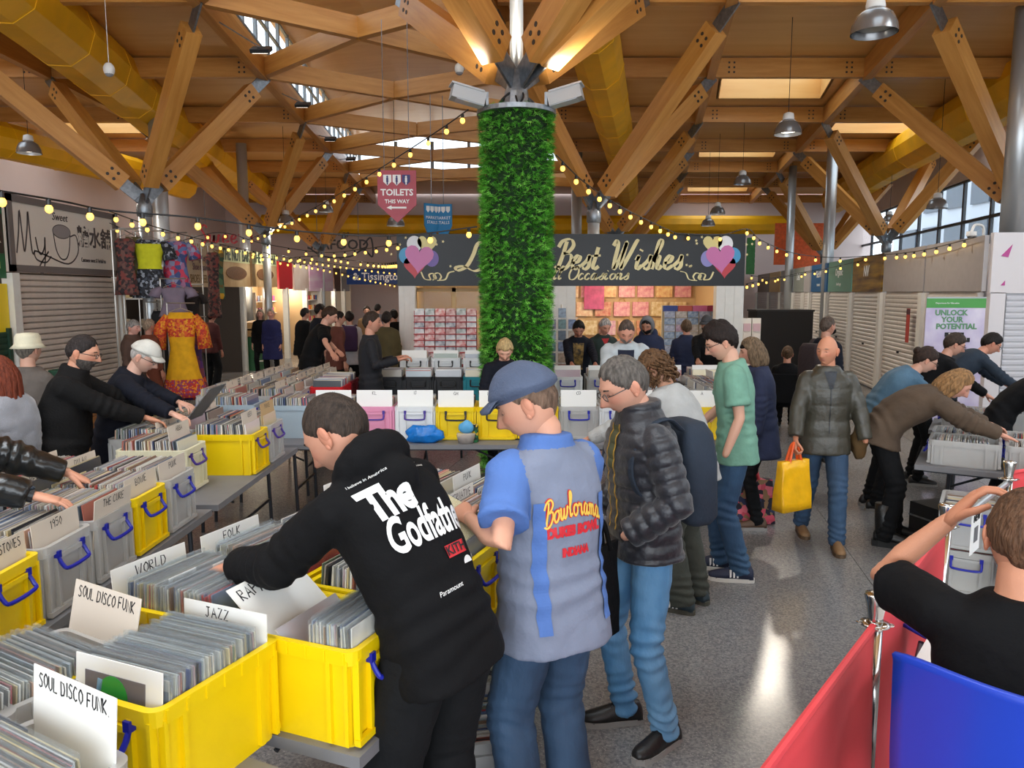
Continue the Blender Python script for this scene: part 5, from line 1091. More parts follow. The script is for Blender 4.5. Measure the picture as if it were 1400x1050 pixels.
def head_colors(skin, stubble=None, lips='#a8645c', blush=True):
    c = np.tile(hexc(skin), (NV, NU, 1)); X, Y, Z = HG[..., 0], HG[..., 1], HG[..., 2]
    def mix(mask, col, a):
        nonlocal c; k = np.clip(mask, 0, 1)[..., None]*a; c = c*(1-k)+hexc(col)*k
    g = lambda cx, cz, sx, sz: np.exp(-((X-cx)/sx)**2-((Z-cz)/sz)**2)*HF
    if blush: mix(g(0.045, -0.02, 0.02, 0.02)+g(-0.045, -0.02, 0.02, 0.02)+g(0, -0.03, 0.014, 0.014), '#c0604e', 0.35)
    mix(g(0, -0.0615, 0.019, 0.0075)*1.4, lips, 0.8)
    if stubble: mix(np.clip((-0.035-Z)/0.02, 0, 1)*np.clip((Y+0.02)/0.03, 0, 1)-1.2*g(0, -0.0615, 0.016, 0.006), stubble[0], stubble[1])
    mix((g(0.031, 0.004, 0.013, 0.0035)+g(-0.031, 0.004, 0.013, 0.0035))*1.2, '#4a342c', 0.75)
    return c
def hand_parts(mb, wrist, d, up, side, curl=0.6, s=1.0, spread=0.0, thumb=0.7):
    """palm and five fingers; d towards the fingers, up out of the back of the hand, side=+1 thumb on +x"""
    d = d.normalized(); up = (up-d*up.dot(d)).normalized(); x = d.cross(up).normalized()*side
    P = lambda a, b, c: wrist+x*(a*s)+d*(b*s)+up*(c*s)
    rings = []
    for b, wd, th, c in ((-0.02, 0.026, 0.020, 0), (0.015, 0.030, 0.019, 0), (0.05, 0.040, 0.017, 0.0), (0.085, 0.042, 0.013, 0.0), (0.098, 0.038, 0.009, 0)):
        rings.append([P(wd*math.cos(t), b, c+th*math.sin(t)) for t in [2*math.pi*i/12 for i in range(12)]])
    mb.rings(rings)
    for k, (fx, ln, r) in enumerate(((0.030, 0.074, 0.0088), (0.010, 0.082, 0.0092), (-0.011, 0.076, 0.0088), (-0.030, 0.060, 0.0076))):
        p = Vector((fx, 0.088, 0.0)); a = -0.1; pts = [p-Vector((0, 0.02, 0))]; pts.append(p.copy())
        for seg, cf in ((0.45, 0.55), (0.32, 0.9), (0.23, 0.6)):
            a += curl*cf; p = p+Vector((fx*spread*0.3, math.cos(a)*ln*seg, -math.sin(a)*ln*seg)); pts.append(p.copy())
        mb.tube([P(*q) for q in pts], [r*s, r*s, r*s*0.97, r*s*0.9, r*s*0.78], 8, round_ends=True)
    q = [Vector((0.018, 0.012, -0.006)), Vector((0.040, 0.040, -0.012)), Vector((0.040+0.022*thumb, 0.068, -0.018-0.01*curl)), Vector((0.036+0.024*thumb, 0.092, -0.022-0.02*curl))]
    mb.tube([P(*p) for p in q], [0.014*s, 0.0125*s, 0.0105*s, 0.0085*s], 8, round_ends=True)
def ik(a, b, l1, l2, pole):
    d = b-a; L = d.length
    if L > (l1+l2)*0.995: b = a+d.normalized()*(l1+l2)*0.995; d = b-a; L = d.length
    if L < abs(l1-l2)+0.02: L = abs(l1-l2)+0.02
    x = (l1*l1-l2*l2+L*L)/(2*L); h = math.sqrt(max(0, l1*l1-x*x)); u = d.normalized(); p = pole-u*pole.dot(u)
    if p.length < 1e-4: p = Vector((0, 1, 0))-u*u.y
    return a+u*x+p.normalized()*h, b
SHOE = {}
def shoe(mbu, mbs, ank, toe, s=1.0, boot=0.0, sole_h=0.025):
    """one shoe from the ankle point, pointing along toe; upper and sole go to separate meshes"""
    t = Vector((toe.x, toe.y, 0)).normalized(); r = Vector((t.y, -t.x, 0)); base = Vector((ank.x, ank.y, 0))
    prof = [(-0.075, 0.030, 0.055), (-0.06, 0.036, 0.085), (-0.01, 0.037, 0.095), (0.05, 0.040, 0.080), (0.11, 0.047, 0.058), (0.16, 0.046, 0.045), (0.195, 0.034, 0.036), (0.21, 0.018, 0.026)]
    rings = []
    for b, w_, h_ in prof:
        ring = []
        for i in range(12):
            a = 2*math.pi*i/12; zz = max(0, math.sin(a))*h_+min(0, math.sin(a))*0.0; ring.append(base+t*(b*s)+r*(w_*s*math.cos(a))+Vector((0, 0, sole_h+zz*s)))
        rings.append(ring)
    mbu.rings(rings)
    if boot: mbu.tube([base+Vector((0, 0, 0.07))-t*0.01, base+Vector((0, 0, boot*0.6))-t*0.015, base+Vector((0, 0, boot))-t*0.01], [0.052*s, 0.058*s, 0.066*s], 12)
    outl = [(-0.085, 0.0), (-0.078, 0.028), (-0.04, 0.038), (0.02, 0.040), (0.08, 0.048), (0.14, 0.050), (0.19, 0.038), (0.218, 0.012)]
    poly = outl+[(b, -w_) for b, w_ in outl[::-1][:-1]]
    mbs.rings([[base+t*(b*s)+r*(w_*s)+Vector((0, 0, z)) for b, w_ in poly] for z in (0.0, sole_h+0.004)])
def hair_mat(c, c2=None):
    d = tuple(q*0.55 for q in srgb(c)); o_ = mat('hair_'+c, d, 0.6, var=0.5, vscale=70, bump=0.9, bscale=150, stretch=(1, 1, 0.22), spec=0.25)
    return o_
PEOPLE = []
def person(label, loc, f, h=1.75, skin='#c89478', lean=0.0, side=0.0, twist=0.0, hip=(0, 0, 0), head=(0, 0, 0), neck_fwd=0.0, girth=1.0, belly=0.0, sh=1.0,
           L=None, R=None, Lp=None, Rp=None, Lh=None, Rh=None, feet=None, seat=None, top=None, bottom=None, shoes=None, hair=None, hat=None, glasses=None, beard=None, stubble=None,
           vox=0.014, hands=(True, True), brow='#4a3a30', female=False, legs=True, extras=None, hk=1.04):
    """f: heading in degrees, 0 away from the camera, 90 to the right. L/R: world wrist targets."""
    s = h/1.75; a = math.radians(f); X = Vector((math.cos(a), -math.sin(a), 0)); Y = Vector((math.sin(a), math.cos(a), 0)); Z = Vector((0, 0, 1))
    R0 = Matrix((X, Y, Z)).transposed(); loc = Vector(loc)
    root = thing('person', label, 'person', loc)
    W = lambda x, y, z: R0 @ Vector((x, y, z))
    hipz = (0.955*s if seat is None else seat)+hip[2]
    pel = W(hip[0], hip[1], hipz)
    def dirv(t): v = W(math.sin(side)*math.cos(t), math.sin(t), math.cos(t)*math.cos(side)); return v.normalized()
    a0, a1, a2 = lean*0.55, lean*0.95, lean*1.15
    p0 = pel; p1 = p0+dirv(a0)*0.15*s; p2 = p1+dirv(a1)*0.19*s; p3 = p2+dirv(a2)*0.20*s; nk = lean*0.75+neck_fwd; p4 = p3+dirv(nk)*0.075*s
    tw = math.radians(twist); Xs = (R0 @ Vector((math.cos(tw), -math.sin(tw), 0))); up = dirv(a2); Xs = (Xs-up*Xs.dot(up)).normalized()
    spine = [p0-dirv(a0*0.4)*0.10*s, p0, p1, p2, p3]
    shw = 0.166*s*sh*(0.9 if female else 1.0); shc = p3-up*0.062*s
    S = {1: shc+Xs*shw, -1: shc-Xs*shw}
    hy, hp, hr = [math.radians(q) for q in head]
    Rh_ = R0 @ Matrix.Rotation(-hy, 3, 'Z') @ Matrix.Rotation(-hp, 3, 'X') @ Matrix.Rotation(hr, 3, 'Y')
    hs = 0.236*s/0.236*0.99 if h > 1.5 else 0.95
    hs = min(max(hs, 0.93), 1.05)*hk
    hc = p4+Rh_ @ Vector((0, 0.022, 0.088))*hs
    # arms
    lu, lf = 0.285*s, 0.255*s; wr = {}; el = {}
    for sd, tg, pole in ((-1, L, Lp), (1, R, Rp)):
        if tg is None: tgt = S[sd]+W(0.06*sd, 0.05, -0.53*s)
        else: tgt = Vector(tg)-loc
        pl = R0 @ Vector(pole) if pole is not None else W(0.35*sd, -0.8, -0.5)
        el[sd], wr[sd] = ik(S[sd], tgt, lu, lf, pl)
    # legs
    kn = {}; an = {}; hj = {}; toe = {}
    for sd in (-1, 1):
        hj[sd] = pel+W(0.088*sd*s, 0, -0.02)
        if feet is not None: fx, fy, fa = feet[0 if sd < 0 else 1]; an[sd] = W(fx, fy, 0.085*s); toe[sd] = R0 @ Vector((math.sin(math.radians(fa)), math.cos(math.radians(fa)), 0))
        else: an[sd] = W(0.11*sd*s, 0.0, 0.085*s); toe[sd] = W(0.18*sd, 1, 0)
        kn[sd], an[sd] = ik(hj[sd], an[sd], 0.44*s, 0.435*s, toe[sd]+Vector((0, 0, 0.05)))
    def torso(mb, grow, rows, n=20):
        """rows: (position 0..1 along the spine from pelvis to neck, half width, half depth)"""
        sp = catmull(spine[1:], 6); acc = [0]
        for q in range(1, len(sp)): acc.append(acc[-1]+(sp[q]-sp[q-1]).length)
        T = acc[-1]; rings = []
        for u, wa, wb in rows:
            if u < 0: c = p0-(dirv(a0*0.4)*(-u*T)); tg = dirv(a0*0.5)
            elif u > 1: c = p3+dirv(nk)*((u-1)*T); tg = dirv(nk)
            else:
                q = u*T; i = max(1, next((k for k in range(len(acc)) if acc[k] >= q), len(acc)-1)); ff = (q-acc[i-1])/max(1e-6, acc[i]-acc[i-1]); c = sp[i-1].lerp(sp[i], ff); tg = (sp[i]-sp[i-1]).normalized()
            xx = X.lerp(Xs, min(1, max(0, u))); xx = (xx-tg*xx.dot(tg)).normalized(); yy = tg.cross(xx)
            bel = belly*math.exp(-((u-0.25)/0.22)**2)
            ring = []
            for i in range(n):
                t = 2*math.pi*i/n; cx, sy = math.cos(t), math.sin(t); e = 0.82
                px_ = math.copysign(abs(cx)**e, cx)*(wa*s+grow); py_ = math.copysign(abs(sy)**e, sy)*(wb*s+grow)
                if sy > 0: py_ += bel*sy
                ring.append(c+xx*px_+yy*py_)
            rings.append(ring)
        mb.rings(rings)
    gx = girth*(0.95 if female else 1.0)
    TR = [(-0.02, 0.165*gx, 0.115*gx), (0.12, 0.160*gx, 0.112*gx), (0.28, 0.146*gx, 0.102*gx), (0.5, 0.158*gx, 0.110*gx), (0.7, 0.172*sh, 0.114), (0.84, 0.172*sh, 0.100), (0.93, 0.150*sh, 0.084), (0.99, 0.100*sh, 0.072), (1.06, 0.066, 0.063)]
    # ---------------- body
    mb = MB(); torso(mb, -0.018, TR)
    mb.tube([p3-up*0.05*s, p4, hc+Rh_ @ Vector((0, -0.012, -0.02))], [0.062*s, 0.056*s, 0.052*s], 12)
    hm = MB()
    for sd, has, hd in ((-1, hands[0], Lh), (1, hands[1], Rh)):
        mb.tube([S[sd], S[sd].lerp(el[sd], 0.5), el[sd], el[sd].lerp(wr[sd], 0.35), wr[sd]], [0.046*s, 0.044*s, 0.036*s, 0.036*s, 0.025*s], 10, round_ends=True)
        if has:
            hd = hd or {}; d = (wr[sd]-el[sd]).normalized(); d = (d+Vector(hd.get('bend', (0, 0, 0)))).normalized(); u_ = Vector(hd.get('up', (0, 0, 1))) if 'up' in hd else (Vector((0, 0, 1)) if abs(d.z) < 0.8 else X*sd)
            hand_parts(hm, wr[sd]+d*0.015, d, u_, hd.get('side', -sd), hd.get('curl', 0.5), s*0.98, hd.get('spread', 0), hd.get('thumb', 0.7))
    if legs:
        for sd in (-1, 1): mb.tube([hj[sd], hj[sd].lerp(kn[sd], 0.5), kn[sd], kn[sd].lerp(an[sd], 0.35), an[sd]], [0.070*s, 0.062*s, 0.048*s, 0.046*s, 0.034*s], 10, round_ends=True)
    fine = vox < 0.012
    if fine: mb.v, mb.f, mb.m = mb.v, mb.f, mb.m
    def post_body(o, hm=hm):
        me = o.data; v = arr(me); f_ = [tuple(p.vertices) for p in me.polygons]
        col = np.tile(hexc(skin), (len(v), 1)); allv = [v]; off = len(v); faces = f_
        if hm.v:
            hv = np.array([tuple(q) for q in hm.v], np.float32); allv.append(hv); faces = faces+[tuple(i+off for i in q) for q in hm.f]; col = np.vstack([col, np.tile(hexc(skin)*np.array([1.0, 0.93, 0.9, 1]), (len(hv), 1))]); off += len(hv)
        Rm = np.array(Rh_); G = (HG.reshape(-1, 3)*hs) @ Rm.T+np.array(hc); allv.append(G); faces = faces+[tuple(i+off for i in q) for q in GF]; col = np.vstack([col, head_colors(skin, stubble).reshape(-1, 4)]); off += len(G)
        em = MB()
        for sg in (-1, 1):
            Re = Matrix.Rotation(sg*0.25, 3, 'Z') @ Matrix.Rotation(-0.15, 3, 'X')
            em.ball((sg*0.077, -0.010, -0.006), (0.009, 0.019, 0.032), 12, R=Re); em.ball((sg*0.082, -0.016, 0.002), (0.007, 0.016, 0.024), 10, R=Re); em.ball((sg*0.079, -0.006, -0.031), (0.006, 0.009, 0.011), 8, R=Re)
        ev = (np.array([tuple(q) for q in em.v])*hs) @ Rm.T+np.array(hc); allv.append(ev); faces = faces+[tuple(i+off for i in q) for q in em.f]; col = np.vstack([col, np.tile(hexc(skin)*np.array([1.0, 0.86, 0.82, 1]), (len(ev), 1))])
        nm = bpy.data.meshes.new('body'); nm.from_pydata(np.vstack(allv).tolist(), [], faces); nm.materials.append(SKIN)
        ca = nm.color_attributes.new('Col', 'FLOAT_COLOR', 'POINT'); ca.data.foreach_set('color', np.ascontiguousarray(col, np.float32).ravel()); nm.polygons.foreach_set('use_smooth', [True]*len(nm.polygons)); nm.update(); o.data = nm
    body = job('body', mb, SKIN, root, 0.016 if not fine else 0.011, 2, post_body)
    def headpart(name, pts, faces, m, parent=root, smooth=True):
        me = bpy.data.meshes.new(name); P = (np.asarray(pts).reshape(-1, 3)*hs) @ np.array(Rh_).T+np.array(hc); me.from_pydata(P.tolist(), [], faces); me.materials.append(m)
        if smooth: me.polygons.foreach_set('use_smooth', [True]*len(me.polygons))
        return link(name, me, parent)
    HMB = lambda name, mb_, m, parent=root, smooth=True: headpart(name, [tuple(q) for q in mb_.v], mb_.f, m, parent, smooth)
    # eyes and brows
    for sg in (-1, 1):
        if vox < 0.013:
            HMB('eye', MB().ball((sg*0.031, 0.0690, 0.004), (0.0125, 0.0125, 0.0105), 12), mat('eye_white', '#d9d2cc', 0.25)); HMB('iris', MB().ball((sg*0.031, 0.0800, 0.003), (0.0048, 0.0025, 0.0048), 8), mat('iris_dark', '#2c2420', 0.2))
            HMB('eyelid', MB().ball((sg*0.031, 0.0690, 0.0065), (0.0140, 0.0136, 0.0092), 12), mat('lid_'+skin, skin, 0.55))
        pts = [Vector((sg*q[0], q[1], q[2])) for q in ((0.013, 0.0915, 0.024), (0.028, 0.0915, 0.029), (0.046, 0.080, 0.026))]; HMB('eyebrow', MB().tube(pts, [(0.0035, 0.0035), 0.004, 0.0022], 6), hair_mat(brow))
    if hair:
        hd = dict(hair); hccol = hd.pop('col'); c2 = hd.pop('col2', None); long_ = hd.pop('long', 0); curls = hd.pop('curls', 0); bun = hd.pop('bun', 0); fringe = hd.pop('fringe', 0)
        hmat = hair_mat(hccol, c2); ho = headpart('hair', shell(hair_offset(**hd)), GF, hmat)
        if long_:
            mb2 = MB(); rr = random.Random(5)
            for i in range(16):
                t = math.radians(70+220*i/15)+rr.uniform(-0.05, 0.05); bx, by = math.sin(t)*0.078, math.cos(t)*0.09
                mb2.tube(catmull([(bx*0.8, by*0.8-0.01, 0.05), (bx*1.12, by*1.1-0.01, -0.02), (bx*1.1+rr.uniform(-.01, .01), by*1.05-0.02, -0.08-long_*0.4), (bx*0.95+rr.uniform(-.015, .015), by*0.9-0.02, -0.1-long_)], 3), [0.02, 0.022, 0.023, 0.024, 0.024, 0.023, 0.022, 0.02, 0.016, 0.008], 7)
            HMB('hair_lengths', mb2, hmat, ho)
        if curls:
            mb2 = MB(); rr = random.Random(9)
            for i in range(curls):
                t = rr.uniform(0.9, 5.4); e = rr.uniform(-0.6, 1.4); r_ = 0.1+rr.uniform(0, 0.025); c = Vector((math.sin(t)*math.cos(e)*r_*0.85, math.cos(t)*math.cos(e)*r_-0.008, math.sin(e)*r_*1.15-0.012)); k_ = rr.uniform(0, 6)
                mb2.tube([c+Vector((0.014*math.cos(k_+q), 0.014*math.sin(k_+q), -0.010*q)) for q in (0, 1, 2, 3, 4, 5)], [0.006, 0.008, 0.008, 0.008, 0.007, 0.003], 5)
            HMB('curls', mb2, hmat, ho)
        if bun: HMB('bun', MB().ball((0, -0.115, 0.045), (0.045, 0.035, 0.04), 14), hmat, ho)
    if beard:
        o_ = np.clip((-0.030-HG[..., 2])/0.012, 0, 1)*np.clip((HG[..., 1]+0.015)/0.02, 0, 1)*(1-1.0*np.exp(-(HG[..., 0]/0.017)**2-((HG[..., 2]+0.0615)/0.0065)**2)*HF)
        headpart('beard', shell(np.where(o_ > 0.1, beard[1]*o_*(1+0.2*vnoise(HG.reshape(-1, 3), 150, 3).reshape(NV, NU))+0.0005, -0.006)), GF, hair_mat(beard[0]))
    if glasses:
        gm_ = mat('specs_'+glasses, glasses, 0.3); mb2 = MB()
        for sg in (-1, 1):
            mb2.tube([(sg*0.032+0.023*math.cos(t), 0.097+0.004*abs(math.cos(t)), 0.001+0.015*math.sin(t)) for t in np.linspace(0, 2*math.pi, 17)], 0.0021, 5); mb2.tube([(sg*0.055, 0.095, 0.006), (sg*0.072, 0.070, 0.008), (sg*0.080, -0.005, 0.008), (sg*0.078, -0.018, -0.008)], 0.0021, 5)
        mb2.tube([(-0.009, 0.101, 0.004), (0, 0.104, 0.006), (0.009, 0.101, 0.004)], 0.0021, 5); go = HMB('glasses', mb2, gm_)
        for sg in (-1, 1): HMB('lens', MB().rings([[Vector((sg*0.032+0.022*math.cos(t), 0.097+q, 0.001+0.014*math.sin(t))) for t in np.linspace(0, 6.0, 14)] for q in (0, 0.001)]), M_GLASS, go)
    if hat:
        kind, hm_ = hat
        if kind == 'flatcap':
            z = HG[..., 2]; y = HG[..., 1]; line = 0.034-0.10*np.clip(-y, 0, 0.1)*1.0; m_ = np.clip((z-line)/0.006, 0, 1); wn_ = vnoise(HG.reshape(-1, 3), 60, 2).reshape(NV, NU)
            pts = shell(np.where(m_ > 0, (0.024+0.012*np.clip(y/0.09, 0, 1)*np.clip(z/0.1, 0, 1)+0.003*wn_)*m_-0.006*(1-m_), -0.01)); pts[..., 0] *= np.where(m_ > 0, 1.12, 1.0)
            co = headpart('flat_cap', pts, GF, hm_); mb2 = MB()
            top_, bot_ = [], []
            for i in range(13):
                t = -1.15+2.3*i/12; rx, ry = 0.090*math.sin(t), math.cos(t)
                top_.append((Vector((rx, 0.070*ry+0.012, 0.056)), Vector((rx*1.02, 0.055+0.098*max(0, ry)**0.8, 0.040-0.012*abs(math.sin(t)))), ))
            r1 = [p[0] for p in top_]; r2 = [p[0].lerp(p[1], 0.5)+Vector((0, 0, 0.006)) for p in top_]; r3 = [p[1] for p in top_]
            ring = lambda r, dz: [q+Vector((0, 0, dz)) for q in r]
            mb2.rings([r1, r2, r3, ring(r3, -0.007), ring(r2, -0.009), ring(r1, -0.010)], closed=False, cap=False); HMB('peak', mb2, hm_, co)
        elif kind in ('cap', 'beanie', 'hood'):
            z = HG[..., 2]; y = HG[..., 1]; line = {'cap': 0.045, 'beanie': 0.04, 'hood': -0.2}[kind]+np.where(y < 0, -0.015 if kind == 'cap' else -0.05, 0)
            m_ = np.clip((z-line)/0.006, 0, 1)
            if kind == 'hood': m_ = np.clip((0.045-y-0.2*np.clip(-z, 0, 0.1)+0.25*np.clip(z-0.05, 0, 0.1))/0.01, 0, 1)
            th_ = {'cap': 0.014, 'beanie': 0.012, 'hood': 0.03}[kind]; co = headpart('headwear', shell(np.where(m_ > 0, th_*m_-0.008*(1-m_), -0.012)), GF, hm_)
            if kind == 'cap':
                mb2 = MB(); r1 = [Vector((0.078*math.sin(t), 0.085*math.cos(t)+0.005, 0.052)) for t in np.linspace(-1.1, 1.1, 11)]; r2 = [Vector((0.075*math.sin(t), 0.075+0.095*max(0, math.cos(t)), 0.043-0.01*abs(math.sin(t)))) for t in np.linspace(-1.1, 1.1, 11)]
                mb2.rings([r1, r2, [q-Vector((0, 0, 0.006)) for q in r2], [q-Vector((0, 0, 0.006)) for q in r1]], closed=False, cap=False); HMB('peak', mb2, hm_, co)
        elif kind == 'bucket':
            HMB('bucket_hat', MB().rings([[Vector((rx*math.sin(t), ry*math.cos(t)-0.005, z)) for t in np.linspace(0, 2*math.pi, 25)[:-1]] for rx, ry, z in ((0.122, 0.142, 0.015), (0.092, 0.112, 0.045), (0.088, 0.108, 0.055), (0.084, 0.102, 0.105), (0.07, 0.088, 0.132), (0.03, 0.04, 0.14))]+[]), hm_)
    # ---------------- top garment
    ctx = dict(root=root, S=S, el=el, wr=wr, p=(p0, p1, p2, p3, p4), X=X, Xs=Xs, Y=Y, up=up, hc=hc, Rh=Rh_, W=W, loc=loc, s=s, spine=spine, an=an, kn=kn, hj=hj, HMB=HMB, hs=hs)
    if top:
        tp = dict(fit=0.012, hem=0.12, sleeve='long', sr=(0.068, 0.060, 0.046), cuff=0.0, hood=0, collar=0.0, puff=0, wr=0.005, flare=0.0, name='top', shape=0.0); tp.update(top)
        mb = MB(); g = tp['fit']; hm2 = tp['hem']
        rows = [(-hm2/(0.54), 0.174*gx+tp['flare'], 0.130*gx+tp['flare'])] if hm2 > 0.02 else []
        if hm2 > 0.3: rows.append((-hm2/1.1, 0.168*gx+tp['flare']*0.5, 0.120*gx+tp['flare']*0.5))
        rows += [(u, a_*(1-tp['shape']*math.exp(-((u-0.28)/0.15)**2)), b_) for u, a_, b_ in TR[:-1]]+[(1.03, 0.074, 0.070), (1.05+tp['collar'], 0.062, 0.064)]
        torso(mb, g, rows, 24)
        for sd in (-1, 1):
            r0, r1, r2 = [q*s for q in tp['sr']]
            if tp['sleeve'] == 'long': mb.tube([S[sd]-Xs*sd*0.03, S[sd], S[sd].lerp(el[sd], 0.5), el[sd], el[sd].lerp(wr[sd], 0.5), wr[sd]-(wr[sd]-el[sd]).normalized()*0.012], [r0*0.92, r0*0.90, r0*0.90, r1, (r1+r2)/2, r2], 14)
            elif tp['sleeve'] == 'short': mb.tube([S[sd]-Xs*sd*0.03, S[sd], S[sd].lerp(el[sd], 0.45), S[sd].lerp(el[sd], tp.get('sl_end', 0.75))], [r0*0.92, r0*0.92, r0*0.98, r1*1.1], 14)
            mb.ball(S[sd]-Xs*sd*0.012, r0*0.90, 12)
        if tp['hood']:
            yy = up.cross(Xs) if False else Xs.cross(up)*-1
            bk = -(up.cross(Xs)).normalized(); bk = bk if bk.dot(Y) < 0 else -bk
            for q in range(9):
                t = math.pi*(q/8); c = p3+up*(0.02+0.03*math.sin(t))*s+Xs*(0.095*math.cos(t))*s+bk*(0.085*math.sin(t)+0.015)*s; mb.ball(c, (0.046+0.02*math.sin(t))*s, 10)
            mb.ball(p3+bk*0.10*s-up*0.05*s, (0.085*s, 0.06*s, 0.075*s), 12)
        def post_top(o, tp=tp):
            me = o.data; v = arr(me); n = nrm(me)
            arms = [seg_param(v, [S[sd], el[sd], wr[sd]]) for sd in (-1, 1)]; tor = seg_param(v, [tuple(q) for q in spine]); da = np.minimum(arms[0][0], arms[1][0])
            if tp['puff']:
                isarm = (da < 0.085*s) & (tor[0] > 0.12*s); par = np.where(isarm, np.where(arms[0][0] < arms[1][0], arms[0][1], arms[1][1]), v@np.array(up)*0.5+tor[1]*0.5)
                ph = np.mod(par/tp['puff']+0.06*vnoise(v, 9, 1), 1.0); d = tp.get('pamp', 0.011)*(np.sqrt(np.clip(1-(2*ph-1)**2, 0, 1))-0.75); d = d+0.003*vnoise(v, 38, 4)
            else:
                # folds gather at the elbows, armpits and waist
                d = tp['wr']*(0.9*vnoise(v*np.array([1, 1, 0.45]), 17, 1+f)+0.6*vnoise(v*np.array([0.8, 0.8, 1.5]), 36, 2+f))
                for sd in (-1, 1):
                    de = np.linalg.norm(v-np.array(el[sd]), axis=1); pr = arms[0 if sd < 0 else 1][1]; d += tp['wr']*1.5*np.exp(-(de/0.12)**2)*np.sin(pr*110+4*vnoise(v, 14, 3))
                d += tp['wr']*0.9*np.exp(-((tor[1]-0.18*s)/0.10)**2)*np.where(da > 0.09, 1, 0)*np.sin((v@np.array(up))*70+4*vnoise(v, 9, 5))
            setco(me, v+n*d[:, None])
            if tp.get('post'): tp['post'](o, ctx)
        ctx['top'] = job(tp['name'], mb, tp['mat'], root, vox, tp.get('smooth', 6 if vox < 0.012 else 4), post_top)
    if bottom:
        bt = dict(r=(0.092, 0.068, 0.056), fit=0.0, wr=0.005, name='trousers', rise=0.14, end=0.0); bt.update(bottom)
        mb = MB(); r0, r1, r2 = [q*s*(0.5+0.5*girth) for q in bt['r']]
        torso(mb, -0.002+bt['fit'], [(-0.20, 0.10*gx, 0.09*gx), (-0.08, 0.160*gx, 0.118*gx), (0.05, 0.162*gx, 0.114*gx), (bt['rise'], 0.150*gx, 0.104*gx)])
        for sd in (-1, 1): mb.tube([hj[sd]+Vector((0, 0, 0.02)), hj[sd].lerp(kn[sd], 0.25), hj[sd].lerp(kn[sd], 0.6), kn[sd], kn[sd].lerp(an[sd], 0.4), an[sd]-(an[sd]-kn[sd]).normalized()*bt['end']*s+Vector((0, 0, -0.035 if not bt['end'] else 0))], [r0*0.98, r0, (r0+r1)/2, r1, (r1*0.6+r2*0.4), r2], 14)
        def post_bot(o, bt=bt):
            me = o.data; v = arr(me); n = nrm(me); d = bt['wr']*(0.8*vnoise(v*np.array([1, 1, 0.35]), 24, 5+f)+0.6*vnoise(v*np.array([0.6, 0.6, 1.6]), 42, 6+f))
            for sd in (-1, 1):
                for c, wd, am in ((kn[sd], 0.11, 1.5), (an[sd]+Vector((0, 0, 0.06)), 0.10, 1.9), (hj[sd], 0.10, 0.3)):
                    de = np.linalg.norm(v-np.array(c), axis=1); d += bt['wr']*am*np.exp(-(de/wd)**2)*np.sin(v[:, 2]*105+5*vnoise(v, 12, 7))
            setco(me, v+n*d[:, None])
        ctx['bottom'] = job(bt['name'], mb, bt['mat'], root, vox, 3, post_bot)
    if shoes:
        for sd in (-1, 1):
            mu, ms = MB(), MB(); shoe(mu, ms, an[sd], toe[sd], s*shoes.get('s', 1.0), shoes.get('boot', 0), shoes.get('sole_h', 0.025)); so = mu.build('shoe', shoes['mat'], root, True); ms.build('sole', shoes.get('sole', M_WHT), so)
            if shoes.get('stripe'):
                t = Vector((toe[sd].x, toe[sd].y, 0)).normalized(); r_ = Vector((t.y, -t.x, 0))
                for q in range(3):
                    for sg in (-1, 1): MB().box(Vector((an[sd].x, an[sd].y, 0.06*s))+t*(0.03+0.025*q)+r_*sg*0.040, (0.012, 0.012, 0.055), Matrix.Rotation(0.0, 3, 'X')).build('stripe', M_WHT, so)
            if shoes.get('laces'):
                t = Vector((toe[sd].x, toe[sd].y, 0)).normalized(); r_ = Vector((t.y, -t.x, 0))
                for q in range(4): c = Vector((an[sd].x, an[sd].y, 0))+t*(0.055+0.022*q)+Vector((0, 0, (0.105-0.010*q)*s)); MB().tube([c-r_*0.022-Vector((0, 0, 0.008)), c, c+r_*0.022-Vector((0, 0, 0.008))], 0.004, 5).build('lace', M_BLACK, so)
    PEOPLE.append(ctx); ctx['name'] = label
    if extras: extras(ctx)
    return ctx
def project_print(parent, verts, faces, m, name, target, origin, ux, uz, n, lift=0.004, sub=0):
    """lay a flat drawing (x along ux, y along uz) on a garment by casting along -n"""
    bm = target.data; tree_ = BVHTree.FromPolygons([tuple(q.co) for q in bm.vertices], [tuple(p.vertices) for p in bm.polygons])
    out = []
    for v in verts:
        p = origin+ux*v[0]+uz*v[1]; hit = tree_.ray_cast(p+n*0.4, -n, 1.0); out.append(tuple(hit[0]+n*lift) if hit[0] is not None else tuple(p))
    me = bpy.data.meshes.new(name); me.from_pydata(out, [], faces); me.materials.append(m); return link(name, me, parent)
# ---------------------------------------------------------------- wardrobe
def text_poly(body, size, bold=0.0, shear=0.0, sx=1.0, spacing=1.0):
    o = text(body, size, M_BLK, None, (0, 0, 0), (0, 0, 0), bold=bold, shear=shear, ext=0.0, spacing=spacing); o.data.resolution_u = 5; dg = bpy.context.evaluated_depsgraph_get(); me = bpy.data.meshes.new_from_object(o.evaluated_get(dg))
    v = [(q.co.x*sx, q.co.y) for q in me.vertices]; f_ = [tuple(p.vertices) for p in me.polygons]; cu = o.data
    bpy.data.objects.remove(o); bpy.data.meshes.remove(me); bpy.data.curves.remove(cu); return v, f_
def stroke_poly(body, size, wd, font, gap=0.12, shear=0.0, nib=None, smooth=False):
    mb = MB(); pl, tot = strokes(body, size, font, gap, shear, smooth); ribbon(mb, pl, wd, nib, 0.0); return [(v[0], v[1]) for v in mb.v], mb.f, tot
def denim(name, c, c2, fade=0.35): return mat(name, c, 0.8, col2=c2, vscale=4.5, bump=0.35, bscale=70, stretch=(1, 1, 0.45))
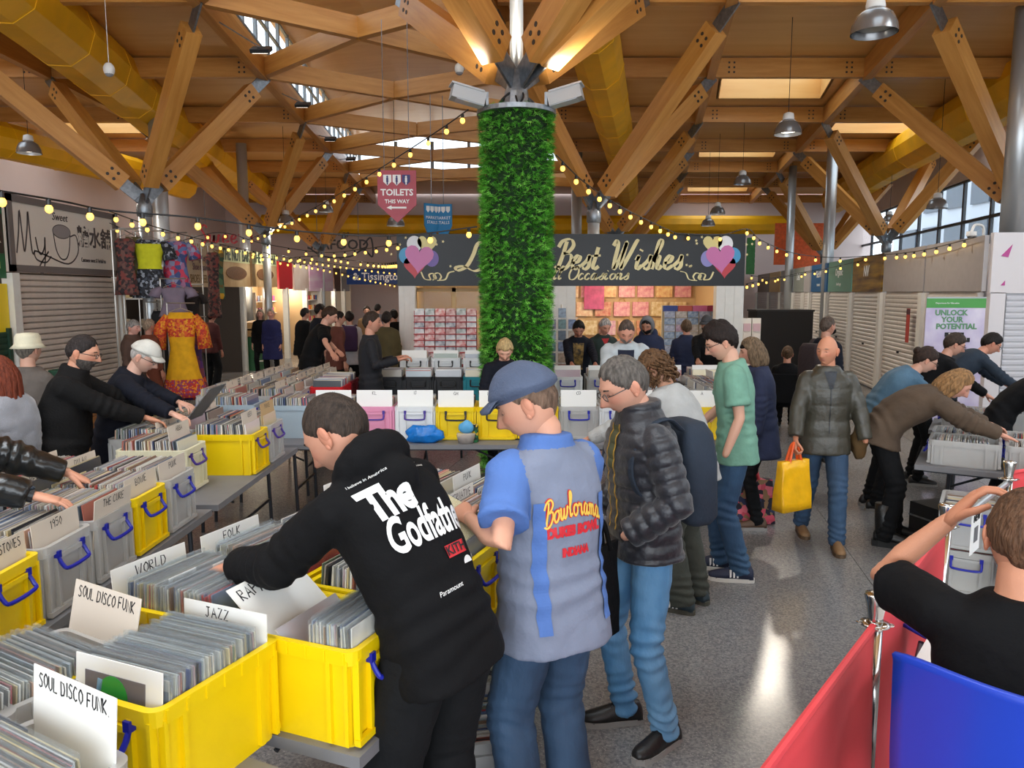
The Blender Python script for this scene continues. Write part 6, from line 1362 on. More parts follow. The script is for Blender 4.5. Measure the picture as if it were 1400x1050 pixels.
J_DARK = denim('denim_dark', '#3a5675', '#22374f'); J_LIGHT = denim('denim_light', '#6f9cc0', '#3f739e'); J_MID = denim('denim_mid', '#355676', '#233f5c')
C_BLACK = cloth('cotton_black', '#0b0b0d', spec=0.2); C_FLEECE = cloth('fleece_black', '#131212', bscale=90, spec=0.2); C_NAVY = cloth('wool_navy', '#11141f', spec=0.25); C_NAVY2 = cloth('jacket_navy', '#1c2440'); C_TRK = cloth('track_black', '#121315', spec=0.2)
C_PUFF = mat('nylon_puffer', '#1b1c23', 0.42, var=0.15, vscale=6, bump=0.5, bscale=28, sheen=0.2); C_OLIVEP = mat('nylon_olive', '#3c392f', 0.42, var=0.2, vscale=6, bump=0.5, bscale=24)
C_GREEN = cloth('tee_green', '#6d9a86'); C_GREY = cloth('jumper_grey', '#a9aaa8', bscale=120); C_BROWN = cloth('jacket_brown', '#4e3e2f'); C_DENIMJ = denim('denim_jacket', '#56778e', '#34566e')
C_LEATH = mat('leather_black', '#141617', 0.30, var=0.2, bump=0.5, bscale=22, coat=0.3); C_FUZZ = cloth('mohair_grey', '#85868c', bscale=140, sheen=0.5); C_BLUEC = cloth('coat_blue', '#15194e'); C_MAROON = cloth('top_maroon', '#4a1d1c')
C_OLIVE2 = cloth('coat_olive', '#4b4224'); C_CARD = cloth('cardigan_grey', '#b4bcc0', bscale=110); C_KHAKI = cloth('trousers_olive', '#3b3f38'); C_TAUPE = cloth('jacket_taupe', '#5a524c'); C_TWEED = cloth('coat_brown', '#4a342a')
C_SHIRT = cloth('bowling_grey', '#767e92', 0.06); C_SHIRTB = cloth('bowling_blue', '#4d6fae', 0.06)
S_BLK = mat('shoe_black', '#1b1a1a', 0.45, bump=0.2); S_SOLE = mat('sole_grey', '#8f8c88', 0.7); S_NAVY = mat('trainer_navy', '#1e2740', 0.6); S_TAN = mat('shoe_tan', '#8a6a48', 0.6); S_WSOLE = mat('sole_white', '#d8d6d0', 0.6)
SH_BLK = dict(mat=S_BLK, sole=S_SOLE)
H_CROP = dict(col='#2c2420', th=0.006, front=0.075)
def wl(loc, f, *pts):
    a = math.radians(f); out = []
    for x, y, hd in pts:
        dx, dy = x-loc[0], y-loc[1]; out.append((dx*math.cos(a)-dy*math.sin(a), dx*math.sin(a)+dy*math.cos(a), hd-f))
    return out
def panel(ctx, m, name, hw, u0, u1, lift=0.006, parent=None, back=False, off=0.0, n=28):
    """a strip of cloth laid on the front (or back) of a finished garment"""
    S_ = ctx; fwd = S_['up'].cross(S_['Xs']).normalized()*(-1 if back else 1); p0, p1, p2, p3, p4 = S_['p']; k = 7; vs = []; fs = []
    for i in range(n+1):
        u = u0+(u1-u0)*i/n
        for j in range(k+1): vs.append(((-1+2*j/k)*(hw[0]+(hw[1]-hw[0])*i/n)+off, u))
    for i in range(n):
        for j in range(k): a = i*(k+1)+j; fs.append((a, a+1, a+k+2, a+k+1))
    return project_print(parent or S_['top'], vs, fs, m, name, S_['top'], p2, S_['Xs'], S_['up'], fwd, lift)
# ---------------------------------------------------------------- 1 black hoodie
def hoodie_post(o, c):
    back = -(c['up'].cross(c['Xs'])).normalized(); org = c['p'][2]+c['up']*0.02
    def pr(v, f_, m, dx, dy, rot=0.0, nm='print'):
        cr, sr = math.cos(rot), math.sin(rot); return project_print(o, [(dx+x*cr-y*sr, dy+x*sr+y*cr) for x, y in v], f_, m, nm, o, org, c['Xs'], c['up'], back, 0.004)
    W_ = mat('print_white', '#e9eae8', 0.6)
    v, f_ = text_poly('The', 0.155, bold=0.006, sx=0.72, spacing=0.9); pr(v, f_, W_, -0.075, 0.07)
    v, f_ = text_poly('Godfather', 0.155, bold=0.004, sx=0.52, spacing=1.0); pr(v, f_, W_, 0.03, -0.045)
    n = 8; vs = [(-0.045+0.09*i/n, -0.02+0.04*j/4) for j in range(5) for i in range(n+1)]; fs = [(j*(n+1)+i, j*(n+1)+i+1, (j+1)*(n+1)+i+1, (j+1)*(n+1)+i) for j in range(4) for i in range(n)]
    pr(vs, fs, mat('print_red', '#c8242c', 0.6), 0.075, -0.15, nm='red_patch')
    v, f_ = text_poly('KITH', 0.042, bold=0.001); q = pr(v, f_, M_BLK, 0.075, -0.15); q.location = tuple(back*0.003)
    for tx, sz, dx, dy in (('I believe in America', 0.014, -0.10, 0.165), ('A family business', 0.013, 0.10, 0.15), ('1972', 0.016, 0.15, -0.19), ('Paramount', 0.022, -0.01, -0.255)):
        v, f_ = text_poly(tx, sz, shear=0.25); pr(v, f_, W_, dx, dy)
    dv = [(0.022*math.cos(t), 0.022*math.sin(t)) for t in np.linspace(0, math.pi, 12)]; pr(dv, [tuple(range(12))], W_, 0.11, -0.205)
    # drawn hem band
l1 = (-0.255, 2.34)
person('Man in a black hoodie with white back print leaning over the RAP crate', (*l1, 0), -46, 1.84, '#c68f76', lean=0.52, side=-0.15, hip=(0.02, -0.02, 0), head=(-22, 38, 0), neck_fwd=0.15, L=(-0.95, 2.56, 1.16), R=(-0.66, 2.93, 1.17), Lp=(-0.3, -0.9, -0.5), Lh=dict(curl=0.5, up=(0, 0, 1)), girth=1.0, sh=1.0,
    top=dict(mat=C_BLACK, fit=0.026, hem=0.10, sr=(0.088, 0.076, 0.058), hood=1, name='hoodie', wr=0.006, post=hoodie_post), bottom=dict(mat=C_TRK, r=(0.105, 0.092, 0.085), name='joggers', fit=0.012), shoes=SH_BLK, hair=dict(col='#4a3d34', th=0.0035, front=0.07, noise_=0.4), vox=0.010, stubble=('#5a4a42', 0.3), brow='#2c2420', hk=1.15)
# ---------------------------------------------------------------- 2 bowling shirt
def bowling_post(o, c):
    me = o.data; me.materials.append(C_SHIRTB); v = arr(me); da = np.minimum(seg_param(v, [c['S'][-1], c['el'][-1]])[0], seg_param(v, [c['S'][1], c['el'][1]])[0]); tor = seg_param(v, [tuple(q) for q in c['spine']])
    rel = v-np.array(c['p'][2]); lat = np.abs(rel@np.array(c['Xs'])); fwd = rel@np.array(c['up'].cross(c['Xs'])); hgt = rel@np.array(c['up'])
    blue = ((lat > 0.163) & (hgt > -0.08) & (da < 0.105)) | ((hgt > 0.215))
    idx = np.array([1 if blue[list(p.vertices)].mean() > 0.5 else 0 for p in me.polygons], np.int32); me.polygons.foreach_set('material_index', idx)
    for sg in (-1, 1): panel(c, C_SHIRTB, 'side_stripe', (0.022, 0.02), -0.42, 0.04, 0.007, o, True, sg*0.142, 44)
    back = -(c['up'].cross(c['Xs'])).normalized(); org = c['p'][2]-c['up']*0.02
    def pr(v_, f_, m, dx, dy, lift=0.004, nm='print', arc=0.0): return project_print(o, [(dx+x, dy+y-arc*x*x) for x, y in v_], f_, m, nm, o, org, c['Xs'], c['up'], back, lift)
    OR, RD, YL = mat('thread_orange', '#d8552a', 0.6), mat('thread_red', '#c4202c', 0.6), mat('thread_yellow', '#e0b848', 0.6)
    v_, f_, t_ = stroke_poly('Bowlorama', 0.085, 0.020, SCRIPT, 0.02, 0.1, 0.5, True); k = 0.25/t_; pr([(x*k, y) for x, y in v_], f_, RD, -0.005, 0.045, 0.004, arc=2.2)
    v_, f_, t_ = stroke_poly('Bowlorama', 0.085, 0.011, SCRIPT, 0.02, 0.1, 0.5, True); pr([(x*k, y) for x, y in v_], f_, YL, -0.005, 0.045, 0.007, arc=2.2)
    v_, f_ = text_poly('DUKES BOWL', 0.046, bold=0.004, sx=0.8); pr(v_, f_, RD, -0.005, -0.05); v_, f_ = text_poly('INDIANA', 0.040, bold=0.003, sx=0.7); pr(v_, f_, RD, -0.005, -0.125)
l2 = (0.15, 2.72)
person('Man in a grey and blue bowling shirt and blue flat cap holding records', (*l2, 0), -36, 1.80, '#d09a80', lean=0.08, head=(-42, 24, 0), L=(-0.15, 2.66, 1.30), R=(0.0, 3.05, 1.2), Lp=(-0.45, -0.9, -0.55), Lh=dict(curl=0.9, up=(-0.2, -0.5, 0.6)), girth=1.08, belly=0.04, sh=1.05,
    top=dict(mat=C_SHIRT, fit=0.026, hem=0.15, sleeve='short', sr=(0.086, 0.082, 0.05), sl_end=0.72, collar=0.06, name='bowling_shirt', wr=0.006, flare=0.012, post=bowling_post), bottom=dict(mat=J_DARK, r=(0.098, 0.085, 0.082), name='jeans'), shoes=SH_BLK, hair=dict(col='#8a6f5c', th=0.002, front=0.08, bald=0.5), hat=('flatcap', cloth('cap_blue', '#4a556c', bscale=120)), vox=0.010, brow='#7a6454', hk=1.14)
# ---------------------------------------------------------------- 3 puffer jacket
l3 = (0.61, 3.46)
def puffer_post(o, c):
    panel(c, mat('lining_green', '#4c5038', 0.7), 'open_front', (0.018, 0.03), 0.0, 0.19, 0.005, o); 
    for sg in (-1, 1): panel(c, mat('zip_ochre', '#b08a30', 0.5), 'zip', (0.005, 0.005), -0.28, 0.20, 0.008, o, off=sg*0.03)
person('Man in a dark puffer jacket, glasses and light jeans with a backpack', (*l3, 0), -108, 1.79, '#cc9880', lean=0.06, head=(4, 26, 0), neck_fwd=0.12, L=(0.50, 3.27, 1.04), R=(0.42, 3.66, 1.05), Lp=(-0.6, -0.8, -0.1), hands=(False, True), feet=wl(l3, -108, (0.72, 3.36, -130), (0.56, 3.56, -96)), girth=1.02,
    top=dict(mat=C_PUFF, fit=0.034, hem=0.07, sr=(0.084, 0.080, 0.064), puff=0.062, pamp=0.013, collar=0.10, name='puffer_jacket', post=puffer_post), bottom=dict(mat=J_LIGHT, r=(0.090, 0.070, 0.060), name='jeans', wr=0.007), shoes=dict(mat=S_BLK, sole=S_SOLE, laces=1, s=1.03), hair=dict(col='#7a736c', th=0.010, front=0.076, temple=0.058, col2='#332d29', noise_=0.45), glasses='#4a4440', vox=0.010, stubble=('#8a7468', 0.25), brow='#5a4c44', hk=1.12)
# ---------------------------------------------------------------- 4 curly hair
l4 = (1.20, 4.95)
person('Curly-haired browser in a light grey jumper bending over the far row', (*l4, 0), -50, 1.76, '#c89478', lean=0.46, head=(0, 32, 0), L=(0.52, 5.1, 1.12), R=(0.75, 5.45, 1.1), hands=(True, False), female=True, girth=1.05, top=dict(mat=C_GREY, fit=0.022, hem=0.10, sr=(0.078, 0.068, 0.05), name='jumper'), bottom=dict(mat=C_KHAKI, r=(0.095, 0.085, 0.08)), shoes=dict(mat=mat('trainer_teal', '#2c3c44', 0.6), sole=mat('sole_olive', '#4a4a40', 0.7), stripe=1), hair=dict(col='#7c5a3c', th=0.02, curls=220), vox=0.013)
# ---------------------------------------------------------------- 5 green T-shirt
l5 = (1.64, 5.52)
person('Tall young man in a green T-shirt and jeans with a hand in his pocket', (*l5, 0), -78, 1.86, '#d0a088', lean=0.10, head=(-6, 24, 0), neck_fwd=0.15, L=(1.50, 5.30, 0.97), R=(1.4, 5.85, 1.05), Lp=(-0.2, -1.0, 0.1), hands=(False, True), girth=0.98, feet=wl(l5, -78, (1.68, 5.42, -78), (1.60, 5.66, -70)), top=dict(mat=C_GREEN, fit=0.026, hem=0.13, sleeve='short', sr=(0.082, 0.078, 0.05), sl_end=0.72, name='t_shirt'), bottom=dict(mat=J_MID, r=(0.096, 0.075, 0.068), name='jeans', wr=0.007), shoes=dict(mat=S_NAVY, sole=S_WSOLE, stripe=1, s=1.05), hair=dict(col='#2c1f1a', th=0.020, front=0.06, vol_top=0.022, noise_=0.5), glasses='#2a2624', vox=0.011, brow='#2c2018')
# ---------------------------------------------------------------- right-hand group
person('Person in a long navy coat and black beanie behind the green T-shirt', (2.22, 6.75, 0), -75, 1.68, '#c0907a', lean=0.12, head=(0, 12, 0), R=(1.9, 7.0, 1.0), L=(2.1, 6.55, 0.85), top=dict(mat=C_NAVY2, fit=0.034, hem=0.28, flare=0.02, sr=(0.08, 0.07, 0.055), name='coat'), bottom=dict(mat=C_TRK), shoes=dict(mat=mat('shoe_brown', '#5a4434', 0.6), sole=S_SOLE), hair=dict(col='#8a7258', th=0.016, long=0.05), hat=('beanie', C_BLACK), vox=0.014)
l9 = (2.58, 6.25)
def olive_post(o, c): panel(c, cloth('tee_charcoal', '#3a3d42'), 'open_collar', (0.012, 0.05), 0.06, 0.20, 0.004, o); panel(c, M_BLACK, 'zip', (0.004, 0.004), -0.3, 0.07, 0.006, o)
person('Older man in an olive quilted jacket carrying a yellow shopping bag', (*l9, 0), 188, 1.72, '#c88a6c', lean=0.02, head=(38, 4, 0), R=(2.24, 6.02, 0.80), L=(2.86, 6.08, 0.86), Rp=(0.6, -0.7, 0), Lp=(-0.8, -0.6, 0.2), hands=(False, True), Rh=dict(curl=1.4), girth=1.06, feet=[(-0.10, 0.14, 4), (0.08, -0.32, 0)], top=dict(mat=C_OLIVEP, fit=0.028, hem=0.16, sr=(0.076, 0.068, 0.058), puff=0.13, pamp=0.007, collar=0.03, name='quilted_jacket', post=olive_post), bottom=dict(mat=J_DARK, r=(0.095, 0.075, 0.066), name='jeans'), shoes=dict(mat=S_TAN, sole=mat('sole_brown', '#5a4632', 0.7)), vox=0.012, brow='#9a8a7c')
l8 = gd(1128, 480, 9.4)
person('Man in a black face mask and navy jacket with a rucksack', (l8.x, 9.4, 0), 62, 1.78, '#c08c76', top=dict(mat=C_NAVY, fit=0.03, hem=0.12, name='jacket'), bottom=dict(mat=C_TRK), shoes=SH_BLK, hair=dict(col='#6a5a4e', th=0.006), vox=0.017, extras=lambda c: c['HMB']('face_mask', MB().ball((0, 0.075, -0.055), (0.055, 0.045, 0.042), 14), C_BLACK))
l10 = (3.52, 7.35)
person('Person in a blue denim jacket with brown hair in a bun bending over boxes', (*l10, 0), 98, 1.70, '#d0a08a', lean=0.72, head=(2, 28, 0), neck_fwd=0.2, L=(4.25, 7.45, 0.98), R=(4.2, 7.1, 0.95), female=True, girth=1.05, top=dict(mat=C_DENIMJ, fit=0.03, hem=0.08, name='denim_jacket', wr=0.008), bottom=dict(mat=C_TRK), shoes=SH_BLK, hair=dict(col='#3f2c22', th=0.016, bun=1, vol_back=0.01), glasses='#3a2c28', vox=0.014)
l11 = (3.13, 6.30)
person('Person in a brown jacket and tall black boots bending right over the boxes', (*l11, 0), 108, 1.74, '#d09a84', lean=1.02, hip=(0, -0.06, 0), head=(8, 40, 0), neck_fwd=-0.05, R=(3.86, 5.94, 0.98), L=(4.05, 6.3, 0.98), Rh=dict(curl=0.4), girth=1.05, feet=[(-0.10, 0.10, -5), (0.10, 0.0, 8)], top=dict(mat=C_BROWN, fit=0.036, hem=0.10, flare=0.02, sr=(0.086, 0.076, 0.058), collar=0.04, name='jacket', wr=0.008), bottom=dict(mat=C_TRK, r=(0.10, 0.078, 0.07)), shoes=dict(mat=mat('boot_black', '#151515', 0.35, bump=0.3), sole=mat('sole_black', '#141414', 0.6), boot=0.36, sole_h=0.05, s=1.1), hair=dict(col='#b98c5c', th=0.014, long=0.06, front=0.085), vox=0.012, brow='#8a6a48')
person('Auburn-haired person at the right edge with bare forearms in a box', (4.45, 6.95, 0), 112, 1.74, '#d09a84', lean=0.9, head=(0, 35, 0), R=(4.6, 6.35, 1.0), L=(4.95, 6.6, 0.98), top=dict(mat=C_BLACK, sleeve='short', name='t_shirt'), bottom=dict(mat=C_TRK), shoes=SH_BLK, hair=dict(col='#4a2a1c', th=0.014), beard=('#5a3424', 0.012), vox=0.016)
person('Woman with short brown hair and glasses in a black jacket at the right tables', (4.45, 8.35, 0), 100, 1.72, '#cc9a84', lean=0.55, head=(0, 22, 0), L=(5.2, 8.5, 1.0), R=(5.1, 8.1, 0.98), top=dict(mat=C_BLACK, fit=0.03, name='jacket'), bottom=dict(mat=C_TRK), shoes=SH_BLK, hair=dict(col='#4a3a30', th=0.018, front=0.06), glasses='#5a2028', vox=0.016)
person('Dark-haired man in a navy jacket bending low at the far right tables', (5.15, 9.1, 0), 98, 1.80, '#cc9078', lean=0.85, head=(0, 30, 0), L=(5.95, 9.2, 1.0), R=(5.85, 8.7, 0.98), top=dict(mat=cloth('jacket_petrol', '#1d2a38'), fit=0.03, name='jacket'), bottom=dict(mat=C_TRK), shoes=SH_BLK, hair=dict(col='#241a16', th=0.016), glasses='#241a16', vox=0.016)
# ---------------------------------------------------------------- seated man, bottom right
person('Seated man in a black T-shirt with a raised hand at the bottom right', (1.33, 1.92, 0), 30, 1.86, '#c98e70', lean=0.10, seat=0.70, head=(2, 12, 0), L=(1.31, 2.24, 1.42), R=(1.65, 2.3, 1.05), Lp=(-0.75, 0.9, -0.1), Lh=dict(curl=0.7, bend=(0.3, 0, 0.5)), sh=1.0, girth=1.04, feet=[(-0.15, 0.5, 0), (0.15, 0.5, 0)], top=dict(mat=C_BLACK, fit=0.018, hem=0.06, sleeve='short', sr=(0.082, 0.076, 0.05), sl_end=0.72, name='t_shirt'), bottom=dict(mat=J_DARK), shoes=SH_BLK, hair=dict(col='#7a5840', th=0.010, noise_=0.4), vox=0.010)
# ---------------------------------------------------------------- leather jacket, left edge
hl, hr_ = gz(108, 650, 1.16), gz(62, 682, 1.18)
person('Person in a black leather jacket at the left edge reaching into the crates', (-3.0, 3.3, 0), 84, 1.90, '#cf9a80', lean=0.80, head=(0, 35, 0), L=hl, R=hr_, Lp=(-0.5, -0.6, 0.2), Rp=(0.6, -0.6, -0.2), Lh=dict(curl=0.55, bend=(0.15, 0, -0.25)), Rh=dict(curl=0.45, bend=(0.1, 0, -0.05), thumb=0.4), top=dict(mat=C_LEATH, fit=0.03, hem=0.08, sr=(0.094, 0.082, 0.058), name='leather_jacket', wr=0.009), bottom=dict(mat=J_DARK), shoes=SH_BLK, hair=dict(col='#3a2a20', th=0.014), vox=0.010)
# ---------------------------------------------------------------- left-hand browsers
person('Woman with auburn hair and glasses in a grey fluffy jumper', (-3.30, 4.95, 0), -78, 1.66, '#d8ae9c', head=(0, 2, 0), female=True, girth=1.12, L=(-3.45, 4.75, 0.95), R=(-3.5, 5.2, 1.0), top=dict(mat=C_FUZZ, fit=0.045, hem=0.20, flare=0.02, sr=(0.095, 0.09, 0.075), name='jumper', wr=0.008), bottom=dict(mat=C_TRK), shoes=SH_BLK, hair=dict(col='#8a4028', th=0.012, long=0.16), glasses='#2a2020', vox=0.012)
p = gd(36, 470, 6.3); person('Person in a cream bucket hat and taupe jacket at the left', (p.x, 6.3, 0), 10, 1.72, '#c89a84', top=dict(mat=C_TAUPE, fit=0.03, name='jacket'), bottom=dict(mat=C_TRK), shoes=SH_BLK, hair=dict(col='#8a8074', th=0.01), hat=('bucket', cloth('hat_cream', '#c9c2a8')), vox=0.015)
person('Bearded man in a black fleece and glasses browsing the left row', (-3.20, 5.32, 0), 74, 1.80, '#cc9478', lean=0.26, head=(6, 14, 0), neck_fwd=0.1, L=gz(222, 570, 1.14)+Vector((0.02, 0.1, 0)), R=gz(228, 582, 1.13), Rp=(0.5, -0.7, -0.5), girth=1.22, belly=0.05, sh=1.1, top=dict(mat=C_FLEECE, fit=0.026, hem=0.16, sr=(0.084, 0.074, 0.056), collar=0.07, name='fleece'), bottom=dict(mat=C_TRK), shoes=SH_BLK, hair=dict(col='#3a3230', th=0.008, col2='#5c5450'), beard=('#6a625c', 0.005), glasses='#2c2624', vox=0.012)
person('Elderly man in a white flat cap and navy jacket reading a sleeve', (-3.12, 5.95, 0), 78, 1.74, '#d8ac98', lean=0.30, head=(8, 28, 0), neck_fwd=0.3, L=gd(258, 557, 5.85), R=gd(240, 568, 5.6), Lh=dict(curl=0.8), Rh=dict(curl=0.7), Rp=(0.4, -0.5, -0.8), girth=1.08, top=dict(mat=C_NAVY, fit=0.032, hem=0.16, sr=(0.082, 0.072, 0.055), name='jacket'), bottom=dict(mat=C_TRK), shoes=SH_BLK, hair=dict(col='#ece6e0', th=0.004, bald=0.6), hat=('flatcap', cloth('cap_white', '#c9c7be', bscale=150)), glasses='#3a302c', vox=0.012, brow='#b0a69c')
p = gd(180, 450, 11.6); person('Elderly woman in a brown coat, grey hat and pink scarf', (p.x, 11.6, 0), 95, 1.66, '#c89484', female=True, head=(0, 5, 0), top=dict(mat=C_TWEED, fit=0.04, hem=0.35, flare=0.02, name='coat', collar=0.05), bottom=dict(mat=C_TRK), shoes=SH_BLK, hair=dict(col='#a8a09a', th=0.014), hat=('beanie', cloth('hat_grey', '#8f8a84')), vox=0.018)
p = gd(203, 455, 12.4); person('Person in a rust-brown coat beside the woman in the grey hat', (p.x, 12.4, 0), 30, 1.64, '#b88470', top=dict(mat=cloth('coat_rust', '#6a3420'), fit=0.04, hem=0.35, name='coat'), bottom=dict(mat=C_TRK), shoes=SH_BLK, hair=dict(col='#c0a890', th=0.014), vox=0.02)
p = gz(290, 533, 0); person('Woman in a maroon top and black trousers at the dress stall', (p.x, p.y, 0), 20, 1.68, '#b88470', female=True, lean=0.15, top=dict(mat=C_MAROON, fit=0.03, name='top'), bottom=dict(mat=C_TRK, r=(0.10, 0.09, 0.085)), shoes=SH_BLK, hair=dict(col='#1c1614', th=0.018), vox=0.02)
p = gz(374, 520, 0); person('Grey-haired woman in a long royal blue coat', (p.x, p.y, 0), 175, 1.68, '#c89484', female=True, top=dict(mat=C_BLUEC, fit=0.055, hem=0.42, flare=0.03, name='coat'), bottom=dict(mat=C_TRK), shoes=SH_BLK, hair=dict(col='#c4b6aa', th=0.016), vox=0.02)
p = gz(354, 519, 0); person('Woman in black beside the royal blue coat', (p.x, p.y+0.3, 0), 175, 1.66, '#c89484', female=True, top=dict(mat=C_BLACK, fit=0.03, hem=0.3, name='coat'), bottom=dict(mat=C_TRK), shoes=SH_BLK, hair=dict(col='#b0a08c', th=0.014, long=0.05), vox=0.022)
p = gd(425, 470, 11.3); person('Man in a black polo shirt leaning on the left wing of crates', (p.x, 11.2, 0), 72, 1.93, '#cf9c86', lean=0.42, head=(10, 22, 0), R=gd(462, 502, 10.3), L=gd(476, 498, 10.7), Rh=dict(curl=0.3), Lh=dict(curl=0.3), girth=1.1, top=dict(mat=C_BLACK, sleeve='short', sr=(0.08, 0.076, 0.05), fit=0.022, name='polo_shirt'), bottom=dict(mat=C_TRK), shoes=SH_BLK, hair=dict(col='#4a3426', th=0.018), vox=0.014)
p = gd(506, 470, 9.2); person('Man in a black jumper and jeans standing inside the tables', (p.x, 9.2, 0), 78, 1.84, '#c89078', head=(6, 2, 0), R=gd(545, 492, 8.95), L=gd(540, 490, 9.4), Rp=(0.2, -0.8, -0.6), Rh=dict(curl=1.0), girth=1.06, top=dict(mat=cloth('jumper_black', '#15161c'), fit=0.02, hem=0.09, name='jumper'), bottom=dict(mat=J_DARK, name='jeans'), shoes=SH_BLK, hair=dict(col='#4a3a30', th=0.010), vox=0.013)
# far background browsers on the left
for lab, px_, py_, d, hh, f, tm, hc_ in (('Person in a white top with a purple rucksack in the far crowd', 478, 450, 14.5, 1.72, -10, cloth('top_white', '#b8bac4'), '#2c221e'), ('Person in an olive coat with their back turned in the far crowd', 527, 450, 13.0, 1.75, 5, C_OLIVE2, '#2c221e'), ('Dark-haired person in black at the far left shelves', 412, 440, 16.5, 1.74, 40, C_BLACK, '#1c1614'), ('Person in black behind the polo-shirt man', 431, 440, 15.5, 1.84, 60, C_NAVY, '#241a16'), ('Person in a rust top bent beside the polo-shirt man', 456, 445, 13.5, 1.74, 60, cloth('top_rust', '#5a2c20'), '#241a16'), ('Person in black by the card shop corner', 541, 445, 16.0, 1.72, -30, C_BLACK, '#1c1614'), ('Person in a tan coat deep in the far crowd', 502, 440, 19.0, 1.74, 170, cloth('coat_tan', '#8a6a48'), '#3a2c24'), ('Person in grey deep in the far crowd', 515, 440, 21.0, 1.76, 10, cloth('coat_slate', '#5a5c66'), '#241a16')):
    p = gd(px_, py_, d); person(lab, (p.x, d, 0), f, hh, '#c0907a', top=dict(mat=tm, fit=0.035, hem=0.2, name='coat'), bottom=dict(mat=C_TRK), shoes=SH_BLK, hair=dict(col=hc_, th=0.014), vox=0.024, lean=0.15)
# ---------------------------------------------------------------- middle and back
person('Blond boy in a navy jumper looking down in front of the hedge column', (-0.09, 8.02, 0), 176, 1.66, '#d8a48c', lean=0.34, head=(0, 34, 0), L=(0.12, 7.55, 1.08), R=(-0.22, 7.55, 1.08), Lh=dict(curl=0.5), Rh=dict(curl=0.5), top=dict(mat=C_NAVY, fit=0.02, name='jumper'), bottom=dict(mat=C_TRK), shoes=SH_BLK, hair=dict(col='#e4c288', th=0.018, front=0.05), vox=0.014, brow='#a8875c')
def tee_panel(m): return lambda o, c: panel(c, m, 't_shirt_front', (0.06, 0.075), -0.22, 0.16, 0.005, o)
p = gd(790, 470, 10.95); person('Dark-haired man in a navy jacket over a gold-print tee at the back table', (p.x, 10.95, 0), 182, 1.72, '#a87460', lean=0.2, head=(0, 32, 0), L=(p.x+0.2, 10.3, 1.08), R=(p.x-0.12, 10.3, 1.08), top=dict(mat=C_NAVY, fit=0.032, name='jacket', post=tee_panel(mat('tee_gold', '#1c1816', 0.7, col2='#a08040', vscale=22))), bottom=dict(mat=C_TRK), shoes=SH_BLK, hair=dict(col='#15110f', th=0.014), vox=0.016)
p = gd(821, 470, 11.3); person('Grey-haired man with a red collar and green fleece at the back table', (p.x, 11.3, 0), 165, 1.72, '#c89078', lean=0.2, head=(0, 22, 0), top=dict(mat=cloth('fleece_dkgreen', '#1e2f2a'), fit=0.03, name='fleece', collar=0.02, post=lambda o, c: panel(c, cloth('collar_red', '#a82a2c'), 'red_collar', (0.02, 0.06), 0.13, 0.2, 0.005, o)), bottom=dict(mat=C_TRK), shoes=SH_BLK, hair=dict(col='#d6d0ca', th=0.014), vox=0.016)
def card_post(o, c):
    q = panel(c, cloth('tee_navy', '#161c30'), 't_shirt_front', (0.07, 0.085), -0.26, 0.19, 0.005, o); fwd = c['up'].cross(c['Xs']).normalized()
    v, f_ = text_poly('DANGER', 0.032, bold=0.001); project_print(o, [(-x, y-6*x*x) for x, y in v], [tuple(reversed(k)) for k in f_], M_WHT, 'print', o, c['p'][2]+c['up']*0.05, c['Xs'], c['up'], fwd, 0.008)
person('Man with cropped hair in a pale grey cardigan over a navy DANGER tee', (1.20, 8.18, 0), 184, 1.84, '#cc9078', lean=0.24, head=(0, 34, 0), L=(1.42, 7.62, 1.08), R=(1.0, 7.62, 1.08), Lp=(-0.9, -0.4, -0.5), Rp=(0.9, -0.4, -0.5), girth=1.15, belly=0.04, sh=1.04, top=dict(mat=C_CARD, fit=0.026, sr=(0.084, 0.078, 0.058), name='cardigan', post=card_post), bottom=dict(mat=J_DARK), shoes=SH_BLK, hair=dict(col='#6a5a50', th=0.004), beard=('#b0a098', 0.006), vox=0.013)
p = gd(888, 470, 11.2); person('Person with a grey hood up under a navy jacket at the back table', (p.x, 11.2, 0), 205, 1.74, '#a8765e', lean=0.18, head=(0, 22, 0), top=dict(mat=C_NAVY2, fit=0.034, name='jacket', hood=1), bottom=dict(mat=C_TRK), shoes=SH_BLK, hair=dict(col='#15110f', th=0.01), hat=('hood', cloth('hood_grey', '#6a6a6c')), beard=('#1c1512', 0.008), vox=0.016)
p = gd(938, 470, 11.6); person('Short-haired person in navy seen from behind at the greeting card rack', (p.x, 11.6, 0), 5, 1.66, '#c89078', top=dict(mat=C_NAVY2, fit=0.034, name='jacket', collar=0.05), bottom=dict(mat=C_TRK), shoes=SH_BLK, hair=dict(col='#7a6048', th=0.014), vox=0.016)
p = gd(968, 470, 11.0); person('Bearded man in a dark cap and black coat at the back table', (p.x, 11.0, 0), 200, 1.76, '#a8765e', lean=0.15, head=(15, 12, 0), L=gd(985, 510, 10.4), R=gd(955, 500, 10.4), top=dict(mat=C_BLACK, fit=0.034, name='coat'), bottom=dict(mat=C_TRK), shoes=SH_BLK, hair=dict(col='#15110f', th=0.01), hat=('cap', cloth('cap_charcoal', '#3a3a3c')), beard=('#1c1512', 0.010), vox=0.016)
# wheelchair user
WCL = gz(1072, 592, 0)
person('Person in black with tied-back hair seated in a wheelchair', (WCL.x, WCL.y, 0), 20, 1.66, '#c89078', seat=0.52, feet=[(-0.1, 0.5, 0), (0.1, 0.5, 0)], top=dict(mat=C_BLACK, fit=0.035, name='coat'), bottom=dict(mat=C_TRK), shoes=SH_BLK, hair=dict(col='#6a5038', th=0.014, bun=1), vox=0.017)
run_jobs()
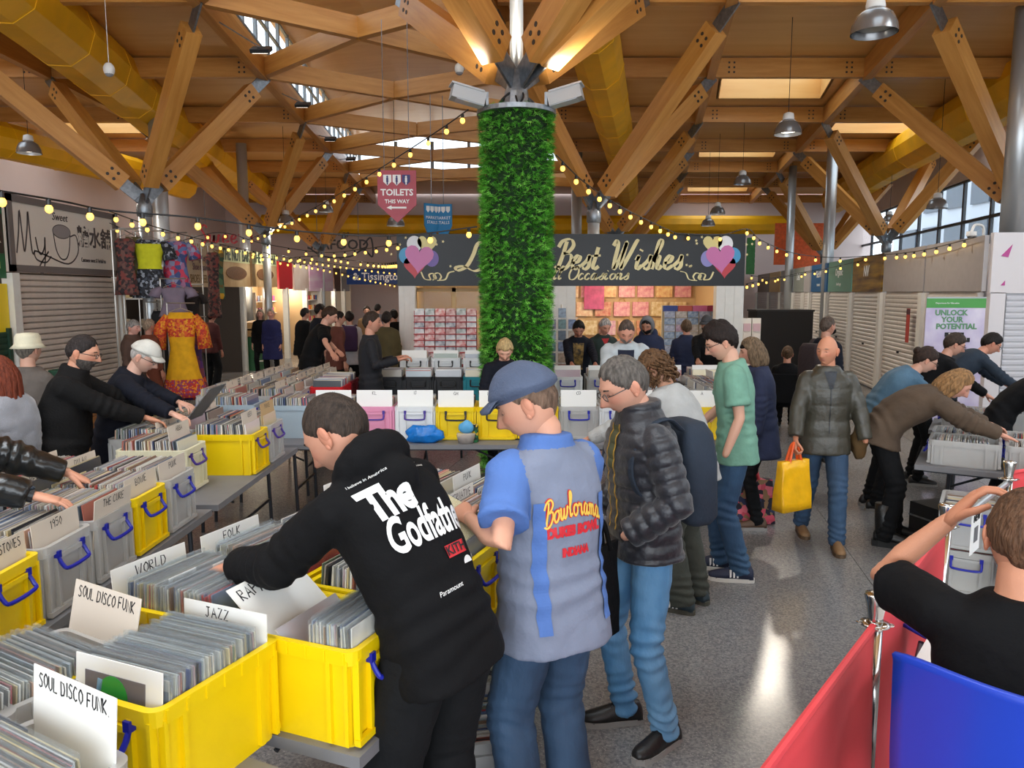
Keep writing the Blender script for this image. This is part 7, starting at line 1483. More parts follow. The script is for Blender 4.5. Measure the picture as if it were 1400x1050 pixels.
# ================================================================ hedge column
HX, HY = gd(706, 350, 8.8).x, 8.8
HTOP = gd(706, 155, 8.8).z
hg = thing('hedge_column', 'Round column wrapped in green artificial hedge with timber struts at its head', 'column', (HX, HY, 0))
MB().lathe([(0.34, 0), (0.34, HTOP-0.02)], n=28).build('column_core', mat('hedge_core', '#12300f', 0.9), hg, True)
MB().lathe([(0.43, HTOP-0.03), (0.44, HTOP-0.03), (0.44, HTOP+0.02), (0.36, HTOP+0.02)], n=28).build('top_ring', M_STEEL, hg)
rng = np.random.default_rng(4); NF = 13000; fv, ff, fc = [], [], []
pal = [srgb(c) for c in ('#4a9428', '#5db234', '#74c844', '#3c8224', '#8cd858', '#2f6c1e')]
for i in range(NF):
    t = rng.uniform(0, 2*math.pi); z = rng.uniform(0.02, HTOP+0.01); r0 = 0.335+rng.uniform(0, 0.03)
    o_ = Vector((math.cos(t), math.sin(t), 0)); tn = Vector((-math.sin(t), math.cos(t), 0)); b = o_*r0+Vector((0, 0, z))
    d = (o_*rng.uniform(0.55, 1.0)+tn*rng.uniform(-0.5, 0.5)+Vector((0, 0, rng.uniform(-0.7, 0.5)))).normalized(); L_ = rng.uniform(0.06, 0.125); sd = d.cross(Vector((0, 0, 1)) if abs(d.z) < 0.9 else tn).normalized(); sd = (sd*math.cos(rng.uniform(-1, 1))+d.cross(sd)*math.sin(rng.uniform(-1, 1))).normalized(); c = pal[rng.integers(6)]; k = rng.uniform(0.75, 1.2); c = (min(1, c[0]*k), min(1, c[1]*k), min(1, c[2]*k), 1)
    for q, (s0, ang_) in enumerate(((0.0, 0.0), (0.25, 0.75), (0.25, -0.75), (0.5, 0.6), (0.5, -0.6))):
        p = b+d*(L_*s0); dd = (d*math.cos(ang_)+sd*math.sin(ang_)); l2_ = L_*(1.0 if q == 0 else 0.5); n0 = len(fv); w2 = sd*0.005 if q == 0 else d*0.009
        fv.extend([tuple(p-w2), tuple(p+w2), tuple(p+dd*l2_)]); ff.append((n0, n0+1, n0+2)); fc.extend([c]*3)
me = bpy.data.meshes.new('foliage'); me.from_pydata(fv, [], ff); ca = me.color_attributes.new('Col', 'FLOAT_COLOR', 'POINT'); ca.data.foreach_set('color', np.array(fc, np.float32).ravel()); me.materials.append(mat('hedge_leaf', '#3d8424', 0.55, attr='Col'))
o = link('foliage', me, hg); o['kind'] = 'stuff'; o['label'] = 'bright green plastic hedge fronds'
nz = gd(706, 108, 8.8).z
for tp in ((gd(450, -315, 6.4)), (gd(985, -350, 6.2)), (gd(1165, -345, 6.3)), Vector((-1.6, 11.6, 6.3)), Vector((1.9, 11.6, 6.3))):
    a_ = Vector((0, 0, nz-0.05)); b_ = Vector(tp)-Vector((HX, HY, 0)); b_.z = min(b_.z, 6.3) if False else b_.z
    d_ = (b_-a_).normalized(); b_ = a_+d_*min((b_-a_).length, (6.3-a_.z)/max(d_.z, 0.1)); strut(hg, a_+d_*0.05, b_, 0.26, 0.34)
MB().lathe([(0.075, nz-0.4), (0.075, 8.0)], (0, 0.16, 0), 14).build('steel_tube', M_SILVER, hg, True)
MB().lathe([(0.16, HTOP), (0.13, HTOP+0.22), (0.07, nz+0.1)], n=12).build('head_casting', M_STEEL, hg)
mb = MB()
for q in range(5): a0 = q*1.2; mb.tube(catmull([(0.25*math.cos(a0), 0.25*math.sin(a0), HTOP+0.02), (0.2*math.cos(a0+0.3), 0.2*math.sin(a0+0.3), HTOP+0.13), (0.1*math.cos(a0+0.8), 0.1*math.sin(a0+0.8), HTOP+0.2), (0.22*math.cos(a0+1.2), 0.22*math.sin(a0+1.2), HTOP+0.03)], 4), 0.012, 5)
mb.build('cables', M_BLACK, hg)
for sg, lab in ((-1, 'Grey floodlight on the left of the hedge column head'), (1, 'Grey floodlight on the right of the hedge column head')):
    t = thing('floodlight', lab, 'floodlight', (HX+sg*0.36, HY-0.22, HTOP+0.03), -0.25*sg)
    R_ = Matrix.Rotation(-0.22*sg, 3, 'Y'); MB().box((sg*0.17, 0, 0.09), (0.36, 0.20, 0.14), R_).build('housing', mat('flood_grey', '#a9abac', 0.5), t); MB().box((sg*0.17+sg*0.01, 0, 0.165), (0.36, 0.22, 0.02), R_).build('visor', MATS['flood_grey'], t)
    MB().box((-sg*0.03, 0, 0.06), (0.03, 0.14, 0.14)).build('bracket', M_STEEL, t); MB().box((sg*0.17-sg*0.014, 0, 0.015), (0.30, 0.17, 0.012), R_).build('lens', mat('flood_lens', '#c8ccd0', 0.2), t)
    l = bpy.data.lights.new('flood_beam', 'SPOT'); l.energy = 110; l.color = (1, 0.93, 0.8); l.spot_size = 2.5; l.spot_blend = 0.6; l.shadow_soft_size = 0.08; o_ = bpy.data.objects.new('flood_beam', l); COL.objects.link(o_); o_.parent = t; o_.location = (sg*0.12, -0.05, 0.26); o_.rotation_euler = (math.pi-0.25, 0.25*sg, 0)
# ================================================================ festoon lights
bulb_me = MB().ball((0, 0, -0.075), (0.029, 0.029, 0.034), 10).mesh('bulb', (M_BULB,), True); sock_me = MB().lathe([(0.012, 0.0), (0.018, -0.01), (0.018, -0.045), (0.014, -0.05)], n=8).mesh('socket', (M_BLACK,))
def festoon(label, pts, gap):
    P = catmull([gd(*p) for p in pts], 10); t = thing('festoon_lights', label, 'string lights', P[0], 0, 'festoon light strings'); o_ = P[0]
    MB().tube([q-o_ for q in P], 0.008, 5).build('cable', M_BLACK, t); acc = 0.2; last = P[0]
    for q in P[1:]:
        seg = (q-last).length
        while acc <= seg and seg > 0:
            c = last.lerp(q, acc/seg); b = link('bulb', bulb_me, t, loc=c-o_); link('socket', sock_me, b); acc += gap
        acc -= seg; last = q
festoon('Near festoon string from the left edge to the hedge column', [(-30, 256, 5.2), (85, 275, 6.0), (152, 288, 6.5), (272, 298, 7.0), (420, 317, 7.6), (545, 322, 8.0), (652, 310, 8.45)], 0.46)
festoon('Festoon string falling from the column head towards the far left stalls', [(640, 150, 8.6), (600, 178, 9.6), (520, 230, 11.5), (450, 273, 14), (380, 310, 17.5), (338, 328, 20)], 0.62)
festoon('Festoon string falling from the hedge to the card shop fascia', [(760, 212, 8.8), (800, 250, 9.6), (850, 283, 10.9), (900, 308, 12.2), (930, 321, 13.3)], 0.42)
festoon('Festoon string along the fascia top and across to the right shutters', [(925, 319, 13.35), (985, 321, 13.35), (1022, 313, 13.5), (1040, 328, 14.5), (1085, 346, 16), (1140, 352, 16.5), (1210, 348, 15.5), (1262, 342, 13.4), (1335, 324, 11.3)], 0.55)
festoon('Festoon string over the dessert shop sign towards the nut stall', [(150, 289, 9.5), (205, 308, 11), (270, 326, 13), (330, 340, 16), (400, 352, 20), (470, 363, 25), (540, 372, 30)], 0.6)
festoon('Festoon string looping from the dresses to the fascia corner', [(150, 305, 13.5), (220, 333, 15), (300, 318, 17), (360, 333, 18), (440, 345, 17), (500, 340, 15), (545, 333, 13.4)], 0.6)
festoon('Festoon string along the tops of the far left signs', [(340, 346, 19), (390, 358, 21), (440, 366, 24), (490, 378, 27), (545, 390, 31)], 0.5)
festoon('Festoon string sagging in front of the blue shop sign', [(390, 353, 19), (440, 350, 18), (480, 356, 20), (520, 360, 18), (545, 358, 14)], 0.55)
festoon('Festoon string in front of the orange panels', [(1025, 376, 20), (1055, 380, 22), (1100, 372, 23), (1150, 362, 21), (1215, 350, 16.2)], 1.3)
festoon('Lower festoon string along the far right fascias', [(1020, 388, 16), (1045, 383, 20), (1090, 376, 24), (1140, 365, 20), (1180, 356, 17.5)], 1.5)
# ================================================================ hanging lamps
def pendant(label, px_, py_, d, r=0.23, lit=60, dome='#8f8f90'):
    p = gd(px_, py_, d); t = thing('pendant_lamp', label, 'lamp', p)
    MB().rings([[Vector((rr*math.cos(a), rr*math.sin(a), z)) for a in np.linspace(0, 2*math.pi, 25)[:-1]] for rr, z in ((r, 0), (r*0.96, r*0.35), (r*0.75, r*0.8), (r*0.4, r*1.05), (r*0.36, r*1.03), (r*0.7, r*0.76), (r*0.92, r*0.34), (r*0.96, 0))], cap=False).build('shade', mat('shade_'+dome, dome, 0.25, 0.6), t, True)
    MB().lathe([(r*0.38, r*1.0), (r*0.42, r*1.15), (r*0.36, r*1.5), (r*0.12, r*1.6)], n=16).build('gear_box', M_WHITE, t, True); MB().lathe([(0.006, r*1.6), (0.006, max(0.3, 6.72-p.z))], n=6).build('cable', M_BLACK, t)
    MB().ball((0, 0, r*0.3), (r*0.8, r*0.8, r*0.12), 14).build('lens', M_LENS if lit else mat('lens_off', '#a8a59c', 0.3), t, True)
    if lit:
        l = bpy.data.lights.new('pendant_light', 'SPOT'); l.energy = lit; l.color = (1, 0.9, 0.76); l.spot_size = 2.6; l.shadow_soft_size = r*0.6; o_ = bpy.data.objects.new('pendant_light', l); COL.objects.link(o_); o_.parent = t; o_.location = (0, 0, -0.02)
for lab, px_, py_, d, r, e in (('Silver dome lamp at the upper left edge', 40, 210, 15, 0.22, 250), ('Large bright dome lamp in the right-hand bay', 1077, 184, 13.5, 0.23, 300), ('Big unlit dome lamp near the top of the view', 1195, 46, 8.6, 0.24, 0), ('Unlit dome lamp below the second right skylight', 1015, 252, 21, 0.23, 0), ('Small lit dome lamp above the card shop fascia, left', 968, 309, 25, 0.22, 250), ('Small lit dome lamp above the card shop fascia, right', 981, 293, 23, 0.22, 250), ('Lit dome lamp above the far left stalls', 391, 306, 22, 0.24, 250), ('Lit dome lamp above the cut-out letters', 446, 290, 26, 0.24, 250), ('Dome lamp below the red toilets sign', 541, 309, 18, 0.21, 200), ('Unlit dome lamp beside the right clerestory window', 1281, 285, 16, 0.2, 0), ('Dome lamp by the wide right strut', 1216, 303, 24, 0.2, 200)): pendant(lab, px_, py_, d, r, e)
for lab, px_, py_, d in (('Black floodlight under the lantern edge, nearest', 357, 68, 12.6), ('Black floodlight under the lantern edge, second', 414, 143, 17), ('Black floodlight under the lantern edge, third', 452, 190, 21.5), ('Black floodlight under the lantern edge, fourth', 480, 217, 25.5), ('Black floodlight left of the steel tube', 622, 65, 12)):
    p = gd(px_, py_, d); t = thing('floodlight', lab, 'floodlight', p); R_ = Matrix.Rotation(0.5, 3, 'X'); MB().box((0, 0, 0), (0.30, 0.22, 0.06), R_).build('housing', M_BLACK, t); MB().box((0, 0, -0.035), (0.24, 0.16, 0.01), R_).build('lens', M_LENS, t); MB().tube([(0, 0, 0.03), ((LL(d)-p.x) if px_ < 600 else 0.0, 0, 6.35-p.z)], 0.012, 6).build('stem', M_STEEL, t)
for lab, px_, py_, d in (('White egg-shaped sensor hanging at the upper left', 149, 95, 11), ('White egg-shaped sensor hanging left of the steel tube', 628, 94, 12.5)):
    p = gd(px_, py_, d); t = thing('hanging_sensor', lab, 'sensor', p); MB().ball((0, 0, 0), (0.075, 0.075, 0.095), 14).build('shell', M_WHITE, t, True); MB().ball((0, 0, -0.05), (0.06, 0.06, 0.05), 12).build('eye', mat('sensor_grey', '#8c8c90', 0.4), t, True); MB().tube([(0, 0, 0.09), (0, 0, 6.72-p.z)], 0.005, 5).build('wire', M_WHITE, t)
p = gd(1328, 322, 12); t = thing('security_camera', 'White dome security camera on top of the grey fascia', 'camera', p); MB().tube(catmull([(0.25, 0.1, -0.02), (0.2, 0.05, 0.14), (0.05, 0, 0.16), (0, 0, 0.06)], 4), 0.02, 8).build('arm', M_WHITE, t); MB().lathe([(0.07, 0.06), (0.075, 0), (0.05, -0.02)], n=14).build('collar', M_WHITE, t); MB().ball((0, 0, -0.02), 0.055, 12).build('dome', mat('cam_smoke', '#2a2a2c', 0.1), t, True)
# ================================================================ things on and around the far row
def crumple(name, label, cat, loc, dims, m, seed, n=26, parent=None):
    mb = MB(); mb.ball((0, 0, dims[2]*0.48), (dims[0]/2, dims[1]/2, dims[2]*0.5), n); v = np.array([tuple(q) for q in mb.v]); k = 1+0.22*vnoise(v, 40, seed)+0.12*vnoise(v, 85, seed+1); c = np.array([0, 0, dims[2]*0.4]); v = c+(v-c)*k[:, None]; v[:, 2] = np.maximum(v[:, 2], 0.0); mb.v = [tuple(q) for q in v]
    o_ = mb.build(name, m, None, True, loc=loc); return tag(o_, label, cat)
crumple('carrier_bag', 'Crumpled bright blue carrier bag in front of the white crate', 'bag', (-0.80, 6.90, TZ), (0.36, 0.16, 0.16), mat('bag_blue', '#0f74c8', 0.3, var=0.15, bump=0.8, bscale=25), 2)
t = thing('sweet_tub', 'Clear tub of red sweets on the far table edge', 'tub', (-1.17, 6.88, TZ)); MB().box((0, 0, 0.045), (0.17, 0.11, 0.09), taper=0.9).build('tub', plastic_clear('tub_clear', '#e8e0dc', 0.4), t); MB().box((0, 0, 0.035), (0.155, 0.095, 0.06), taper=0.92).build('sweets', mat('sweets_red', '#b0402c', 0.5, var=0.5, vscale=60), t)
crumple('paper_bag', 'Crumpled green and white paper bag beside the sweet tub', 'bag', (-1.42, 6.90, TZ), (0.16, 0.12, 0.16), mat('bag_paper', '#c8d8c8', 0.6, col2='#e8e4dc', vscale=20), 5, 18)
t = thing('glass_tub', 'Glass tub of sweets topped with a blue bag', 'tub', (-0.42, 6.89, TZ)); MB().lathe([(0.07, 0), (0.085, 0.06), (0.085, 0.09)], n=16).build('tub', MATS['tub_clear'], t, True); MB().lathe([(0.065, 0.005), (0.078, 0.05), (0.05, 0.065)], n=14).build('sweets', mat('sweets_mix', '#6a5a4c', 0.5, var=0.6, vscale=60), t)
crumple('plastic_bag', 'Small crumpled light blue bag on the glass tub', 'bag', (-0.42, 6.89, TZ+0.085), (0.13, 0.1, 0.12), mat('bag_sky', '#5aa8d8', 0.4), 8, 16)
t = thing('drink_can', 'Tall dark green drink can between the yellow crates', 'can', (-0.335, 6.92, TZ)); MB().lathe([(0.026, 0), (0.028, 0.01), (0.028, 0.15), (0.024, 0.165)], n=14).build('can_body', pattern('can_print', ['#123c2a', '#1c6a3c', '#101418', '#d8b020'], 40), t, True); MB().lathe([(0.025, 0.165), (0.022, 0.168)], n=14).build('lid', M_CHROME, t)
# black folding chair behind the far row
p = gd(552, 525, 8.7); t = thing('folding_chair', 'Black folding chair with a rounded back behind the pink crates', 'chair', (p.x, 8.7, 0), 0.3)
MB().rings([[Vector((x, y, z)) for x, z in [(0.24*math.cos(a), 0.62+0.30*max(0, math.sin(a))) for a in np.linspace(0, math.pi, 13)]] for y in (-0.012, 0.012)]).build('backrest', mat('chair_black', '#1e1e20', 0.6), t); MB().box((0, -0.22, 0.45), (0.44, 0.42, 0.03)).build('seat', MATS['chair_black'], t)
for sx in (-0.21, 0.21):
    MB().tube([(sx, -0.42, 0), (sx, 0.0, 0.62)], 0.013, 6).build('leg', M_TLEG, t); MB().tube([(sx, 0.06, 0), (sx, -0.3, 0.44)], 0.013, 6).build('leg', M_TLEG, t)
# ================================================================ carried things
def ctx_of(s_): return next(c for c in PEOPLE if s_ in c['name'])
def bag(label, name, loc, w_, h_, dp, m, rz, handle_m, hl_=0.2, seed=1):
    t = thing(name, label, 'bag', loc, rz); mb = MB(); R_ = []
    for k in range(7):
        u = k/6; R_.append([Vector((x*(1.02-0.1*u), y*(1-0.55*u), h_*u)) for x, y in rrect(w_/2, dp/2, 0.02, 3)])
    mb.rings(R_); v = np.array([tuple(q) for q in mb.v]); v += 0.012*np.stack([vnoise(v, 22, seed), vnoise(v, 22, seed+3), 0*v[:, 0]], -1); mb.v = [tuple(q) for q in v]; mb.build('bag_body', m, t, True)
    for y in (-0.02, 0.02): MB().tube(catmull([(-w_*0.2, y, h_-0.02), (-w_*0.08, y*0.5, h_+hl_*0.8), (w_*0.0, 0, h_+hl_), (w_*0.08, y*0.5, h_+hl_*0.8), (w_*0.2, y, h_-0.02)], 4), 0.012, 6).build('handle', handle_m, t)
    return t
c = ctx_of('olive quilted'); wv = c['wr'][1]+c['loc']
bag('Yellow shopping bag with orange handles carried by the olive-jacket man', 'shopping_bag', (wv.x-0.02, wv.y-0.03, wv.z-0.57), 0.34, 0.40, 0.14, mat('bag_yellow', '#f0b40c', 0.35, var=0.12, bump=0.7, bscale=18), 0.5, mat('bag_orange', '#e85a18', 0.5), 0.14, 3)
p = gz(1012, 722, 0); bag('Pink bag with a dark floral pattern standing by the green-shirted man', 'patterned_bag', (p.x+0.12, p.y+0.15, 0.01), 0.44, 0.40, 0.16, pattern('bag_floral', ['#c84a5c', '#1c1a2c', '#2a3050', '#d86a78', '#241c28', '#8a6a4a'], 22), 0.1, mat('bag_coral', '#d8505c', 0.5), 0.16, 5)
c = ctx_of('puffer'); wv = c['wr'][-1]+c['loc']
bag('Black cloth tote bag hanging in front of the puffer jacket', 'tote_bag', (wv.x-0.12, wv.y-0.04, wv.z-0.46), 0.30, 0.42, 0.05, C_BLACK, 0.9, C_BLACK, 0.12, 7)
# rucksack on the puffer man's back
def rucksack(c, label, m, sc_=1.0):
    fwd = c['up'].cross(c['Xs']).normalized(); p2 = c['p'][2]+c['loc']; t = thing('rucksack', label, 'rucksack', p2); Rm = Matrix((c['Xs'], fwd, c['up'])).transposed()
    mb = MB(); mb.rings([[Rm @ Vector((x, -0.16*sc_-0.075+y*dep, z)) for x, y in rrect(0.15*wd, 0.085, 0.05, 4)] for z, wd, dep in ((-0.30, 0.86, 0.7), (-0.26, 1.0, 1.0), (0.0, 1.02, 1.05), (0.12, 0.95, 0.9), (0.17, 0.75, 0.6))]); mb.build('pack', m, t, True)
    MB().box(Rm @ Vector((0, -0.255*sc_-0.02, -0.14)), (0.2, 0.05, 0.2), Rm).build('front_pocket', m, t)
    for sg in (-1, 1):
        MB().tube(catmull([Rm @ Vector(q) for q in ((sg*0.09, -0.16, 0.15), (sg*0.115, -0.07, 0.215), (sg*0.125, 0.06, 0.17), (sg*0.135, 0.125, 0.02), (sg*0.15, 0.08, -0.12), (sg*0.13, -0.1, -0.24))], 4), [(0.024, 0.008)]*21, 8).build('strap', m, t)
    return t
rucksack(ctx_of('puffer'), 'Navy rucksack worn over the puffer jacket', cloth('pack_navy', '#1d2836'))
rucksack(ctx_of('face mask'), 'Dark maroon rucksack worn by the masked man', cloth('pack_maroon', '#2a1e20')); rucksack(ctx_of('purple rucksack'), 'Purple rucksack in the far crowd', cloth('pack_purple', '#3a2448'))
# records held in hands, the watch
def held_record(label, loc, R_, m, s_=0.315):
    t = thing('held_record', label, 'record', loc); MB().box((0, 0, 0), (s_, s_, 0.006), R_).build('sleeve', m, t); MB().box(R_ @ Vector((0, 0, 0)), (s_+0.008, s_+0.008, 0.009), R_).build('film', M_SLV, t); return t
c = ctx_of('bowling'); wv = c['wr'][-1]+c['loc']
held_record('Yellowed record sleeve held in the hand of the bowling-shirt man', (wv.x-0.14, wv.y+0.02, wv.z-0.01), Matrix.Rotation(-0.5, 3, 'Z') @ Matrix.Rotation(0.35, 3, 'Y') @ Matrix.Rotation(0.25, 3, 'X'), mat('sleeve_cream', '#c8bc94', 0.35, var=0.15))
c = ctx_of('white flat cap'); wv = (c['wr'][-1]+c['wr'][1])/2+c['loc']
held_record('Dark record sleeve tilted in the hands of the white-capped man', (wv.x+0.22, wv.y+0.02, wv.z+0.04), Matrix.Rotation(-0.9, 3, 'Y'), mat('sleeve_dark', '#4a443e', 0.35, var=0.25))
c = ctx_of('leather'); wv = c['wr'][1]+c['loc']; dv = (c['wr'][1]-c['el'][1]).normalized()
t = thing('wrist_watch', 'Black wristwatch on the wrist below the leather sleeve', 'watch', wv); MB().tube([-dv*0.011, dv*0.011], 0.033, 16).build('strap', M_BLACK, t); MB().lathe([(0.019, 0), (0.019, 0.008), (0.014, 0.01)], (0, 0, 0.030), 16).build('dial', mat('watch_face', '#3a4450', 0.2), t)
# shoulder bag on the brown jacket
c = ctx_of('tall black boots'); p = c['p'][0]+c['loc']; crumple('shoulder_bag', 'Tan suede shoulder bag at the hip of the brown-jacket person', 'bag', (p.x-0.20, p.y-0.06, p.z-0.22), (0.16, 0.14, 0.30), cloth('suede_tan', '#5e4522'), 4, 20)
# ================================================================ wheelchair
t = thing('wheelchair', 'Black wheelchair with a large spoked wheel', 'wheelchair', (WCL.x, WCL.y, 0), math.radians(-20))
for sx in (-0.29, 0.29):
    w_ = MB().tube([(sx, 0.30*math.cos(a), 0.31+0.30*math.sin(a)) for a in np.linspace(0, 2*math.pi, 29)], 0.018, 6).build('wheel', M_BLACK, t)
    for k in range(9): a = k*math.pi/4.5; MB().tube([(sx, 0, 0.31), (sx, 0.29*math.cos(a), 0.31+0.29*math.sin(a))], 0.009, 5).build('spoke', M_BLACK, w_)
    MB().tube([(sx*0.9, -0.22, 0.95), (sx*0.9, -0.2, 0.3), (sx*0.9, 0.3, 0.25), (sx*0.9, 0.42, 0.12)], 0.014, 6).build('side_frame', M_TLEG, t); MB().tube([(sx*0.8, 0.32+0.06*math.cos(a), 0.07+0.06*math.sin(a)) for a in np.linspace(0, 6.28, 13)], 0.012, 5).build('caster', M_BLACK, t); MB().tube([(sx*0.9, -0.24, 0.95), (sx*0.9, -0.34, 0.97)], 0.016, 6).build('push_handle', M_BLACK, t)
MB().box((0, 0.05, 0.48), (0.48, 0.42, 0.04)).build('seat', C_BLACK, t); MB().box((0, -0.21, 0.70), (0.50, 0.03, 0.42)).build('backrest', C_BLACK, t)
# ================================================================ barrier, banners, blue chairs at the right
BP = [(0.42, 1.55), (1.345, 2.72), (2.28, 3.92), (3.27, 4.95), (4.1, 5.35)]
for i, (x, y) in enumerate(BP[1:4]):
    t = thing('barrier_post', ['Chrome barrier post nearest the camera', 'Chrome barrier post in the middle of the barrier', 'Chrome barrier post farthest along the barrier'][i], 'post', (x, y, 0), math.atan2(1.18, 0.93), 'chrome barrier posts')
    MB().lathe([(0.17, 0), (0.17, 0.012), (0.03, 0.03)], n=24).build('base', M_CHROME, t, True); MB().lathe([(0.027, 0.02), (0.027, 0.90)], n=18).build('pole', M_CHROME, t, True)
    MB().lathe([(0.028, 0.885), (0.027, 0.91), (0.034, 0.955), (0.042, 0.992), (0.040, 0.998), (0.012, 1.004)], n=20).build('head', M_CHROME, t, True); MB().lathe([(0.030, 0.875), (0.052, 0.878), (0.052, 0.886), (0.030, 0.888)], n=20).build('collar', M_CHROME, t, True)
    for a in range(4): MB().tube([(0.05*math.cos(a*1.571+0.4)+0.012*math.cos(q), 0.05*math.sin(a*1.571+0.4)+0.012*math.sin(q), 0.882) for q in np.linspace(0, 6.28, 10)], 0.004, 5).build('hook_ring', M_CHROME, t)
M_BAN = mat('banner_red', '#e2474c', 0.65, var=0.06, vscale=2, bump=0.2, bscale=12)
def banner(label, a, b, z0, z1, seed):
    a, b = Vector((*a, 0)), Vector((*b, 0)); d = (b-a); n = Vector((-d.y, d.x, 0)).normalized(); t = thing('cloth_banner', label, 'banner', a, 0, 'red cloth banners'); nx, nz_ = 36, 12; vs, fs = [], []
    for j in range(nz_+1):
        for i in range(nx+1):
            u = i/nx; q = j/nz_; z = z1+(z0-z1)*q-0.02*math.sin(math.pi*u)*(1-q); wv_ = 0.03*q*math.sin(9*u+seed+2*q)+0.012*math.sin(23*u+3*q+seed)*q; vs.append(tuple(d*(0.02+0.96*u)+n*wv_+Vector((0, 0, z))))
    for j in range(nz_):
        for i in range(nx): k = j*(nx+1)+i; fs.append((k, k+1, k+nx+2, k+nx+1))
    m_ = bpy.data.meshes.new('cloth'); m_.from_pydata(vs, [], fs); m_.materials.append(M_BAN); m_.polygons.foreach_set('use_smooth', [True]*len(fs)); o_ = link('cloth', m_, t); sm = o_.modifiers.new('s', 'SOLIDIFY'); sm.thickness = 0.004
    MB().tube([d*0.02+Vector((0, 0, z1)), d*0.98+Vector((0, 0, z1))], 0.014, 8).build('top_rail', M_BAN, t)
banner('Red cloth banner running out of the bottom of the view', BP[0], BP[1], 0.10, 0.88, 0.3); banner('Red cloth banner between the first two barrier posts', BP[1], BP[2], 0.10, 0.88, 1.9); banner('Red cloth banner at the right edge beyond the last post', BP[3], BP[4], 0.15, 0.92, 3.1)
a_, b_ = Vector((*BP[2], 0.86)), Vector((*BP[3], 0.86)); t = thing('barrier_rail', 'Grey tube rail between the barrier posts', 'rail', a_); MB().tube([(b_-a_)*0.03, (b_-a_)*0.97], 0.017, 10).build('tube', M_SILVER, t)
for k in (0.03, 0.97): MB().ball((b_-a_)*k, 0.022, 10).build('end_cap', M_STEEL, t)
md = a_.lerp(b_, 0.45); t = thing('hanging_notice', 'White laminated notice hung from the barrier rail', 'notice', md, math.atan2(1.03, 0.99)); MB().box((0, 0, -0.15), (0.20, 0.004, 0.26)).build('sheet', M_WHT, t); MB().box((0, -0.004, -0.17), (0.08, 0.002, 0.09)).build('print_block', mat('notice_grey', '#6a6a6e', 0.6), t); text('NEW', 0.06, M_BLK, t, (0, -0.004, -0.07))
for x in (-0.06, 0.06): MB().tube([(x+0.02*math.cos(q), 0.02*math.sin(q)*0, 0.02*math.sin(q)-0.01) for q in np.linspace(0, 6.28, 10)], 0.003, 5).build('tie', M_BLACK, t)
M_CB = mat('chair_blue', '#1a3fb8', 0.35, var=0.06, vscale=3)
def blue_chair(label, loc, rz, seat_z=0.46, hz=0.36):
    t = thing('plastic_chair', label, 'chair', loc, rz, 'blue plastic chairs'); vs, fs, nx, ny = [], [], 12, 10
    prof = [(-0.22, seat_z+0.0), (-0.12, seat_z-0.015), (0.0, seat_z-0.02), (0.12, seat_z-0.01), (0.20, seat_z+0.03), (0.225, seat_z+0.12), (0.24, seat_z+0.22), (0.25, seat_z+0.30), (0.262, seat_z+hz), (0.27, seat_z+hz+0.02)]
    for y, z in prof:
        for i in range(nx+1): x = -0.23+0.46*i/nx; cv = 0.05*(x/0.23)**2; bk = z > seat_z+0.08; vs.append((x, -y+(cv if bk else 0.0), z+(cv*0.5 if not bk else -0.02*(x/0.23)**4)))
    for j in range(len(prof)-1):
        for i in range(nx): k = j*(nx+1)+i; fs.append((k, k+1, k+nx+2, k+nx+1))
    m_ = bpy.data.meshes.new('shell'); m_.from_pydata(vs, [], fs); m_.materials.append(M_CB); m_.polygons.foreach_set('use_smooth', [True]*len(fs)); o_ = link('shell', m_, t); sm = o_.modifiers.new('s', 'SOLIDIFY'); sm.thickness = 0.012
    for sx in (-0.19, 0.19):
        for y0, y1 in ((0.19, 0.24), (-0.16, -0.22)): MB().tube([(sx, y0*0.8, seat_z-0.03), (sx*1.1, y1, 0)], 0.013, 8).build('leg', M_STEEL, t)
    return t
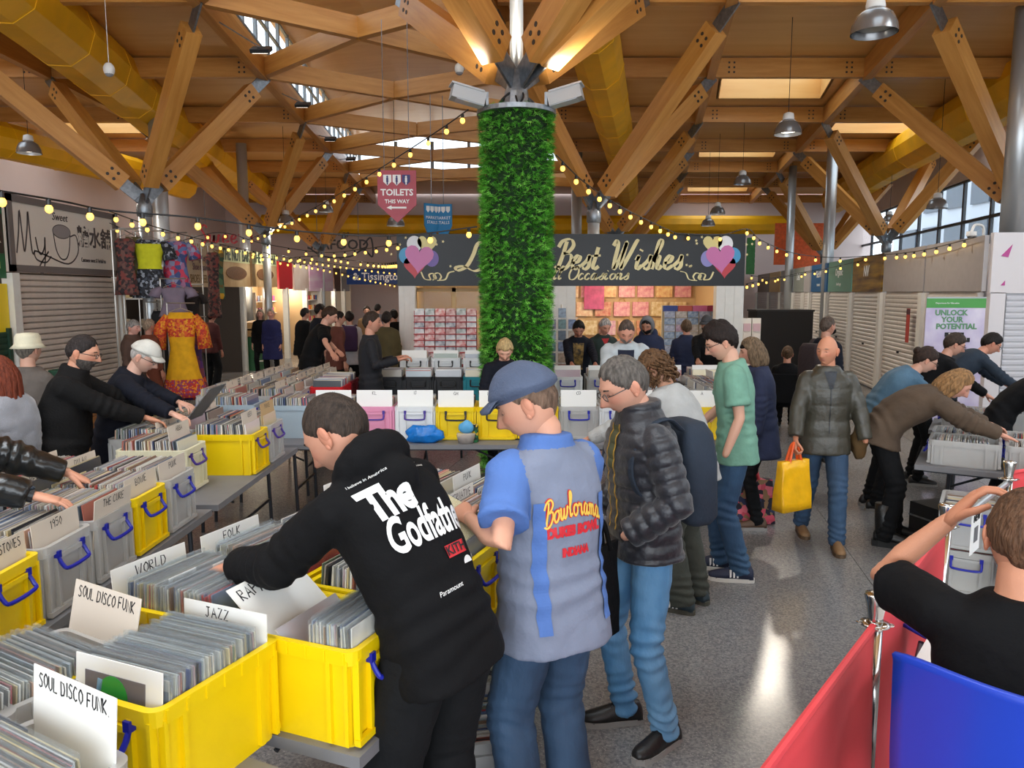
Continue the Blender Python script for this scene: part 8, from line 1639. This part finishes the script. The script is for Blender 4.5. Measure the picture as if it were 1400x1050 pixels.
blue_chair('Blue plastic chair the man in the black T-shirt sits on', (1.27, 1.80, 0), math.radians(-50), 0.66, 0.54); blue_chair('Blue plastic chair beside the second barrier post', (1.95, 3.02, 0), math.radians(30), 0.68, 0.54)
q = next(o for o in SC.objects if o.get('label') == 'Blue plastic chair the man in the black T-shirt sits on'); MB().box((0.12, -0.243, 1.06), (0.22, 0.012, 0.2)).build('pale_blue_rect', mat('chair_sky', '#3f74e0', 0.3), q)  # paler blue rectangle laid on part of the chair back
t = thing('white_table', 'White table top behind the nearest barrier post', 'table', (1.75, 2.55, 0), 0.9); MB().box((0, 0, 0.73), (0.7, 0.6, 0.03)).build('tabletop', M_WHITE, t)
for sx in (-0.3, 0.3):
    for sy in (-0.25, 0.25): MB().tube([(sx, sy, 0), (sx, sy, 0.72)], 0.018, 8).build('leg', M_STEEL, t)
# dark cases under the left row
for lab, x, y, sx, sy, sz in (('Black equipment case on the floor under the left row', -1.75, 5.0, 0.5, 0.35, 0.22), ('Black holdall on the floor under the right-edge table', 3.75, 6.45, 0.5, 0.3, 0.3)):
    t = thing('equipment_case', lab, 'case', (x, y, 0), 0.3); MB().box((0, 0, sz/2), (sx, sy, sz)).build('body', mat('case_black', '#1a1a1c', 0.6), t); MB().box((0, 0, sz*0.62), (sx+0.01, sy+0.01, 0.015)).build('seam', M_STEEL, t); MB().tube([(-0.08, -sy/2, sz*0.7), (-0.06, -sy/2-0.03, sz*0.75), (0.06, -sy/2-0.03, sz*0.75), (0.08, -sy/2, sz*0.7)], 0.012, 6).build('handle', M_BLACK, t)
# lettering becomes plain mesh
fonts = [o for o in SC.objects if o.type == 'FONT']; dg = bpy.context.evaluated_depsgraph_get(); dg.update(); conv = [(o, bpy.data.meshes.new_from_object(o.evaluated_get(dg))) for o in fonts]
for o, m_ in conv:
    n_ = bpy.data.objects.new('lettering', m_); COL.objects.link(n_); n_.parent = o.parent; n_.matrix_local = o.matrix_local.copy()
    if len(m_.materials) == 0: m_.materials.append(o.data.materials[0])
for o, m_ in conv: bpy.data.objects.remove(o)
